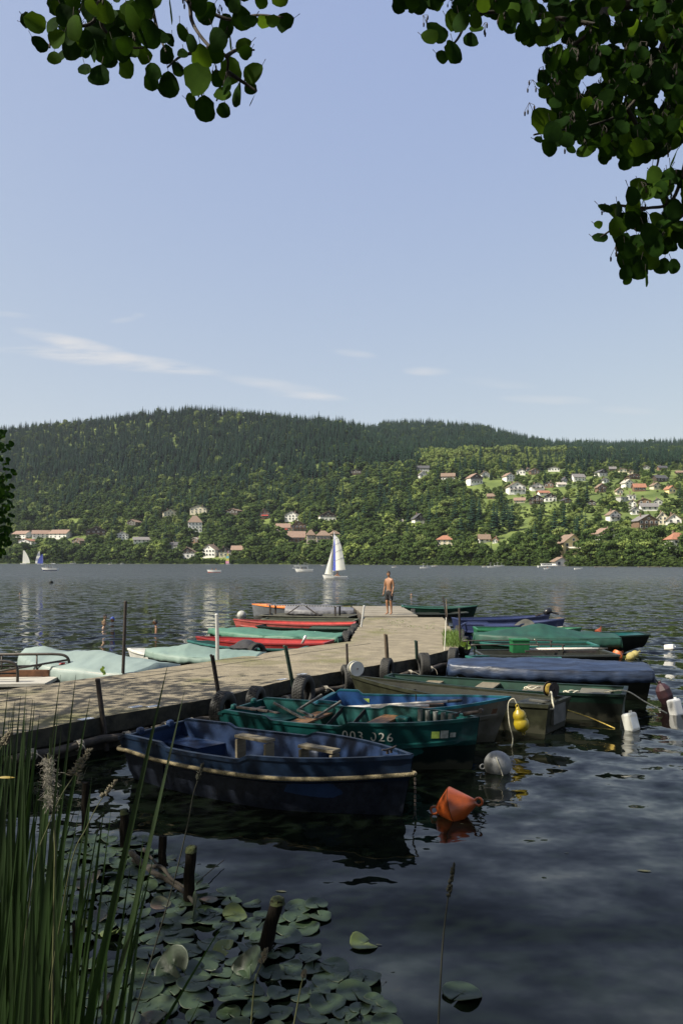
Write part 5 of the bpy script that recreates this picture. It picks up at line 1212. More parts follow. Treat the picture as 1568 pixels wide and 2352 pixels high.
# tubular railing pontoon at the far left
pn = thing('pontoon', 'pontoon with rusty brown beam and tubular handrails at the left edge', 'pontoon', G(60, 1558, .35) + Vector((-.4, 0, 0)), R(4))
mb = MB(); mb.box((-1.0, -.35, -.02), (4.0, .9, .06)); mb.build('plank_floor', mat('pale_boards', (.45, .43, .38), .8, scale=3, col2=(.25, .24, .2), stretch=(.5, 9, 9)), pn)
mb = MB(); mb.box((-1.0, .18, .06), (4.6, .07, .16)); mb.build('side_beam', mat('rust_brown_beam', (.15, .065, .03), .8, .4, 7), pn)
mb = MB(); mb.box((-1.0, -.35, -.25), (3.9, .8, .40)); mb.build('float', black_h, pn)
hr = mat('handrail_steel', (.05, .042, .035), .5, .4, 15, metal=.3)
for y, xr, zt in ((-.6, .42, .42), (.35, 1.15, .44)):
    nr_ = [(-3.0, y, zt)] + curve([(xr - .35, y, zt), (xr - .1, y, zt - .03), (xr, y, zt - .16), (xr, y, zt - .5)], 6)
    hoop(pn, nr_, .028, hr, 'top_rail'); hoop(pn, [(-3.0, y, zt - .24), (xr - .02, y, zt - .24)], .018, hr, 'middle_rail')
    for xx in (-2.1, -1.2, -.35 if y < 0 else -.2, .5 if y > 0 else -.36): hoop(pn, [(xx, y, zt), (xx, y, -.1)], .018, hr, 'baluster')
hoop(pn, [(-.5, -.5, .12), (1.12, .32, .32)], .022, hr, 'diagonal_bar')
mb = MB(); mb.beam((-1.05, .5, .20), (-.95, .55, .62), .05, .03); mb.build('stick', oldw, pn)
mb = MB(); mb.tube(curve([(1.1, .3, .22), (1.05, .32, .19), (1.0, .3, .21), (.98, .3, .24), (1.08, .28, .26)], 4), .02, 6); mb.build('red_knot', red_i, pn)

# ---------------------------------------------------------------- people
skin_m = mat('tanned_skin', (.27, .135, .07), .55, .15, 14); skin_p = mat('pale_skin', (.38, .24, .16), .55, .12, 14); hair_d = mat('dark_hair', (.018, .014, .011), .8, .4, 60); hair_b = mat('brown_hair', (.12, .075, .035), .8, .4, 60)
cloth_k = mat('black_shorts_cloth', (.012, .012, .014), .85, .3, 20)
def skinned(name, chains, mats, parent, sub=2, extra=None):
    """chains: lists of (x,y,z,radius[,radius2]); chains sharing a first point are joined there; result is one smooth surface"""
    vs, es, rad, key = [], [], [], {}
    for ch in chains:
        prev = None
        for p_ in ch:
            k = tuple(round(q, 4) for q in p_[:3])
            if k not in key: key[k] = len(vs); vs.append(p_[:3]); rad.append((p_[3], p_[4] if len(p_) > 4 else p_[3]))
            i = key[k]
            if prev is not None and (prev, i) not in es: es.append((prev, i))
            prev = i
    me = bpy.data.meshes.new(name); me.from_pydata(vs, es, []); o = bpy.data.objects.new(name, me); COL.objects.link(o)
    md = o.modifiers.new('s', 'SKIN'); md.use_smooth_shade = True
    sv = me.skin_vertices[0].data if len(me.skin_vertices) else None
    if sv is None: return None
    for i, r_ in enumerate(rad): sv[i].radius = r_; sv[i].use_root = (i == 0)
    ss = o.modifiers.new('u', 'SUBSURF'); ss.levels = sub; ss.render_levels = sub
    bpy.context.view_layer.update(); dg = bpy.context.evaluated_depsgraph_get(); m2 = bpy.data.meshes.new_from_object(o.evaluated_get(dg)); m2.name = name; o.modifiers.clear(); o.data = m2
    m2.materials.clear()
    for q in mats: m2.materials.append(q)
    if extra:
        bm = bmesh.new(); bm.from_mesh(m2); t2 = extra.mesh('x', []); bm.from_mesh(t2); bm.to_mesh(m2); bm.free()
        for i, p_ in enumerate(m2.polygons):
            p_.use_smooth = True
    o.parent = parent; return o
def head_mb(mb, c, yaw, s=1.0, pitch=0.0):
    """a head with brow, nose, chin and ears; faces -Y before yaw"""
    M = Matrix.Translation(c) @ Matrix.Rotation(yaw, 4, 'Z') @ Matrix.Rotation(pitch, 4, 'X') @ Matrix.Scale(s, 4); mb.T = M; nu, nv = 25, 17
    def f(a, b):
        th = a * 6.2832; ph = (b - .5) * 3.1416 * .998; x, y, z = math.cos(ph) * math.sin(th), -math.cos(ph) * math.cos(th), math.sin(ph)
        fr = max(0, -y); X, Y, Z = x * .074, y * .094, z * .118
        if z < 0: X *= 1 - .34 * (-z) ** 1.3; Y = Y * (1 - .12 * (-z)) - .012 * fr * (-z)
        Y -= .021 * math.exp(-((x / .16) ** 2) - ((z + .12) / .17) ** 2) * (fr > .3)                 # nose
        Y += .010 * math.exp(-(((abs(x) - .36) / .17) ** 2) - ((z - .06) / .10) ** 2) * fr            # eye sockets
        Y -= .006 * math.exp(-((z - .26) / .10) ** 2) * fr; Y -= .006 * math.exp(-((x / .25) ** 2) - ((z + .48) / .06) ** 2) * fr
        return Vector((X, Y, Z))
    mb.grid(f, nu, nv)
    for sx in (-1, 1): mb.lathe([(0, -.006), (.016, -.004), (.018, .003), (.010, .006), (0, .005)], 10, Matrix.Translation((sx * .075, .008, -.004)) @ Matrix.Rotation(R(90), 4, 'Y') @ Matrix.Diagonal((1.6, 1, 1, 1)))
    mb.T = None; return M
def hair_piece(M, m_, parent, name='hair', bun=False, low=.10):
    mb = MB(); mb.T = M
    def f(a, b):
        th = a * 6.2832; y0 = -math.cos(th); lo = lerp(-.35 * (y0 > 0) * min(1, y0 * 2) + .0, .42, sst(.1, -.75, y0) if y0 < .1 else 0) ; ph = math.asin(max(-.9, min(.95, lo))) ; ph = lerp(ph, 1.5708, b)
        x, y, z = math.cos(ph) * math.sin(th), -math.cos(ph) * math.cos(th), math.sin(ph); k = 1.075 + .02 * noise.noise(Vector((x * 5, y * 5, z * 5)))
        return Vector((x * .076 * k, y * .096 * k, z * .120 * k))
    mb.grid(f, 25, 9)
    if bun: mb.lathe([(0, -.04), (.03, -.03), (.04, 0), (.03, .03), (0, .04)], 10, Matrix.Translation((0, .10, .06)))
    mb.T = None; return mb.build(name, m_, parent, smooth=True)
def eyes(M, parent):
    for sx in (-1, 1):
        mb = MB(); mb.T = M; mb.lathe([(0, -.006), (.009, -.003), (.010, 0), (.009, .003), (0, .006)], 8, Matrix.Translation((sx * .028, -.082, .008)) @ Matrix.Rotation(R(90), 4, 'X')); mb.T = None; mb.build('eye', mat('dark_eye', (.02, .015, .01), .2), parent, smooth=True)
        mb = MB(); mb.T = M; mb.beam((sx * .014, -.094, .028), (sx * .044, -.084, .030), .006, .006); mb.T = None; mb.build('eyebrow', hair_d, parent)
def fingers(wrist, hand_dir, side_dir, s=1.0, curl=.35):
    """palm and five separate fingers as chains rooted in the palm"""
    w = Vector(wrist); d = Vector(hand_dir).normalized(); n_ = Vector(side_dir).normalized(); k = d.cross(n_).normalized(); out = []
    palm = w + d * .045 * s; out.append([(*w, .026 * s, .018 * s), (*palm, .038 * s, .017 * s), (*(w + d * .085 * s), .036 * s, .015 * s)])
    root = w + d * .085 * s
    for i, (off, L_) in enumerate([(-.030, .062), (-.010, .075), (.010, .070), (.028, .055)]):
        a = root + n_ * off * s; q1 = a + d * L_ * .5 * s + k * .008 * curl; q2 = q1 + (d * math.cos(curl * 1.6) + k * math.sin(curl * 1.6)) * L_ * .35 * s; q3 = q2 + (d * math.cos(curl * 2.8) + k * math.sin(curl * 2.8)) * L_ * .25 * s
        out.append([(*root, .036 * s, .015 * s), (*a, .0095 * s), (*q1, .0088 * s), (*q2, .008 * s), (*q3, .0065 * s)])
    a = palm - n_ * .036 * s; out.append([(*palm, .038 * s, .017 * s), (*a, .012 * s), (*(a - n_ * .018 * s + d * .03 * s), .010 * s), (*(a - n_ * .020 * s + d * .055 * s), .0075 * s)])
    return out
# the man on the deck: turned half left, looking at the camera
mp = G(893, 1411.5, PZ + .04); man = thing('person', 'bare chested man in black knee length shorts standing on the end of the pier', 'person', mp, R(-38)); man.scale = (.92, .92, 1.0)
Z = {'pel': (0, .02, .93, .135, .10), 'wst': (0, .0, 1.07, .118, .085), 'rib': (0, -.01, 1.22, .145, .098), 'cht': (0, 0, 1.36, .150, .098), 'nck': (0, .02, 1.475, .056), 'hd': (0, .0, 1.56, .052)}
ch = [[Z['pel'], Z['wst'], Z['rib'], Z['cht'], Z['nck'], Z['hd']]]
for s_, el, wr_ in ((1, (.22, .04, 1.135), (.215, -.05, .90)), (-1, (-.232, .02, 1.14), (-.245, -.06, .90))):
    ch.append([Z['cht'], (s_ * .165, .01, 1.405, .060), (s_ * .205, .015, 1.33, .052), (lerp(s_ * .205, el[0], .55), el[1] * .6, 1.24, .046), (*el, .038), (lerp(el[0], wr_[0], .35), lerp(el[1], wr_[1], .35), lerp(el[2], wr_[2], .35), .037), (*wr_, .024)])
    hd_ = Vector(wr_) - Vector(el); hd_.z *= 1.4; ch += fingers(wr_, hd_, (0, 1, 0) if s_ > 0 else (0, -1, 0))
for s_, kn, an in ((1, (.105, -.02, .50), (.10, .04, .095)), (-1, (-.085, -.05, .50), (-.075, .0, .095))):
    ch.append([Z['pel'], (s_ * .085, .015, .84, .098), (s_ * .092, 0, .68, .082), (*kn, .056), (kn[0], lerp(kn[1], an[1], .3) + .018, .37, .056), (lerp(kn[0], an[0], .7), lerp(kn[1], an[1], .7) + .01, .22, .040), (*an, .034), (an[0] + s_ * .008, an[1] - .06, .045, .036, .026), (an[0] + s_ * .018, an[1] - .155, .022, .034, .016)])
    ch.append([(*an, .034), (an[0], an[1] + .035, .035, .028)])
hm_ = MB(); Mh = head_mb(hm_, Vector((-.012, -.02, 1.645)), R(44), 1.0, R(3))
skinned('body', ch, [skin_m], man, 2, hm_); hair_piece(Mh, hair_d, man); eyes(Mh, man)
sh = [[(0, .02, 1.0, .128, .105), (0, .02, .93, .150, .118)]]
for s_ in (1, -1): sh.append([(0, .02, .93, .150, .118), (s_ * .09, .012, .84, .118), (s_ * .10, -.005, .68, .110), (s_ * .102, -.02, .545, .100)])
skinned('shorts', sh, [cloth_k], man, 2)
mb = MB(); mb.box((.15, -.10, .62), (.012, .05, .045), rz=R(40)); mb.build('logo_patch', mat('white_print', (.6, .6, .6), .7), man)
mb = MB(); mb.box((.0, -.098, .99), (.16, .012, .02)); mb.build('waistband', mat('white_print2', (.2, .2, .2), .7), man)

def swimmer(px, py, label, hair, skn, yaw, cap=None, reach=None, deep=.0, bun=False, glasses=False, hz=.33):
    q = G(px, py, 0); o = thing('person', label, 'swimmer', (q.x, q.y, -deep - .13), yaw, 'swimmers in the lake')
    c = [[(0, .02, -.35, .14, .10), (0, .01, -.12, .155, .10), (0, .01, .02, .13, .085), (0, .02, .13, .052), (0, 0, .22, .05)]]
    for s_ in (1, -1):
        if reach: c.append([(0, .01, .02, .13, .085), (s_ * .16, 0, .04, .058), (s_ * .17, -.22, .01, .042), (s_ * .06, -.44, .03, .034)])
        else: c.append([(0, .01, .02, .13, .085), (s_ * .16, 0, .04, .058), (s_ * .24, -.06, -.16, .042), (s_ * .22, -.28, -.05, .034)])
        if reach: c += fingers((s_ * .06, -.44, .03), (-.1 * s_, -1, .15), (1, 0, 0))
    hb = MB(); M = head_mb(hb, Vector((0, -.02, hz)), 0, 1.0); skinned('body', c, [skn], o, 2, hb)
    hair_piece(M, hair, o, 'cap' if cap else 'hair', bun)
    if cap: mb = MB(); mb.T = M; mb.grid(lambda a, b: Vector(((a - .5) * .13, -.085 - b * .07, .052 - .01 * b - .05 * (a - .5) ** 2)), 6, 4); mb.T = None; mb.build('cap_brim', hair, o)
    if glasses: mb = MB(); mb.T = M; mb.box((0, -.088, .010), (.13, .02, .03)); mb.T = None; mb.build('sunglasses', cloth_k, o)
    return o
swimmer(239, 1443, 'woman with fair hair in a bun standing chest deep, nearest of the left swimmers', hair_b, skin_p, R(60), bun=True)
swimmer(241, 1427, 'swimmer in a black cap behind the woman with the bun', cloth_k, skin_p, R(70), cap=True)
swimmer(260, 1427, 'swimmer in a blue cap beside the one in the black cap', mat('blue_cap', (.03, .07, .32), .7), skin_m, R(-40), cap=True, deep=.12)
swimmer(358, 1440, 'man in a grey cap and sunglasses reaching both arms over the water', mat('grey_cap', (.06, .065, .06), .8), skin_m, R(-65), cap=True, reach=True, glasses=True)
swimmer(944, 1367, 'swimmer low in the water right of the standing man', hair_d, skin_p, R(10), deep=.14)
swimmer(47, 1364, 'distant swimmer alone at the left with only the head above water', hair_d, skin_p, R(0), deep=.18)

# ---------------------------------------------------------------- buoys, canisters
def buoy_cone(px, py, label, c1, s=1.0, rz=0.0, tilt=R(80), name='cone_buoy'):
    q = G(px, py, 0); o = thing(name, label, 'buoy', q, rz); M = Matrix.Translation((0, 0, .09 * s)) @ Matrix.Rotation(tilt, 4, 'Y') @ Matrix.Scale(s, 4)
    mb = MB(); mb.lathe([(0, -.17), (.03, -.165), (.055, -.15), (.18, -.012), (.19, 0)], 32, M); mb.lathe([(.19, .006), (.186, .014), (.05, .20), (.03, .225), (0, .23)], 32, M); mb.build('float', c1, o, smooth=True, auto=True)
    mb = MB(); mb.lathe([(.183, -.002), (.186, .0), (.186, .006), (.183, .008)], 32, M); mb.build('seam', black_h, o)
    for z_, k in ((-.19, 1), (.255, 1)):
        mb = MB(); mb.tube([M @ Vector((.035 * math.cos(a_), 0, z_ + .035 * math.sin(a_))) for a_ in [6.283 * i / 14 for i in range(15)]], .012 * s, 8); mb.build('eye_ring', c1, o, smooth=True)
    return o
org = mat('orange_plastic', (.30, .060, .009), .4, scale=6, col2=(.17, .035, .008), bump=.001, bscale=40, coat=.2); org_r = mat('faded_orange', (.5, .12, .03), .5, .3, 9)
buoy_cone(1040, 1874, 'big orange cone buoy floating in front of the boats, nearest the camera', org, 1.10, R(-18), R(74))
buoy_cone(1415, 1513, 'orange cone buoy at the stern of the black work punt, right one of two', org_r, .95, R(30), R(70)); buoy_cone(1400, 1523, 'orange cone buoy at the stern of the black work punt, left one of two', org, .85, R(-60), R(50))
buoy_cone(1373, 1457, 'small orange buoy far off behind the green canvas boat', org, .8, R(10), R(30))
def ball(px, py, label, m_, r_=.16, s_=(1, 1, 1), rz=0.0, lift=.09):
    q = G(px, py, 0); o = thing('ball_buoy', label, 'buoy', q, rz); M = Matrix.Translation((0, 0, lift)) @ Matrix.Rotation(R(82), 4, 'Y'); mb = MB()
    mb.lathe([(r_ * math.sin(a_) * s_[0], -r_ * math.cos(a_)) for a_ in [3.1416 * i / 18 for i in range(19)]], 28, M); mb.build('float', m_, o, smooth=True)
    mb = MB(); mb.lathe([(r_ * 1.0, -.004), (r_ * 1.015, 0), (r_ * 1.0, .004)], 28, M); mb.build('seam', m_, o)
    for s2 in (-1, 1):
        mb = MB(); mb.tube([M @ Vector((.03 * math.cos(a_), 0, s2 * (r_ + .02) + .03 * math.sin(a_))) for a_ in [6.283 * i / 12 for i in range(13)]], .010, 8); mb.build('eye_ring', m_, o, smooth=True)
    return o
greyb = mat('dull_grey_plastic', (.22, .225, .225), .5, .2, 8)
wb = ball(1142, 1772, 'grey white ball buoy right of the bow of the numbered teal boat', greyb, .175); laid_rope('rope', [(-.05, -.15, .22), (.0, -.20, .08), (.03, -.21, -.02)], .007, palerope, wb, .04)
ball(555, 1417, 'pale grey ball buoy off the bow of the grey boat', mat('pale_grey_plastic', (.35, .35, .32), .5), .22)
ball(118, 1340, 'tiny dark buoy far out on the water at the left', black_h, .25)
# yellow buoy with a waist hanging at the bow of the bright blue boat
yel = mat('yellow_plastic', (.36, .27, .012), .4, scale=5, col2=(.22, .16, .01), bump=.001, coat=.2)
def waist(loc, label, m_, s=1.0, rz=0.0, tilt=0.0, name='double_buoy'):
    o = thing(name, label, 'buoy', loc, rz); M = Matrix.Rotation(tilt, 4, 'Y') @ Matrix.Scale(s, 4); mb = MB()
    mb.lathe([(0, -.24), (.03, -.235), (.05, -.22), (.10, -.19), (.13, -.13), (.135, -.06), (.115, -.01), (.105, .01), (.115, .035), (.115, .09), (.09, .14), (.05, .17), (.035, .20), (.03, .22), (0, .225)], 26, M); mb.build('float', m_, o, smooth=True)
    for z_ in (-.26, .245): mb = MB(); mb.tube([M @ Vector((.025 * math.cos(a_), 0, z_ + .025 * math.sin(a_))) for a_ in [6.283 * i / 12 for i in range(13)]], .009, 8); mb.build('eye_ring', m_, o, smooth=True)
    return o
yq = P(1194, 1652, 11.55); waist(yq, 'bright yellow double buoy hanging at the bow of the bright blue boat', yel, .82, R(10), R(-14))
rope('rope', 'pale loop of rope holding the yellow buoy', [yq + Vector((-.05, 0, .22)), yq + Vector((-.10, 0, .30)), yq + Vector((-.17, .02, .22)), yq + Vector((-.16, 0, -.05)), yq + Vector((-.11, 0, -.28)), yq + Vector((-.13, 0, -.42))], .008, palerope)
waist(G(1453, 1505, .12), 'faded yellow buoy floating beside the tall black hulled boat', mat('faded_yellow', (.36, .30, .10), .6, .3, 9), .9, R(10), R(62))
def canister(px, py, label, s, rz, tilt, lift, m_, lab=False):
    q = G(px, py, 0); o = thing('canister', label, 'canister', q, rz, 'white canisters used as floats'); mb = MB(); M = Matrix.Translation((0, 0, lift)) @ Matrix.Rotation(tilt, 4, 'X') @ Matrix.Rotation(tilt * .4, 4, 'Y') @ Matrix.Scale(s, 4); mb.T = M
    mb.box((0, 0, 0), (.24, .19, .34)); mb.T = None; mb.build('body', m_, o, bevel=.035, auto=False)
    mb = MB(); mb.T = M; mb.lathe([(.03, .165), (.03, .20), (0, .20)], 12, Matrix.Translation((.06, 0, 0))); mb.T = None; mb.build('neck', m_, o)
    if lab: mb = MB(); mb.T = M; mb.box((-.0, -.0965, -.01), (.17, .004, .20)); mb.T = None; mb.build('paper_label', mat('paper_label', (.72, .74, .72), .7, .08, 6), o)
    return o
cw = mat('milky_white_plastic', (.62, .63, .60), .35, .08, 4, trans=.15); cw2 = mat('bright_white_plastic', (.62, .62, .60), .35, .05, 4)
canister(1447, 1676, 'white canister with paper label floating nearest of the three on the right', .88, R(28), R(-14), .12, cw, True)
canister(1549, 1641, 'bright white canister at the right edge tied to the dark green punt', .88, R(25), R(-12), .12, cw2)
canister(1536, 1491, 'small white canister lying flat far right', .85, R(20), R(80), .06, cw2)
mq = G(1527, 1617, .0); mr_ = thing('fender_float', 'dark maroon worn float tied behind the blue tarpaulin boat', 'buoy', mq, R(0)); mb = MB(); mb.lathe([(0, -.22), (.07, -.2), (.12, -.12), (.15, .02), (.14, .16), (.08, .24), (.03, .27), (.03, .31), (0, .32)], 8, Matrix.Translation((0, 0, .14)) @ Matrix.Rotation(R(-22), 4, 'Y')); mb.build('float', mat('maroon_plastic', (.035, .012, .016), .6, .4, 10), mr_, bevel=.01)

# ---------------------------------------------------------------- boats out on the lake
sail_w = mat('white_sail', (.78, .78, .74), .7, .05, 2, trans=.25); sail_b = mat('blue_sail_panel', (.06, .09, .42), .7, .2, 1.5, trans=.15); alu = mat('aluminium_mast', (.6, .6, .6), .35, .1, 5, metal=.4); wboat = mat('white_gelcoat', (.78, .78, .75), .3, .05, 3); navy = mat('navy_stripe', (.02, .04, .15), .35)
def rider(parent_loc, rz, x, y, z, label, top, skn=None, hair=None, seat=True, cat='person', s=1.0):
    M = Matrix.Rotation(rz, 3, 'Z'); o = thing('person', label, cat, M @ Vector((x, y, z)) + Vector(parent_loc), rz, 'people on boats'); o.scale = (s, s, s); skn = skn or skin_m
    if seat: c = [[(0, 0, .12, .13, .11), (0, .02, .3, .12, .09), (0, 0, .5, .15, .10), (0, -.01, .62, .05), (0, -.02, .70, .05)], [(0, 0, .12, .13, .11), (.1, -.22, .16, .08), (.11, -.42, .17, .06), (.11, -.46, -.1, .045), (.11, -.55, -.14, .035)], [(0, 0, .12, .13, .11), (-.1, -.22, .16, .08), (-.11, -.42, .17, .06), (-.11, -.46, -.1, .045), (-.11, -.55, -.14, .035)], [(0, 0, .5, .15, .10), (.18, 0, .53, .055), (.24, -.05, .3, .042), (.18, -.28, .26, .032)], [(0, 0, .5, .15, .10), (-.18, 0, .53, .055), (-.24, -.05, .3, .042), (-.18, -.28, .26, .032)]]; hz = .80
    else: c = [[(0, 0, .9, .13, .1), (0, 0, 1.1, .12, .09), (0, 0, 1.36, .15, .1), (0, 0, 1.48, .05), (0, 0, 1.56, .05)], [(0, 0, .9, .13, .1), (.09, 0, .8, .09), (.1, 0, .48, .06), (.1, .02, .08, .04), (.1, -.12, .03, .03)], [(0, 0, .9, .13, .1), (-.09, 0, .8, .09), (-.1, 0, .48, .06), (-.1, .02, .08, .04), (-.1, -.12, .03, .03)], [(0, 0, 1.36, .15, .1), (.19, 0, 1.38, .055), (.26, -.1, 1.14, .042), (.12, -.3, 1.1, .03)], [(0, 0, 1.36, .15, .1), (-.19, 0, 1.38, .055), (-.26, -.1, 1.14, .042), (-.1, -.3, 1.2, .03)]]; hz = 1.64
    hb = MB(); Mh_ = head_mb(hb, Vector((0, -.02, hz)), 0, 1.0); skinned('body', c, [skn], o, 1, hb); hair_piece(Mh_, hair or hair_d, o)
    if top:
        b0 = .3 if seat else 1.1; sh_ = [[(0, .01, b0 - .14, .135, .115), (0, .01, b0 + .05, .13, .105), (0, 0, b0 + .22, .165, .115)]]
        skinned('shirt', sh_, [mat('shirt_' + top[0], top[1], .8)], o, 1)
    return o
# the big white sail
q = G(769, 1330, 0); sc = q.y / F; ang = R(8)
sb = thing('sailing_boat', 'small white sailing boat with tall white sail and blue luff panel', 'sailing boat', q, 0)
hl = Hull(57 * sc, 1.5, (.42, .38, .62), tw=.7, full=.45, rake=.25, zb=-.15, floor=.25); root = sb
hh_ = build_hull(sb, hl, wboat, wboat, wboat, wboat, split=3, NT=20)
for c in sb.children: c.rotation_euler = (0, 0, math.pi)
def sp_(px, py, y=0.0): return Vector(((px - 769) * sc, y, (1330 - py) * sc))
mb = MB(); mb.tube([sp_(763.5, 1322), sp_(765, 1258), sp_(767.5, 1222, .05)], [.045, .04, .03], 8); mb.build('mast', alu, sb, smooth=True)
mb = MB(); mb.tube([sp_(764, 1312, 0), sp_(794.5, 1308.5, -.35)], .04, 8); mb.build('boom', alu, sb, smooth=True)
lf = [(768, 1228), (766.5, 1245), (765.5, 1265), (765, 1290), (764.3, 1311)]; lc = [(768.6, 1228), (778, 1237.5), (784, 1255), (788.5, 1278), (793, 1308)]
def sl_(a, b):
    i = min(3, int(a * 4)); k = a * 4 - i; l_ = Vector(lf[i]).lerp(Vector(lf[i + 1]), k); r_ = Vector(lc[i]).lerp(Vector(lc[i + 1]), k); p_ = l_.lerp(r_, b)
    return sp_(p_.x, p_.y, -.30 * a * b - .35 * math.sin(b * math.pi) * (.3 + a * .7) + .02 * noise.noise(Vector((b * 9, a * 3, 0))))
mb = MB(); mb.grid(lambda a, b: sl_(a, .24 + .76 * b), 22, 14); ms_ = mb.build('main_sail', sail_w, sb, smooth=True)
mb = MB(); mb.grid(lambda a, b: sl_(a, .24 * b), 22, 5); mb.build('luff_panel', sail_b, sb, smooth=True)
for a in (.18, .36, .56, .76): mb = MB(); mb.tube([sl_(a, .02 + .98 * i / 8) + Vector((0, -.02, 0)) for i in range(9)], .018, 5); mb.build('batten', mat('grey_batten', (.3, .32, .38), .6), sb)
jb = [(763.5, 1258), (745.5, 1318.5), (761.5, 1320)]
mb = MB(); mb.grid(lambda a, b: (lambda l_, r_: sp_(*(l_.lerp(r_, b)), -.15 * math.sin(b * 3.14) * a))(Vector(jb[0]).lerp(Vector(jb[1]), a), Vector(jb[0]).lerp(Vector(jb[2]), a)), 16, 8); mb.build('jib', sail_w, sb, smooth=True)
mb = MB(); mb.tube([sp_(764, 1250), sp_(745, 1322)], .012, 4); mb.build('forestay', alu, sb)
mb = MB(); mb.beam(sp_(795, 1325, 0), sp_(800, 1330, 0), .05, .3); mb.build('rudder', wboat, sb)
rider(q, R(-70), -.1, .45, .38, 'sailor in white cap and blue trousers leaning out on the white sailing boat', ('blue', (.15, .2, .4))); rider(q, R(60), .4, -.2, .3, 'second sailor sitting under the boom of the white sailing boat', ('sand', (.5, .45, .35)))
def far_boat(px, py, wpx, name, label, cat, hull_c=None, cabin=None, canopy=None, sailc=None, riders=0, rz=0.0, group='boats out on the lake', d=None):
    q = G(px, py, 0); sc = q.y / F; L_ = wpx * sc / max(.6, abs(math.cos(rz))); hc = hull_c or wboat; o = thing(name, label, cat, q, rz, group)
    h_ = Hull(L_, max(.8, min(2.3, L_ * .38)), (.16 * L_, .14 * L_, .19 * L_) if L_ < 5 else (.8, .7, .95), tw=.85, full=.5, rake=.1 * L_, zb=-.2, floor=.25); build_hull(o, h_, wboat, hc, wboat, wboat, split=3, NT=12)
    top = h_.sheer(.5)
    if canopy:
        for sx in (-.22, .22):
            for sy in (-.35, .35): mb = MB(); mb.tube([(sx * L_, sy * h_.B, top * .6), (sx * L_ * .8, sy * h_.B, top + 1.25)], .035, 6); mb.build('canopy_pole', alu, o)
        mb = MB(); mb.grid(lambda a, b: Vector(((a - .5) * L_ * .62, (b - .5) * h_.B * .95, top + 1.28 + .14 * math.sin(a * 3.14))), 10, 6); mb.grid(lambda a, b: Vector(((a - .5) * L_ * .62, (b - .5) * h_.B * .95, top + 1.20)), 10, 6); mb.build('canopy', canopy, o)
    if cabin:
        mb = MB(); mb.box((-.03 * L_, 0, top + .45), (L_ * .55, h_.B * .75, .9)); mb.build('cabin', wboat, o, bevel=.05); mb = MB(); mb.box((-.03 * L_, 0, top + .95), (L_ * .62, h_.B * .85, .10)); mb.build('roof', wboat, o)
        for k in range(7):
            for s_ in (-1, 1): mb = MB(); mb.box((L_ * (-.26 + .077 * k), s_ * h_.B * .378, top + .55), (L_ * .055, .03, .4)); mb.build('window', glass, o)
    if sailc:
        hs = sailc[0]; mb = MB(); mb.tube([(.12 * L_, 0, .2), (.02 * L_, 0, hs)], .05, 6); mb.build('mast', alu, o)
        for i, c in enumerate(sailc[1]):
            n_ = len(sailc[1]); a0_, a1_ = i / n_, (i + 1) / n_
            mb = MB(); mb.grid(lambda a, b: (lambda s_: Vector((lerp(.10, .0, s_) * L_ - b * sailc[2] * (1 - s_ ** 1.6 * .85), -.25 * b, lerp(.9, hs * .98, s_))))(lerp(a0_, a1_, a)), 6, 6); mb.build('sail', c, o, smooth=True)
    for k in range(riders):
        rider(q, rz + R(90), 0, (k - (riders - 1) / 2) * .9, top * .35, ['person in dark clothes aboard the ', 'person in pale shirt aboard the ', 'person in red aboard the '][k % 3] + label.split(' with ')[0], [('black', (.02, .02, .025)), ('pale', (.6, .58, .5)), ('red', (.5, .05, .04))][k % 3])
    return o
pinkish = mat('pink_sail', (.75, .35, .5), .7, trans=.2); yells = mat('yellow_sail', (.75, .65, .15), .7, trans=.2); cyans = mat('cyan_sail', (.25, .6, .65), .7, trans=.2)
far_boat(525, 1297, 11, 'windsurfer', 'small catamaran with rainbow sail near the far shore', 'sailing boat', sailc=(11.0, [pinkish, yells, cyans, yells, pinkish], 2.6))
far_boat(54, 1296, 14, 'sailing_boat', 'leftmost distant sailing boat with plain white sail', 'sailing boat', sailc=(12.5, [sail_w], 6.5), rz=R(180))
far_boat(92, 1296.5, 11, 'sailing_boat', 'distant sailing boat with striped white main and blue jib', 'sailing boat', sailc=(11.5, [sail_w, MATS['grey_batten'], sail_w, MATS['grey_batten'], sail_w], 4), rz=0)
far_boat(99, 1297, 8, 'sailing_boat', 'tiny blue sail just right of the striped one', 'sailing boat', sailc=(8.5, [sail_b], 4.5))
far_boat(115, 1311, 38, 'motor_boat', 'white pontoon boat with canopy and navy hull at the left', 'motor boat', navy, canopy=wboat, riders=2, rz=R(180))
far_boat(169, 1293.6 + 1.5, 14, 'motor_boat', 'tiny white motor boat by the far left shore', 'motor boat', canopy=wboat)
far_boat(254, 1297, 10, 'motor_boat', 'tiny red and white boat left of the other tiny white boat', 'motor boat', red_i, canopy=wboat); far_boat(281, 1296, 9, 'motor_boat', 'tiny white boat with canopy left of the shore houses', 'motor boat', canopy=wboat)
far_boat(492, 1315, 33, 'pedal_boat', 'white and red pedal boat with two people', 'pedal boat', mat('red_strip', (.6, .08, .05), .4), riders=2, rz=R(180))
far_boat(698, 1314, 42, 'motor_boat', 'white motor boat with slanted canopy left of the big sail', 'motor boat', canopy=wboat, riders=2, rz=R(180)); far_boat(692, 1303, 34, 'motor_boat', 'second canopied white boat directly behind the slanted canopy one', 'motor boat', canopy=wboat)
far_boat(742, 1300, 10, 'rowing_boat', 'tiny white boat immediately left of the big sail', 'boat', riders=1)
far_boat(676, 1306, 9, 'kayak', 'white kayak left of the two canopied boats', 'kayak')
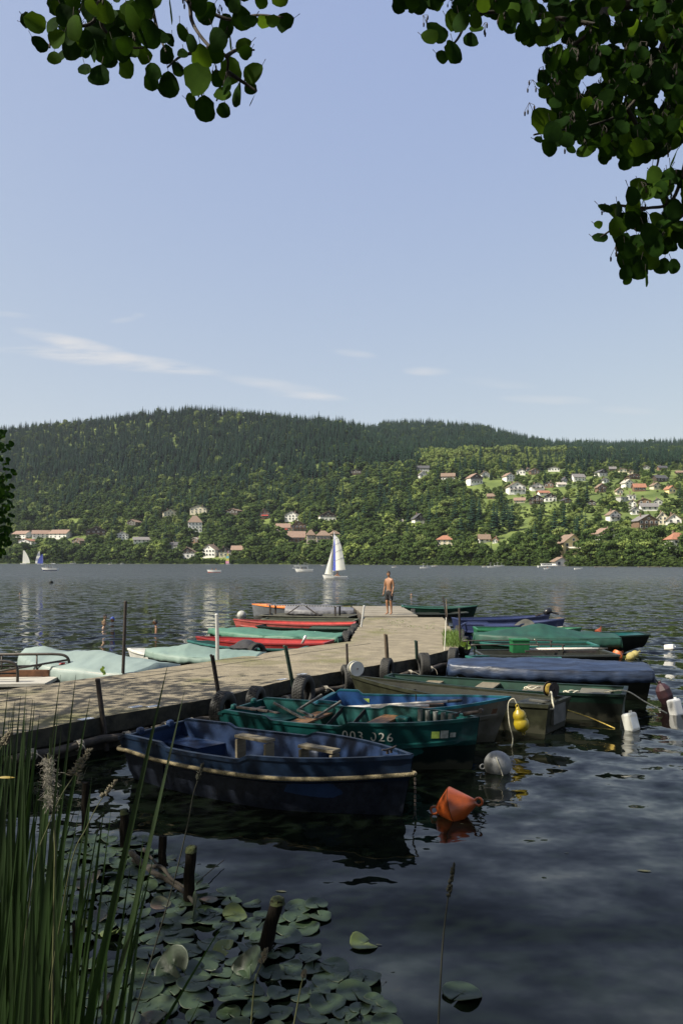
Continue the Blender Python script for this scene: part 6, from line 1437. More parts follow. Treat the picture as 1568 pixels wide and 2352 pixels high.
far_boat(906, 1304, 14, 'kayak', 'white kayak with one paddler above the standing man', 'kayak', riders=1); far_boat(976, 1306, 24, 'motor_boat', 'white motor boat with canopy right of the standing man', 'motor boat', canopy=wboat, riders=1); far_boat(998, 1302, 15, 'pedal_boat', 'small red pedal boat far behind the man', 'pedal boat', red_i, riders=1)
far_boat(1112, 1303, 12, 'motor_boat', 'small yellow boat left of the canopied pair', 'motor boat', riders=1); far_boat(1130, 1304, 22, 'motor_boat', 'white canopied boat, left one of the pair near the middle right', 'motor boat', canopy=wboat); far_boat(1146, 1302.5, 24, 'motor_boat', 'white canopied boat, right one of the pair near the middle right', 'motor boat', canopy=wboat)
far_boat(1255, 1303.5, 42, 'passenger_boat', 'long white passenger boat with cabin moored beside the boathouse', 'passenger boat', cabin=True)
far_boat(1256, 1307.5, 16, 'kayak', 'white kayak with paddler in front of the passenger boat', 'kayak', riders=1); far_boat(1328, 1308, 20, 'kayak', 'empty looking white kayak right of the boathouse', 'kayak')
for k, (px, lb) in enumerate([(1390, 'small white jetty at the right shore'), (1490, 'pale jetty with bathers near the right edge')]):
    q = G(px, 1302.6, .3); jt_ = thing('jetty', lb, 'jetty', q); mb = MB(); mb.box((0, 0, .1), (9, 1.6, .15)); mb.build('deck', wood_g, jt_)
    for xx in (-4, 0, 4): mb = MB(); mb.tube([(xx, 0, .05), (xx, 0, -2)], .12, 6); mb.build('pile', MATS['dark_posts'], jt_)

# ---------------------------------------------------------------- near alders, reeds, lily pads, stakes
alder = mat('alder_leaf', (.017, .046, .006), .75, scale=8, col2=(.006, .018, .004), trans=.36, bump=.002, bscale=40, spec=.04)
alder_l = mat('alder_leaf_sunlit', (.050, .105, .012), .7, scale=8, col2=(.028, .060, .008), trans=.5, spec=.04)  # brighter leaf copy, sun through the canopy painted into random leaves
twig_m = mat('alder_twig', (.030, .024, .018), .9, .3, 20)
rl = random.Random(21)
LEAFP = []
for i in range(15):
    a = 6.2832 * i / 15; r_ = 1.0 + .05 * (i % 2) - .03
    x = math.sin(a) * .46 * r_; y = .5 - math.cos(a) * .5 * r_
    if abs(math.sin(a)) < .25 and y > .8: y -= .09 * (1 - abs(math.sin(a)) / .25)
    x *= .78 + .34 * y
    LEAFP.append((x, y))
WP = [(0, .02), (.10, .20), (.28, .37), (.48, .42), (.68, .46), (.85, .40), (.96, .24), (.94, .0)]
def leaf(mb, base, tip_dir, nrm, size, fine=True):
    """one rounded alder leaf, folded a little along its midrib; coarse ones far above the camera"""
    t = tip_dir.normalized(); n_ = (nrm - t * nrm.dot(t)).normalized(); s_ = t.cross(n_); cup = rl.uniform(-.05, .22); bend = rl.uniform(-.15, .25); tw = rl.uniform(-.15, .15)
    def q(x, y): return base + (s_ * x + t * y + n_ * (cup * abs(x) * 1.4 - bend * y * y + tw * x * y)) * size
    if not fine: mb.add([q(0, 0), q(-.33, .22), q(-.45, .55), q(-.30, .88), q(0, .97), q(.30, .88), q(.45, .55), q(.33, .22)], [(0, 1, 2, 3, 4), (0, 4, 5, 6, 7)], 2 if rl.random() < .2 else 0); return
    vs = []; lm = 2 if rl.random() < .24 else 0
    for i, (y, w) in enumerate(WP):
        for c in (-1, -.5, 0, .5, 1): vs.append(q(c * w * (1 + rl.uniform(-.11, .07)), y - (abs(c) == 1) * (-.02 if i == 7 else 0) + (.05 * abs(c) if i == 7 else 0)))
    mb.add(vs, [(i * 5 + j, i * 5 + j + 1, i * 5 + 6 + j, i * 5 + 5 + j) for i in range(7) for j in range(4)], lm)
    e = base - t * size * .26 + Vector((rl.uniform(-.1, .1), 0, .12)) * size; mb.tube([base, base.lerp(e, .6), e], [.0012, .0013, .0018], 3, 1, False)
    if rl.random() < .16:
        for j in range(3): c_ = e + Vector((rl.uniform(-.02, .02), rl.uniform(-.02, .02), -.012 - .012 * j)); mb.tube([e, c_, c_ + Vector((0, 0, -.008)), c_ + Vector((0, 0, -.02))], [.0008, .001, .0042, .003], 5, 1)
mb2_tw = []
def inpoly(x, y, pl):
    c = False; j = len(pl) - 1
    for i in range(len(pl)):
        if (pl[i][1] > y) != (pl[j][1] > y) and x < (pl[j][0] - pl[i][0]) * (y - pl[i][1]) / (pl[j][1] - pl[i][1]) + pl[i][0]: c = not c
        j = i
    return c
def rdir(k=1.0): return Vector((rl.gauss(0, k), rl.gauss(0, k), rl.gauss(0, k)))
def hang(mb, px, py, d, sz, ang=None):
    """a leaf whose middle is seen at (px, py)"""
    c = P(px, py, d); ang = rl.uniform(-1.1, 1.1) if ang is None else ang
    t = Vector((math.sin(ang), rl.uniform(-.55, .55), -math.cos(ang))); n_ = Vector((0, -1, -.25)) + rdir(.45); s_ = sz * d / F
    leaf(mb, c - t.normalized() * s_ * .5, t, n_, s_)
lt = thing('alder_tree', 'alder whose leafy twigs hang into the picture at the top left', 'tree', (-7.5, 4.0, .3)); lo = Vector(lt.location)
rt = thing('alder_tree', 'alder with dense dark foliage hanging in from the top right', 'tree', (6.2, 1.0, .3)); ro = Vector(rt.location)
def finish(mb, tree, name, m_, smooth=True):
    o = mb.build(name, m_, None, smooth=smooth); o.parent = tree; o.matrix_parent_inverse = Matrix.Translation(-Vector(tree.location)); return o
# left spray: hand placed leaves (photo px), then fill
LL = [(80,52,55,1.2),(91,101,44,.9),(60,48,40,1.4),(125,131,38,.1),(150,125,60,0),(196,160,40,.2),(229,170,62,-.1),(290,150,56,.1),(238,115,60,.1),(128,15,50,.5),(210,15,48,0),(332,15,60,.1),(395,22,62,.2),(345,75,70,-.1),(300,40,60,.3),(270,90,60,.2),(170,60,60,.1),
      (330,125,42,.7),(352,165,46,.3),(385,125,44,.1),(390,90,34,-.3),(418,75,44,.2),(437,97,40,.2),(389,195,60,0),(346,188,44,.2),(462,130,56,0),(452,180,80,.9),(438,232,42,.9),(471,250,60,0),(530,160,62,0),(512,215,48,0),(514,250,38,-.1),(546,215,62,0),(583,165,54,-.9),(583,225,44,-.2),(560,105,44,-1.2),(565,120,36,-1),(530,95,38,.1),
      (475,30,58,-.8),(520,60,62,.3),(555,40,56,0),(575,50,48,-.6),(610,50,40,-1.2),(655,50,48,-1.3),(628,48,36,-1.1),(500,90,60,.4),(495,120,50,.1),(455,12,46,1.1),(540,10,40,.2),(600,-5,44,0),(500,180,40,.2),(520,195,44,-.1),(408,158,36,.5),(150,35,56,.4),(185,100,56,0),(215,70,60,.3),(250,40,62,.1),(420,120,30,0),(640,-10,50,.1),(575,200,36,.3),(300,110,52,-.2)]
ml = MB()
for (x, y, s_, a) in LL: hang(ml, x, y, rl.uniform(2.9, 3.8), s_ * .92, a)
pl_ = [(110, -40), (120, 80), (170, 130), (230, 140), (300, 130), (370, 95), (360, 0), (430, -40)]
k = 0
while k < 130:
    x, y = rl.uniform(90, 620), rl.uniform(-120, 150)
    if inpoly(x, y, pl_) or (y < -15 and 90 < x < 620): hang(ml, x, y, rl.uniform(3.0, 4.6), rl.uniform(38, 56)); k += 1
# right mass
RP = [(915, -30), (920, 8), (990, 15), (1030, 10), (1080, 20), (1180, 35), (1190, 90), (1245, 100), (1262, 150), (1240, 190), (1245, 230), (1290, 240), (1270, 280), (1280, 320), (1330, 330), (1370, 350), (1420, 370), (1460, 375), (1500, 360), (1530, 345), (1568, 320), (1640, 380), (1640, -60)]
RP2 = [(1500, 400), (1485, 410), (1440, 440), (1400, 470), (1410, 510), (1400, 560), (1420, 610), (1460, 625), (1500, 600), (1568, 580), (1640, 600), (1640, 380), (1560, 400)]
k = 0
while k < 1250:
    x, y = rl.uniform(900, 1680), rl.uniform(-70, 430)
    if inpoly(x, y, RP):
        gap = noise.noise(Vector((x / 42, y / 42, 0)))
        if gap > .07 and rl.random() < .85 and x < 1530: continue
        hang(globals().setdefault('MR', MB()), x, y, rl.uniform(2.9, 5.2), rl.uniform(27, 42)); k += 1
MR = globals()['MR']; k = 0
while k < 110:
    x, y = rl.uniform(1390, 1660), rl.uniform(380, 640)
    if inpoly(x, y, RP2) and noise.noise(Vector((x / 40, y / 40, 5))) < .25: hang(MR, x, y, rl.uniform(2.9, 3.8), rl.uniform(34, 48)); k += 1
for (x, y, s_, a) in [(1000,75,62,.9),(985,82,44,1.3),(1040,115,62,0),(1080,90,44,-.1),(1095,70,40,-.8),(1060,50,56,.3),(1014,130,34,1.1),(1035,45,52,.6),(1090,45,40,0),(915,8,42,.1),(1155,45,44,.1),(1170,60,40,-.3),(1245,275,66,.9),(1268,300,54,.2),(1258,338,46,.9),(1235,320,22,1.4),(1300,320,44,0),(1310,340,30,.2),(1340,345,44,-.2),(1250,210,34,1.2),(1262,165,40,.8),
                      (1388,478,40,.9),(1418,480,44,0),(1372,516,22,1.2),(1376,545,40,1.3),(1415,520,48,.2),(1428,560,44,.3),(1430,595,44,.8),(1468,620,48,0),(1435,625,36,.2),(1495,600,44,0),(1500,398,44,.1),(1545,360,50,-.6),(1515,435,44,0),(1530,400,38,-.6),(1440,640,30,.2),(1520,610,44,-.3),(1480,640,40,0),(1545,610,38,.2)]:
    hang(MR, x, y, rl.uniform(2.9, 3.5), s_ * .92, a)
# crowns over and beside the camera, outside the picture, that shade the bank
def crown_vol(mb, n_, box, sz, ok):
    k = 0
    n_ = int(n_ * 2.1)
    while k < n_:
        p_ = Vector([rl.uniform(box[i], box[i + 3]) for i in range(3)])
        if not ok(p_): continue
        if noise.noise(p_ * .55) < -.05: continue
        mbs = rl.uniform(*sz) * .62; t = Vector((rl.gauss(0, .6), rl.gauss(0, .6), -.7)); leaf(mb, p_, t, Vector((0, 0, 1)) + rdir(.5), mbs, False); k += 1
def outside(p_, m_=.35):
    if p_.y < .2: return True
    return abs(p_.x) / p_.y > 784 / F + m_ / p_.y + .02 or (p_.z - H) / p_.y > HY / F + m_ / p_.y + .03
crown_vol(ml, 5200, (-15.5, 1, 3.4, -3.4, 12.6, 9.5), (.16, .30), lambda p_: outside(p_) and ((p_.x + 9.5) / 6) ** 2 + ((p_.y - 8) / 8) ** 2 + ((p_.z - 6.5) / 3.4) ** 2 < 1)
crown_vol(ml, 4200, (-7, -6, 4.5, 2, 6, 9), (.16, .28), lambda p_: outside(p_) and p_.z > 4.6)
crown_vol(MR, 2600, (-1, -5, 4.0, 9, 7.5, 9), (.14, .26), lambda p_: outside(p_) and ((p_.x - 4.5) / 5) ** 2 + ((p_.y - 2.5) / 5.5) ** 2 + ((p_.z - 6.3) / 3) ** 2 < 1)
crown_vol(MR, 5500, (-7, 3.5, 6, 9, 12, 13), (.2, .34), lambda p_: outside(p_, .5) and (p_.z - H) / p_.y < 1.25 and ((p_.x - 1.5) / 8) ** 2 + ((p_.y - 7) / 5) ** 2 < 1)  # extra unseen crown added to shade the boats and darken the water
finish(ml, lt, 'crown', [alder, twig_m, alder_l]); finish(MR, rt, 'crown', [alder, twig_m, alder_l])
def limb(tree, pts, r_, name='limb'):
    mb = MB(); c = curve(pts, 6); mb.tube(c, [lerp(r_[0], r_[1], i / (len(c) - 1)) for i in range(len(c))], 8); return finish(mb, tree, name, twig_m if r_[0] < .05 else bark)
limb(lt, [(-7.5, 4, -.3), (-7.3, 4.1, 2.5), (-7.6, 4.3, 5), (-7.4, 4.6, 8.2)], (.24, .08), 'trunk'); limb(rt, [(6.2, 1, -.3), (6.0, 1.2, 2.5), (5.8, 1.5, 5), (5.5, 1.8, 8)], (.22, .08), 'trunk')
limb(lt, [(-7.45, 4.1, 3.2), (-5.2, 3.8, 4.6), tuple(P(60, -150, 3.6)), tuple(P(330, -60, 3.5))], (.09, .022)); limb(lt, [(-7.5, 4.3, 5.2), (-9, 7, 6.4), (-9.6, 11, 6.9)], (.10, .03)); limb(lt, [(-7.5, 4.3, 5.8), (-4, 2, 6.8), (0, .5, 7)], (.10, .03)); limb(rt, [(5.9, 1.2, 3.8), (4.2, 2.0, 4.6), tuple(P(1560, -20, 3.8)), tuple(P(1380, 60, 3.7))], (.08, .02)); limb(rt, [(5.8, 1.5, 5), (3, 3, 6.6), (.5, 3, 7.2)], (.09, .03))
for pts in [[(330,-60),(345,-5),(360,60),(372,95),(382,120)], [(370,-30),(430,0),(440,45),(455,75),(485,110),(520,130),(522,165),(512,205),(497,232)], [(430,0),(475,25),(530,45),(590,35),(650,40)], [(330,-60),(240,-20),(215,50),(160,65),(120,95),(115,110)], [(240,-20),(235,60),(290,105),(330,110)], [(485,110),(450,120),(415,130),(385,155)], [(522,165),(560,190),(590,210)], [(520,130),(545,115),(585,115)]]:
    limb(lt, [tuple(P(x, y, 3.35 + .1 * math.sin(i))) for i, (x, y) in enumerate(pts)], (.010, .0035), 'twig')
for pts in [[(1380,60),(1300,120),(1270,200),(1262,290),(1225,310)], [(1380,60),(1200,30),(1090,35),(1050,90),(1020,125)], [(1560,-20),(1500,150),(1440,250),(1350,290),(1265,300)], [(1600,250),(1560,420),(1530,470),(1480,480),(1430,510),(1378,545)], [(1640,430),(1560,500),(1500,560),(1470,600)], [(1480,480),(1410,470)], [(1440,250),(1480,320),(1510,360),(1500,400)]]:
    limb(rt, [tuple(P(x, y, 3.4 + .1 * math.sin(i))) for i, (x, y) in enumerate(pts)], (.010, .0035), 'twig')
for tree, lo_, hi in ((lt, 0, 60), (rt, 10 ** 6, 0)):
    pass
# small dark tree at the very left edge, farther along the bank
td = thing('leaning_shore_tree', 'dark leafy tree cut by the left edge of the picture above the lake', 'tree', (-14.2, 26, .2)); mb = MB()
k = 0
while k < 2600:
    p_ = Vector((rl.uniform(-15.5, -10.6), rl.uniform(24, 29), rl.uniform(2.6, 9.2))); px = p_.x / p_.y * F + CX; py = HY - (p_.z - H) / p_.y * F
    edge = 12 + 20 * math.sin((py - 960) / 310 * 3.14) if 985 < py < 1272 else -30
    if px > edge + 10 * noise.noise(Vector((0, py / 16, 1))) or noise.noise(p_ * 1.2) < -.25: continue
    leaf(mb, p_, Vector((rl.gauss(0, .6), rl.gauss(0, .6), -.7)), Vector((0, -.5, 1)) + rdir(.6), rl.uniform(.14, .26)); k += 1
finish(mb, td, 'crown', [alder, twig_m, alder]); mb = MB(); mb.tube([(-14.2, 26, -1), (-13.8, 26, 3), (-13.9, 26, 9)], [.2, .15, .05], 8); finish(mb, td, 'trunk', bark)

# reeds
reed_m = mat('reed_green', (.016, .040, .007), .5, scale=3, col2=(.008, .019, .004), trans=.25, stretch=(1, 1, .2)); reed_y = mat('reed_pale', (.07, .075, .03), .6, .3, 5); seed_m = mat('seed_head', (.12, .105, .07), .9, .3, 30); fluff = mat('cattail_fluff', (.22, .205, .17), 1, .2, 20)
def blade(mb, base, tip, w, bend=.0, bow=Vector((0, 0, 0)), n_=14):
    base, tip = Vector(base), Vector(tip); vs = []
    side = Vector((1, rl.uniform(-.5, .5), 0)).normalized()
    for i in range(n_ + 1):
        s_ = i / n_; c = base.lerp(tip, s_) + bow * math.sin(s_ * math.pi) * bend; ww = w * (1 - s_ ** 2.6) * (.75 + .5 * min(1, s_ * 2)) * .5 + .0006
        vs += [c - side * ww, c + Vector((0, .35 * ww, 0)), c + side * ww]
    k = len(vs) // 3; mb.add(vs, [(3 * i + j, 3 * i + j + 1, 3 * i + 4 + j, 3 * i + 3 + j) for i in range(k - 1) for j in (0, 1)])
def reed_plant(tips, d, base_px, label, name='reed_plant', w=.026, grp='reeds along the bank at the lower left', m_=None):
    """one plant: the blades (one part) and the stem, rooted in the shallow water"""
    b0 = Vector(((base_px - CX) / F * d, d, -.05)); o = thing(name, label, 'reed', b0, 0, grp)
    for i, (x, y) in enumerate(tips):
        dd = d * rl.uniform(.90, 1.05); tp = P(x, y, dd) - b0; bs = Vector((rl.uniform(-.04, .04), rl.uniform(-.05, .05), 0)); mb = MB()
        blade(mb, bs, tp, w * rl.uniform(.8, 1.25), 1, Vector((-.05 * (tp.x), 0, .0)) + Vector((rl.uniform(-.03, .03), 0, 0))); mb.build('leaf_blade', m_ or reed_m, o, smooth=True)
    mb = MB(); mb.tube([(0, 0, -.3), (.02, 0, .4), (.05, 0, .8)], [.010, .008, .005], 6); mb.build('stem', m_ or reed_m, o, smooth=True); return o
MT = [([(20,1577),(35,1610)], 3.3, -60, 'reed with two upright blades at the left picture edge'), ([(62,1578),(81,1611),(48,1600)], 3.2, -20, 'reed with three narrow blades next to the left edge'), ([(140,1550),(135,1626)], 3.0, 30, 'tall reed with broad upright blade left of the thin slanted one'), ([(175,1550),(208,1600)], 3.3, 20, 'tall reed with two thin blades slanting right'),
      ([(385,1530)], 2.7, 60, 'very long reed blade slanting right across the pier edge'), ([(425,1583)], 2.9, 110, 'second long reed blade slanting across the stern of the blue boat'), ([(211,1784),(92,1827)], 2.7, 60, 'reed with short broad blade before the cattail fluff')]
for a in MT: reed_plant(a[0], a[1], a[2], a[3], w=.034 if a[1] < 3 else .024)
for k in range(96):
    bx = rl.uniform(-140, 200) if k % 4 == 0 else rl.uniform(-150, 70); d = rl.uniform(2.1, 3.9); tips = []
    for j in range(rl.choice((1, 2, 2, 3))):
        ty = rl.uniform(1600, 2250) if bx < 80 else rl.uniform(1850, 2300); tx = bx + rl.gauss(40, 55) + (2350 - ty) * .05
        if tx > 330: ty = max(ty, 2000)
        tips.append((tx, ty))
    wq = rl.uniform(.010, .028)
    where = 'left edge' if bx < -20 else 'left corner' if bx < 110 else 'lily pads'
    reed_plant(tips, d, bx, '%s reed plant with %s by the %s' % ('wide bladed' if wq > .0165 else 'narrow bladed' if wq < .0125 else 'dark green', ['one tall blade', 'one tall blade', 'two blades', 'three blades'][len(tips)], where), w=wq, grp='reeds along the bank by the ' + where)
for k, (tx, ty, bx) in enumerate([(330, 2040, 250), (355, 1960, 170), (300, 1990, 160), (250, 2060, 230), (460, 2300, 180), (330, 1920, 230), (240, 1850, 150), (520, 2110, 130)]):
    reed_plant([(tx, ty)], 2.6 + .1 * k, bx, ['broken reed blade bent right over the lily pads', 'dark broad reed blade in front of the mossy stake', 'single reed blade leaning against the left stakes', 'short single reed blade amid the lily pads', 'reed blade bent low toward the bottom of the picture', 'reed blade crossing the driftwood branch', 'steep single reed blade beside the dark back stake', 'long reed blade bent flat over the lily pads'][k], w=.02)
def seed_stalk(pts, d, label, name='grass_stalk', head=.25, hr_=.012, m_=None):
    c = curve([tuple(P(x, y, d)) for x, y in pts], 8); o = thing(name, label, 'grass', c[-1], 0); o_ = c[-1]; mb = MB(); mb.tube([p_ - o_ for p_ in c], [.0010 + .0012 * i / len(c) for i in range(len(c))], 5); mb.build('stalk', m_ or reed_y, o, smooth=True)
    k = max(3, int(len(c) * head)); mb = MB()
    for i in range(70):
        s_ = rl.random() ** 1.1; p_ = c[min(len(c) - 2, int(s_ * (k - 1)))].lerp(c[min(len(c) - 1, int(s_ * (k - 1)) + 1)], rl.random()) - o_; w_ = hr_ * (.35 + s_ * 1.0) * (1.15 - s_ * .3); a = rl.uniform(0, 6.28)
        q_ = p_ + Vector((math.cos(a) * w_, math.sin(a) * w_, -.010)); mb.tube([p_, p_.lerp(q_, .5) + Vector((0, 0, .004)), q_ + Vector((0, 0, .014))], [.0008, .0032, .0006], 4)
    mb.build('seed_head', m_ or seed_m, o, smooth=True); return o
MISC = 1
seed_stalk([(208,1722),(185,1755),(165,1790),(140,1830),(110,1900),(80,2000),(30,2360)], 2.3, 'pale feathery grass plume at the left in front of the pier', 'plume_grass', .32, .022)
seed_stalk([(268,1792),(245,1820),(225,1850),(200,1900),(160,2000),(100,2360)], 2.4, 'thinner pale grass plume right of the feathery one', 'plume_grass', .3, .012)
seed_stalk([(25,1682),(8,1710),(-10,1740),(-30,1800),(-60,2360)], 2.2, 'pale grass plume touching the left picture edge', 'plume_grass', .3, .015)
dk_seed = mat('dark_seed', (.015, .016, .009), .9, .3, 30)
seed_stalk([(466,1755),(455,1790),(443,1830),(430,1900),(390,2060),(300,2360)], 2.1, 'thin dark grass stalk rising in front of the blue hull', 'grass_stalk', .22, .007, dk_seed)
seed_stalk([(1042,1985),(1032,2040),(1022,2110),(1014,2200),(1005,2380)], 1.7, 'dark grass stalk with slim seed head standing alone at the bottom centre', 'grass_stalk', .34, .006, dk_seed)
seed_stalk([(612,2180),(600,2215),(585,2260),(575,2380)], 1.9, 'pale grass stalk with drooping seeds at the bottom', 'grass_stalk', .35, .009)
seed_stalk([(700,2230),(690,2270),(670,2380)], 1.8, 'second pale grass stalk at the bottom right of the drooping one', 'grass_stalk', .35, .006)
# cattail gone to fluff
o = thing('cattail', 'cattail head burst into pale fluff among the reeds', 'cattail', P(125, 1900, 2.5)); ob = Vector(o.location); mb = MB(); mb.tube([P(112, 1730, 2.5) - ob, P(122, 1830, 2.5) - ob, P(128, 1950, 2.5) - ob, P(120, 2380, 2.5) - ob], .004, 6); mb.build('stem', reed_y, o)
mb = MB()
for k in range(900):
    z_ = rl.random(); c = P(lerp(120, 118, z_) + rl.gauss(0, 7) + (-10 * (1 - z_)), lerp(1745, 1860, z_) + rl.gauss(0, 4), 2.5 + rl.gauss(0, .012)) - ob
    if .55 < z_ < .68 and rl.random() < .8: continue
    d_ = rdir(.009); mb.tube([c, c + d_], [.0007, .0004], 3, cap=False)
mb.build('fluff', fluff, o)
mb = MB(); c = P(15, 1786, 2.4); ob2 = mb
mb.grid(lambda a, b: Vector(((a - .5) * .055, (b - .5) * .007 * (1 - (2 * a - 1) ** 2), .004 * math.sin(a * 3))), 10, 4); yl = mb.build('fallen_leaf', mat('yellow_leaf', (.25, .18, .02), .6), None); yl.location = c; yl.rotation_euler = (R(60), 0, 0); tag(yl, 'small yellow leaf caught between reeds at the left edge', 'leaf')

# stakes
stake_m = mat('black_wet_wood', (.010, .008, .006), .9, scale=7, col2=(.005, .004, .003), stretch=(6, 6, 1), bump=.012, bscale=14, spec=.1); moss_m = mat('moss', (.028, .036, .007), .95, scale=20, col2=(.012, .018, .004), bump=.01, bscale=60)
def stake(bx, by, tx, ty, r_, label, moss=True):
    b = G(bx, by, 0); t = P(tx, ty, b.y + .02); o = thing('wooden_stake', label, 'stake', b, 0, 'old stakes in the shallow water'); dv = t - b; mb = MB(); path = [dv * k + Vector((.004 * math.sin(k * 9), .004 * math.cos(k * 7), 0)) for k in [-.6, 0, .25, .5, .75, 1.0]]
    n0 = 14; vs = []
    for i, p_ in enumerate(path):
        for j in range(n0):
            a = 6.283 * j / n0; rr_ = r_ * .72 * (1 + .10 * noise.noise(Vector((math.cos(a) * 1.4, math.sin(a) * 1.4, i * .8 + bx)))) ; vs.append(p_ + Vector((math.cos(a) * rr_, math.sin(a) * rr_, 0 if i < 5 else rl.uniform(-.01, .012))))
    k = len(path); mb.add(vs, [(i * n0 + j, i * n0 + (j + 1) % n0, (i + 1) * n0 + (j + 1) % n0, (i + 1) * n0 + j) for i in range(k - 1) for j in range(n0)] + [tuple((k - 1) * n0 + j for j in range(n0))]); mb.build('post', stake_m, o, smooth=True, auto=True)
    if moss:
        mb = MB(); mb.grid(lambda a, b_: dv + Vector((math.cos(a * 6.283) * b_ * r_ * .80, math.sin(a * 6.283) * b_ * r_ * .80, .018 * (1 - b_ ** 3) + .008 * noise.noise(Vector((math.cos(a * 6.28) * b_ * 4, math.sin(a * 6.28) * b_ * 4, bx))) - (.03 if b_ > .95 else 0))), 17, 7); mb.build('moss_cap', moss_m, o, smooth=True)
stake(285, 1945, 286, 1862, .055, 'mossy topped stake, nearest to the stern of the blue boat'); stake(373, 2000, 374, 1921, .050, 'dark stake between the mossy stake and the tall straight one', False)
stake(433, 2072, 439, 1948, .060, 'tall straight stake with mossy top right of the driftwood'); stake(606, 2185, 637, 2066, .068, 'thick stake leaning right, nearest the camera', True); stake(196, 1905, 197, 1796, .05, 'dark stake farthest back below the pier wall', False)
stake(182, 2200, 176, 2120, .045, 'rotten dark stake hidden between the reeds', False); stake(246, 2330, 250, 2290, .05, 'short stub at the bottom by the lily pads', False)
o = thing('driftwood', 'forked driftwood branch lying on the lily pads between the stakes', 'branch', G(370, 2010, .05)); ob = Vector(o.location)
for pts, r_ in (([(302,1958,.10),(330,1985,.08),(355,2005,.12),(390,2025,.06),(430,2055,.06),(455,2085,.02)], .028), ([(305,1975,.02),(340,1990,.1),(372,1992,.14),(395,2020,.10),(428,2040,.05)], .022), ([(330,1950,.05),(352,1975,.06),(372,2000,.10)], .015)):
    mb = MB(); c = curve([tuple(G(x, y, z) - ob) for x, y, z in pts], 5); mb.tube(c, [r_ * (1 - .5 * i / len(c)) * (1 + .15 * math.sin(i * 2.3)) for i in range(len(c))], 8); mb.build('branch', mat('driftwood_bark', (.022, .018, .012), .9, .5, 9, bump=.01, bscale=20), o, smooth=True)
tw_ = rope('twig', None, [G(450, 2030, .01), G(480, 2003, .05), G(515, 1975, .04)], .004, MATS['driftwood_bark']) ; tag(tw_, 'thin bare twig floating right of the tall straight stake', 'twig')
for (x, y, s_) in [(1478, 2001, .13), (1300, 1960, .05), (1060, 1893, .04), (645, 2048, .1), (870, 2171, .05)]:
    mb = MB(); mb.grid(lambda a, b: Vector(((a - .5) * s_, (b - .5) * s_ * .3 * (1 - (2 * a - 1) ** 2), .006)), 8, 4); q_ = mb.build('floating_leaf', mat('rotting_leaf', (.10, .10, .05), .6, .4, 10)); q_.location = G(x, y, 0); q_.rotation_euler.z = -.2; tag(q_, {1478: 'dark sliver of leaf floating alone at the right', 1300: 'tiny pale speck of leaf right of the orange buoy', 1060: 'pale scrap floating just below the orange buoy', 645: 'torn leaf remains beside the top of the leaning stake', 870: 'tiny leaf near the yellow green torn leaf'}[x], 'leaf')

# lily pads
pad_m = mat('lily_pad', (.026, .045, .018), .48, scale=5, col2=(.016, .028, .012), bump=.004, bscale=14, objrand=.75, obj2=(.022, .036, .022), spec=.4); pad_y = mat('lily_pad_yellow', (.10, .12, .03), .4, scale=6, col2=(.07, .10, .03), bump=.004, bscale=14); pad_r = mat('lily_pad_underside', (.05, .028, .018), .55, scale=5, col2=(.03, .045, .02), bump=.004)
def pad(x, y, r_, rot, z, m_=None, curl=0.0, tilt=(0, 0), label=None, group=None):
    mb = MB(); n_ = 30; gap = rl.uniform(.12, .34); rings = [.0, .35, .7, .93, 1.0]; vs = []; ph = rl.uniform(0, 6); cd = rl.uniform(0, 6.28)
    for k in rings:
        for j in range(n_ + 1):
            a = gap / 2 + (6.2832 - gap) * j / n_; rr_ = r_ * k * (1 + .03 * math.sin(a * 3 + ph) + .012 * math.sin(a * 14 + ph)) * (1 - .10 * max(0, math.cos(a)) ** 8)
            z_ = .010 * k * math.sin(2 * a + ph) * r_ / .12 + (.016 * (k > .9) if curl == 0 else 0) * max(0, math.sin(a * 1.5 + ph)) + curl * max(0, math.cos(a - cd)) ** 2 * k ** 3
            vs.append((math.cos(a) * rr_ * (1 - curl * 1.5 * max(0, math.cos(a - cd)) ** 2 * k), math.sin(a) * rr_, z_))
    w = n_ + 1; mb.add(vs, [(i * w + j, (i + 1) * w + j, (i + 1) * w + j + 1, i * w + j + 1) for i in range(len(rings) - 1) for j in range(n_)])
    o = mb.build('lily_pad', m_ or pad_m, None, smooth=True); o.location = (x, y, z); o.rotation_euler = (tilt[0], tilt[1], rot)
    sm = o.modifiers.new('t', 'SOLIDIFY'); sm.thickness = .003; tag(o, label, 'lily pad', group); return o
LP = [(140,1900),(250,1925),(330,1930),(352,1960),(395,1975),(470,2050),(560,2055),(600,2110),(735,2070),(745,2110),(690,2140),(720,2180),(790,2235),(870,2280),(905,2360),(100,2400),(70,2200)]
HOLES = [(255, 2190, 75, 30), (215, 2245, 60, 25), (470, 2140, 40, 18), (560, 2060, 30, 16)]
pads = []; tries = 0
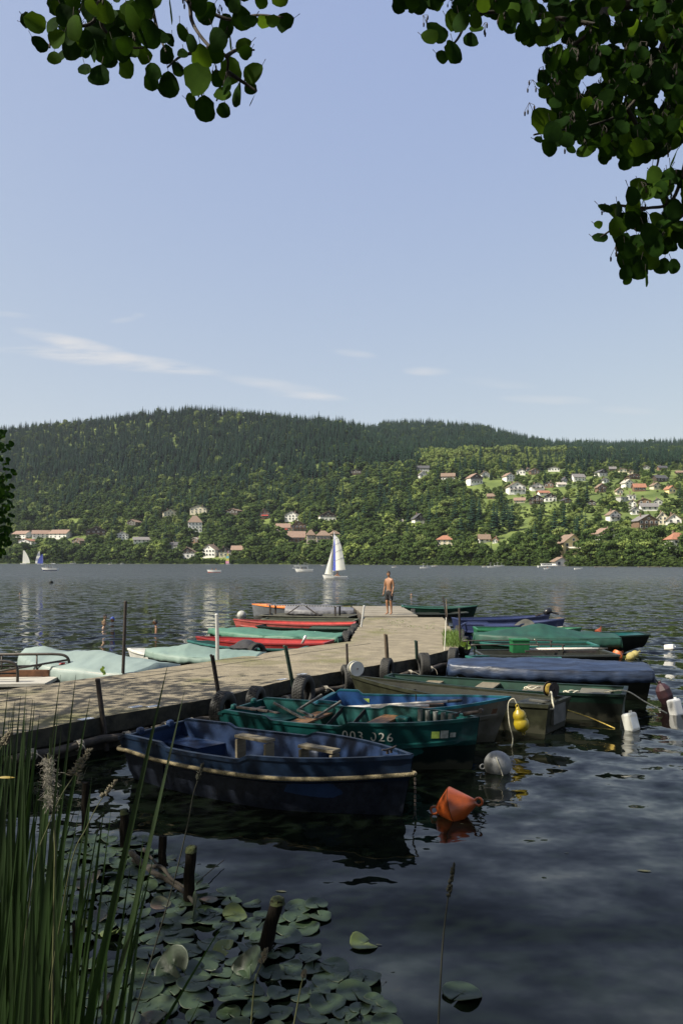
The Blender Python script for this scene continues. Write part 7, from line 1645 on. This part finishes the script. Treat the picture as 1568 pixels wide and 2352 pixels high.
while len(pads) < 205 and tries < 30000:
    tries += 1; x, y = rl.uniform(60, 910), rl.uniform(1890, 2390)
    if not inpoly(x, y, LP) or any(((x - a) / c) ** 2 + ((y - b) / d_) ** 2 < 1 for a, b, c, d_ in HOLES): continue
    q_ = G(x, y, 0); r_ = rl.uniform(.07, .12)
    if any((q_ - p_).length < (r_ + pr) * .72 for p_, pr in pads): continue
    pads.append((q_, r_)); where = ('behind the driftwood' if y < 1985 else 'beside the driftwood') if y < 2050 else ('right of the leaning stake' if x > 620 else 'by the tall straight stake' if x > 380 else 'amid the reeds') if y < 2180 else ('at the outer edge' if x > 700 else 'below the leaning stake' if x > 520 else 'at the bottom beside the reeds' if x > 330 else 'in the bottom left corner')
    rk = rl.random(); tl = (rl.gauss(0, .02), rl.gauss(0, .02)) if rk < .88 else (rl.gauss(0, .16), rl.gauss(0, .16))
    sel = pad_y if rk > .975 else pad_r if rk > .945 else None
    col_ = 'yellowish' if sel is pad_y else 'reddish brown' if sel is pad_r else 'green'
    pad(q_.x, q_.y, r_, rl.uniform(0, 6.28), .008 + rl.random() * .018 + (.02 if rk > .88 else 0), sel, .05 if rk > .9 else 0.0, tl, '%s %s lily pad %s %s' % ('tiny' if r_ < .095 else 'small' if r_ < .11 else 'middle sized' if r_ < .128 else 'large', col_, 'with raised edge' if rk > .88 else 'lying flat', where), 'lily pads ' + where)
for (x, y, r_, lb) in [(1060, 2284, .125, 'single lily pad floating apart at the bottom right of the grass stalk'), (762, 2243, .12, 'lily pad left of the pair at the outer edge'), (838, 2249, .11, 'lily pad right of the pair at the outer edge'), (493, 2066, .09, 'lone lily pad just right of the tall straight stake'), (690, 2092, .09, 'pale lily pad beside the leaning stake near open water')]:
    q_ = G(x, y, 0); pad(q_.x, q_.y, r_, rl.uniform(3.5, 5), .012, None, 0.0, (0, 0), lb)
q_ = G(835, 2170, 0); pad(q_.x, q_.y, .10, 1.0, .01, pad_y, .04, (.05, .1), 'torn yellow green lily leaf floating alone below the leaning stake')
for (x, y, lb) in [(450, 2110, 'lily leaf standing folded upright beside the tall straight stake'), (400, 2240, 'dark folded lily leaf sticking up among the pads'), (575, 2240, 'folded brown lily leaf raised near the leaning stake')]:
    q_ = G(x, y, 0); pad(q_.x, q_.y, .12, rl.uniform(0, 6), .07, pad_m, .08, (R(62), R(15)), lb)
# grass tufts on the pier corner
tg = mat('tuft_green', (.10, .17, .03), .7, .3, 8, trans=.2)
mb = MB()
for k in range(900):
    x, y = rl.uniform(1018, 1056), rl.uniform(1455, 1487)
    if rl.random() < .35: x, y = rl.uniform(842, 1000), rl.uniform(1418, 1450) ; 
    q_ = G(x, y, PZ); hgt = .16 if x > 1010 else .035
    if x <= 1010 and noise.noise(Vector((q_.x * 1.2, q_.y * .7, 3))) < .15: continue
    hgt *= rl.uniform(.5, 1.3); blade(mb, q_, q_ + Vector((rl.gauss(0, .05), rl.gauss(0, .05), hgt)), .012, n_=4)
tag(mb.build('grass_tufts', tg, None), 'green grass tufts growing on the outer corner of the pier', 'grass', None, 'stuff')
for (px, py, lb, s_) in [(237, 1552, 'small bright green sprout on the left edge of the pier', .55), (1067, 1492, 'pale green leafy sprout hanging at the right corner of the pier', 1.3)]:
    q_ = G(px, py, PZ if px < 500 else .35); o = thing('sprout', lb, 'plant', q_); 
    for k in range(6): mb = MB(); a = 6.28 * k / 6; t_ = Vector((math.cos(a) * .6, math.sin(a) * .4, 1.0 if k % 2 else .5)); leaf(mb, Vector((0, 0, .02 + .02 * k)), t_, Vector((0, -1, .5)), .13 * s_); sg = mat('sprout_green', (.16, .26, .05), .6, trans=.3); mb.build('leaf', [sg, sg, sg], o, smooth=True)
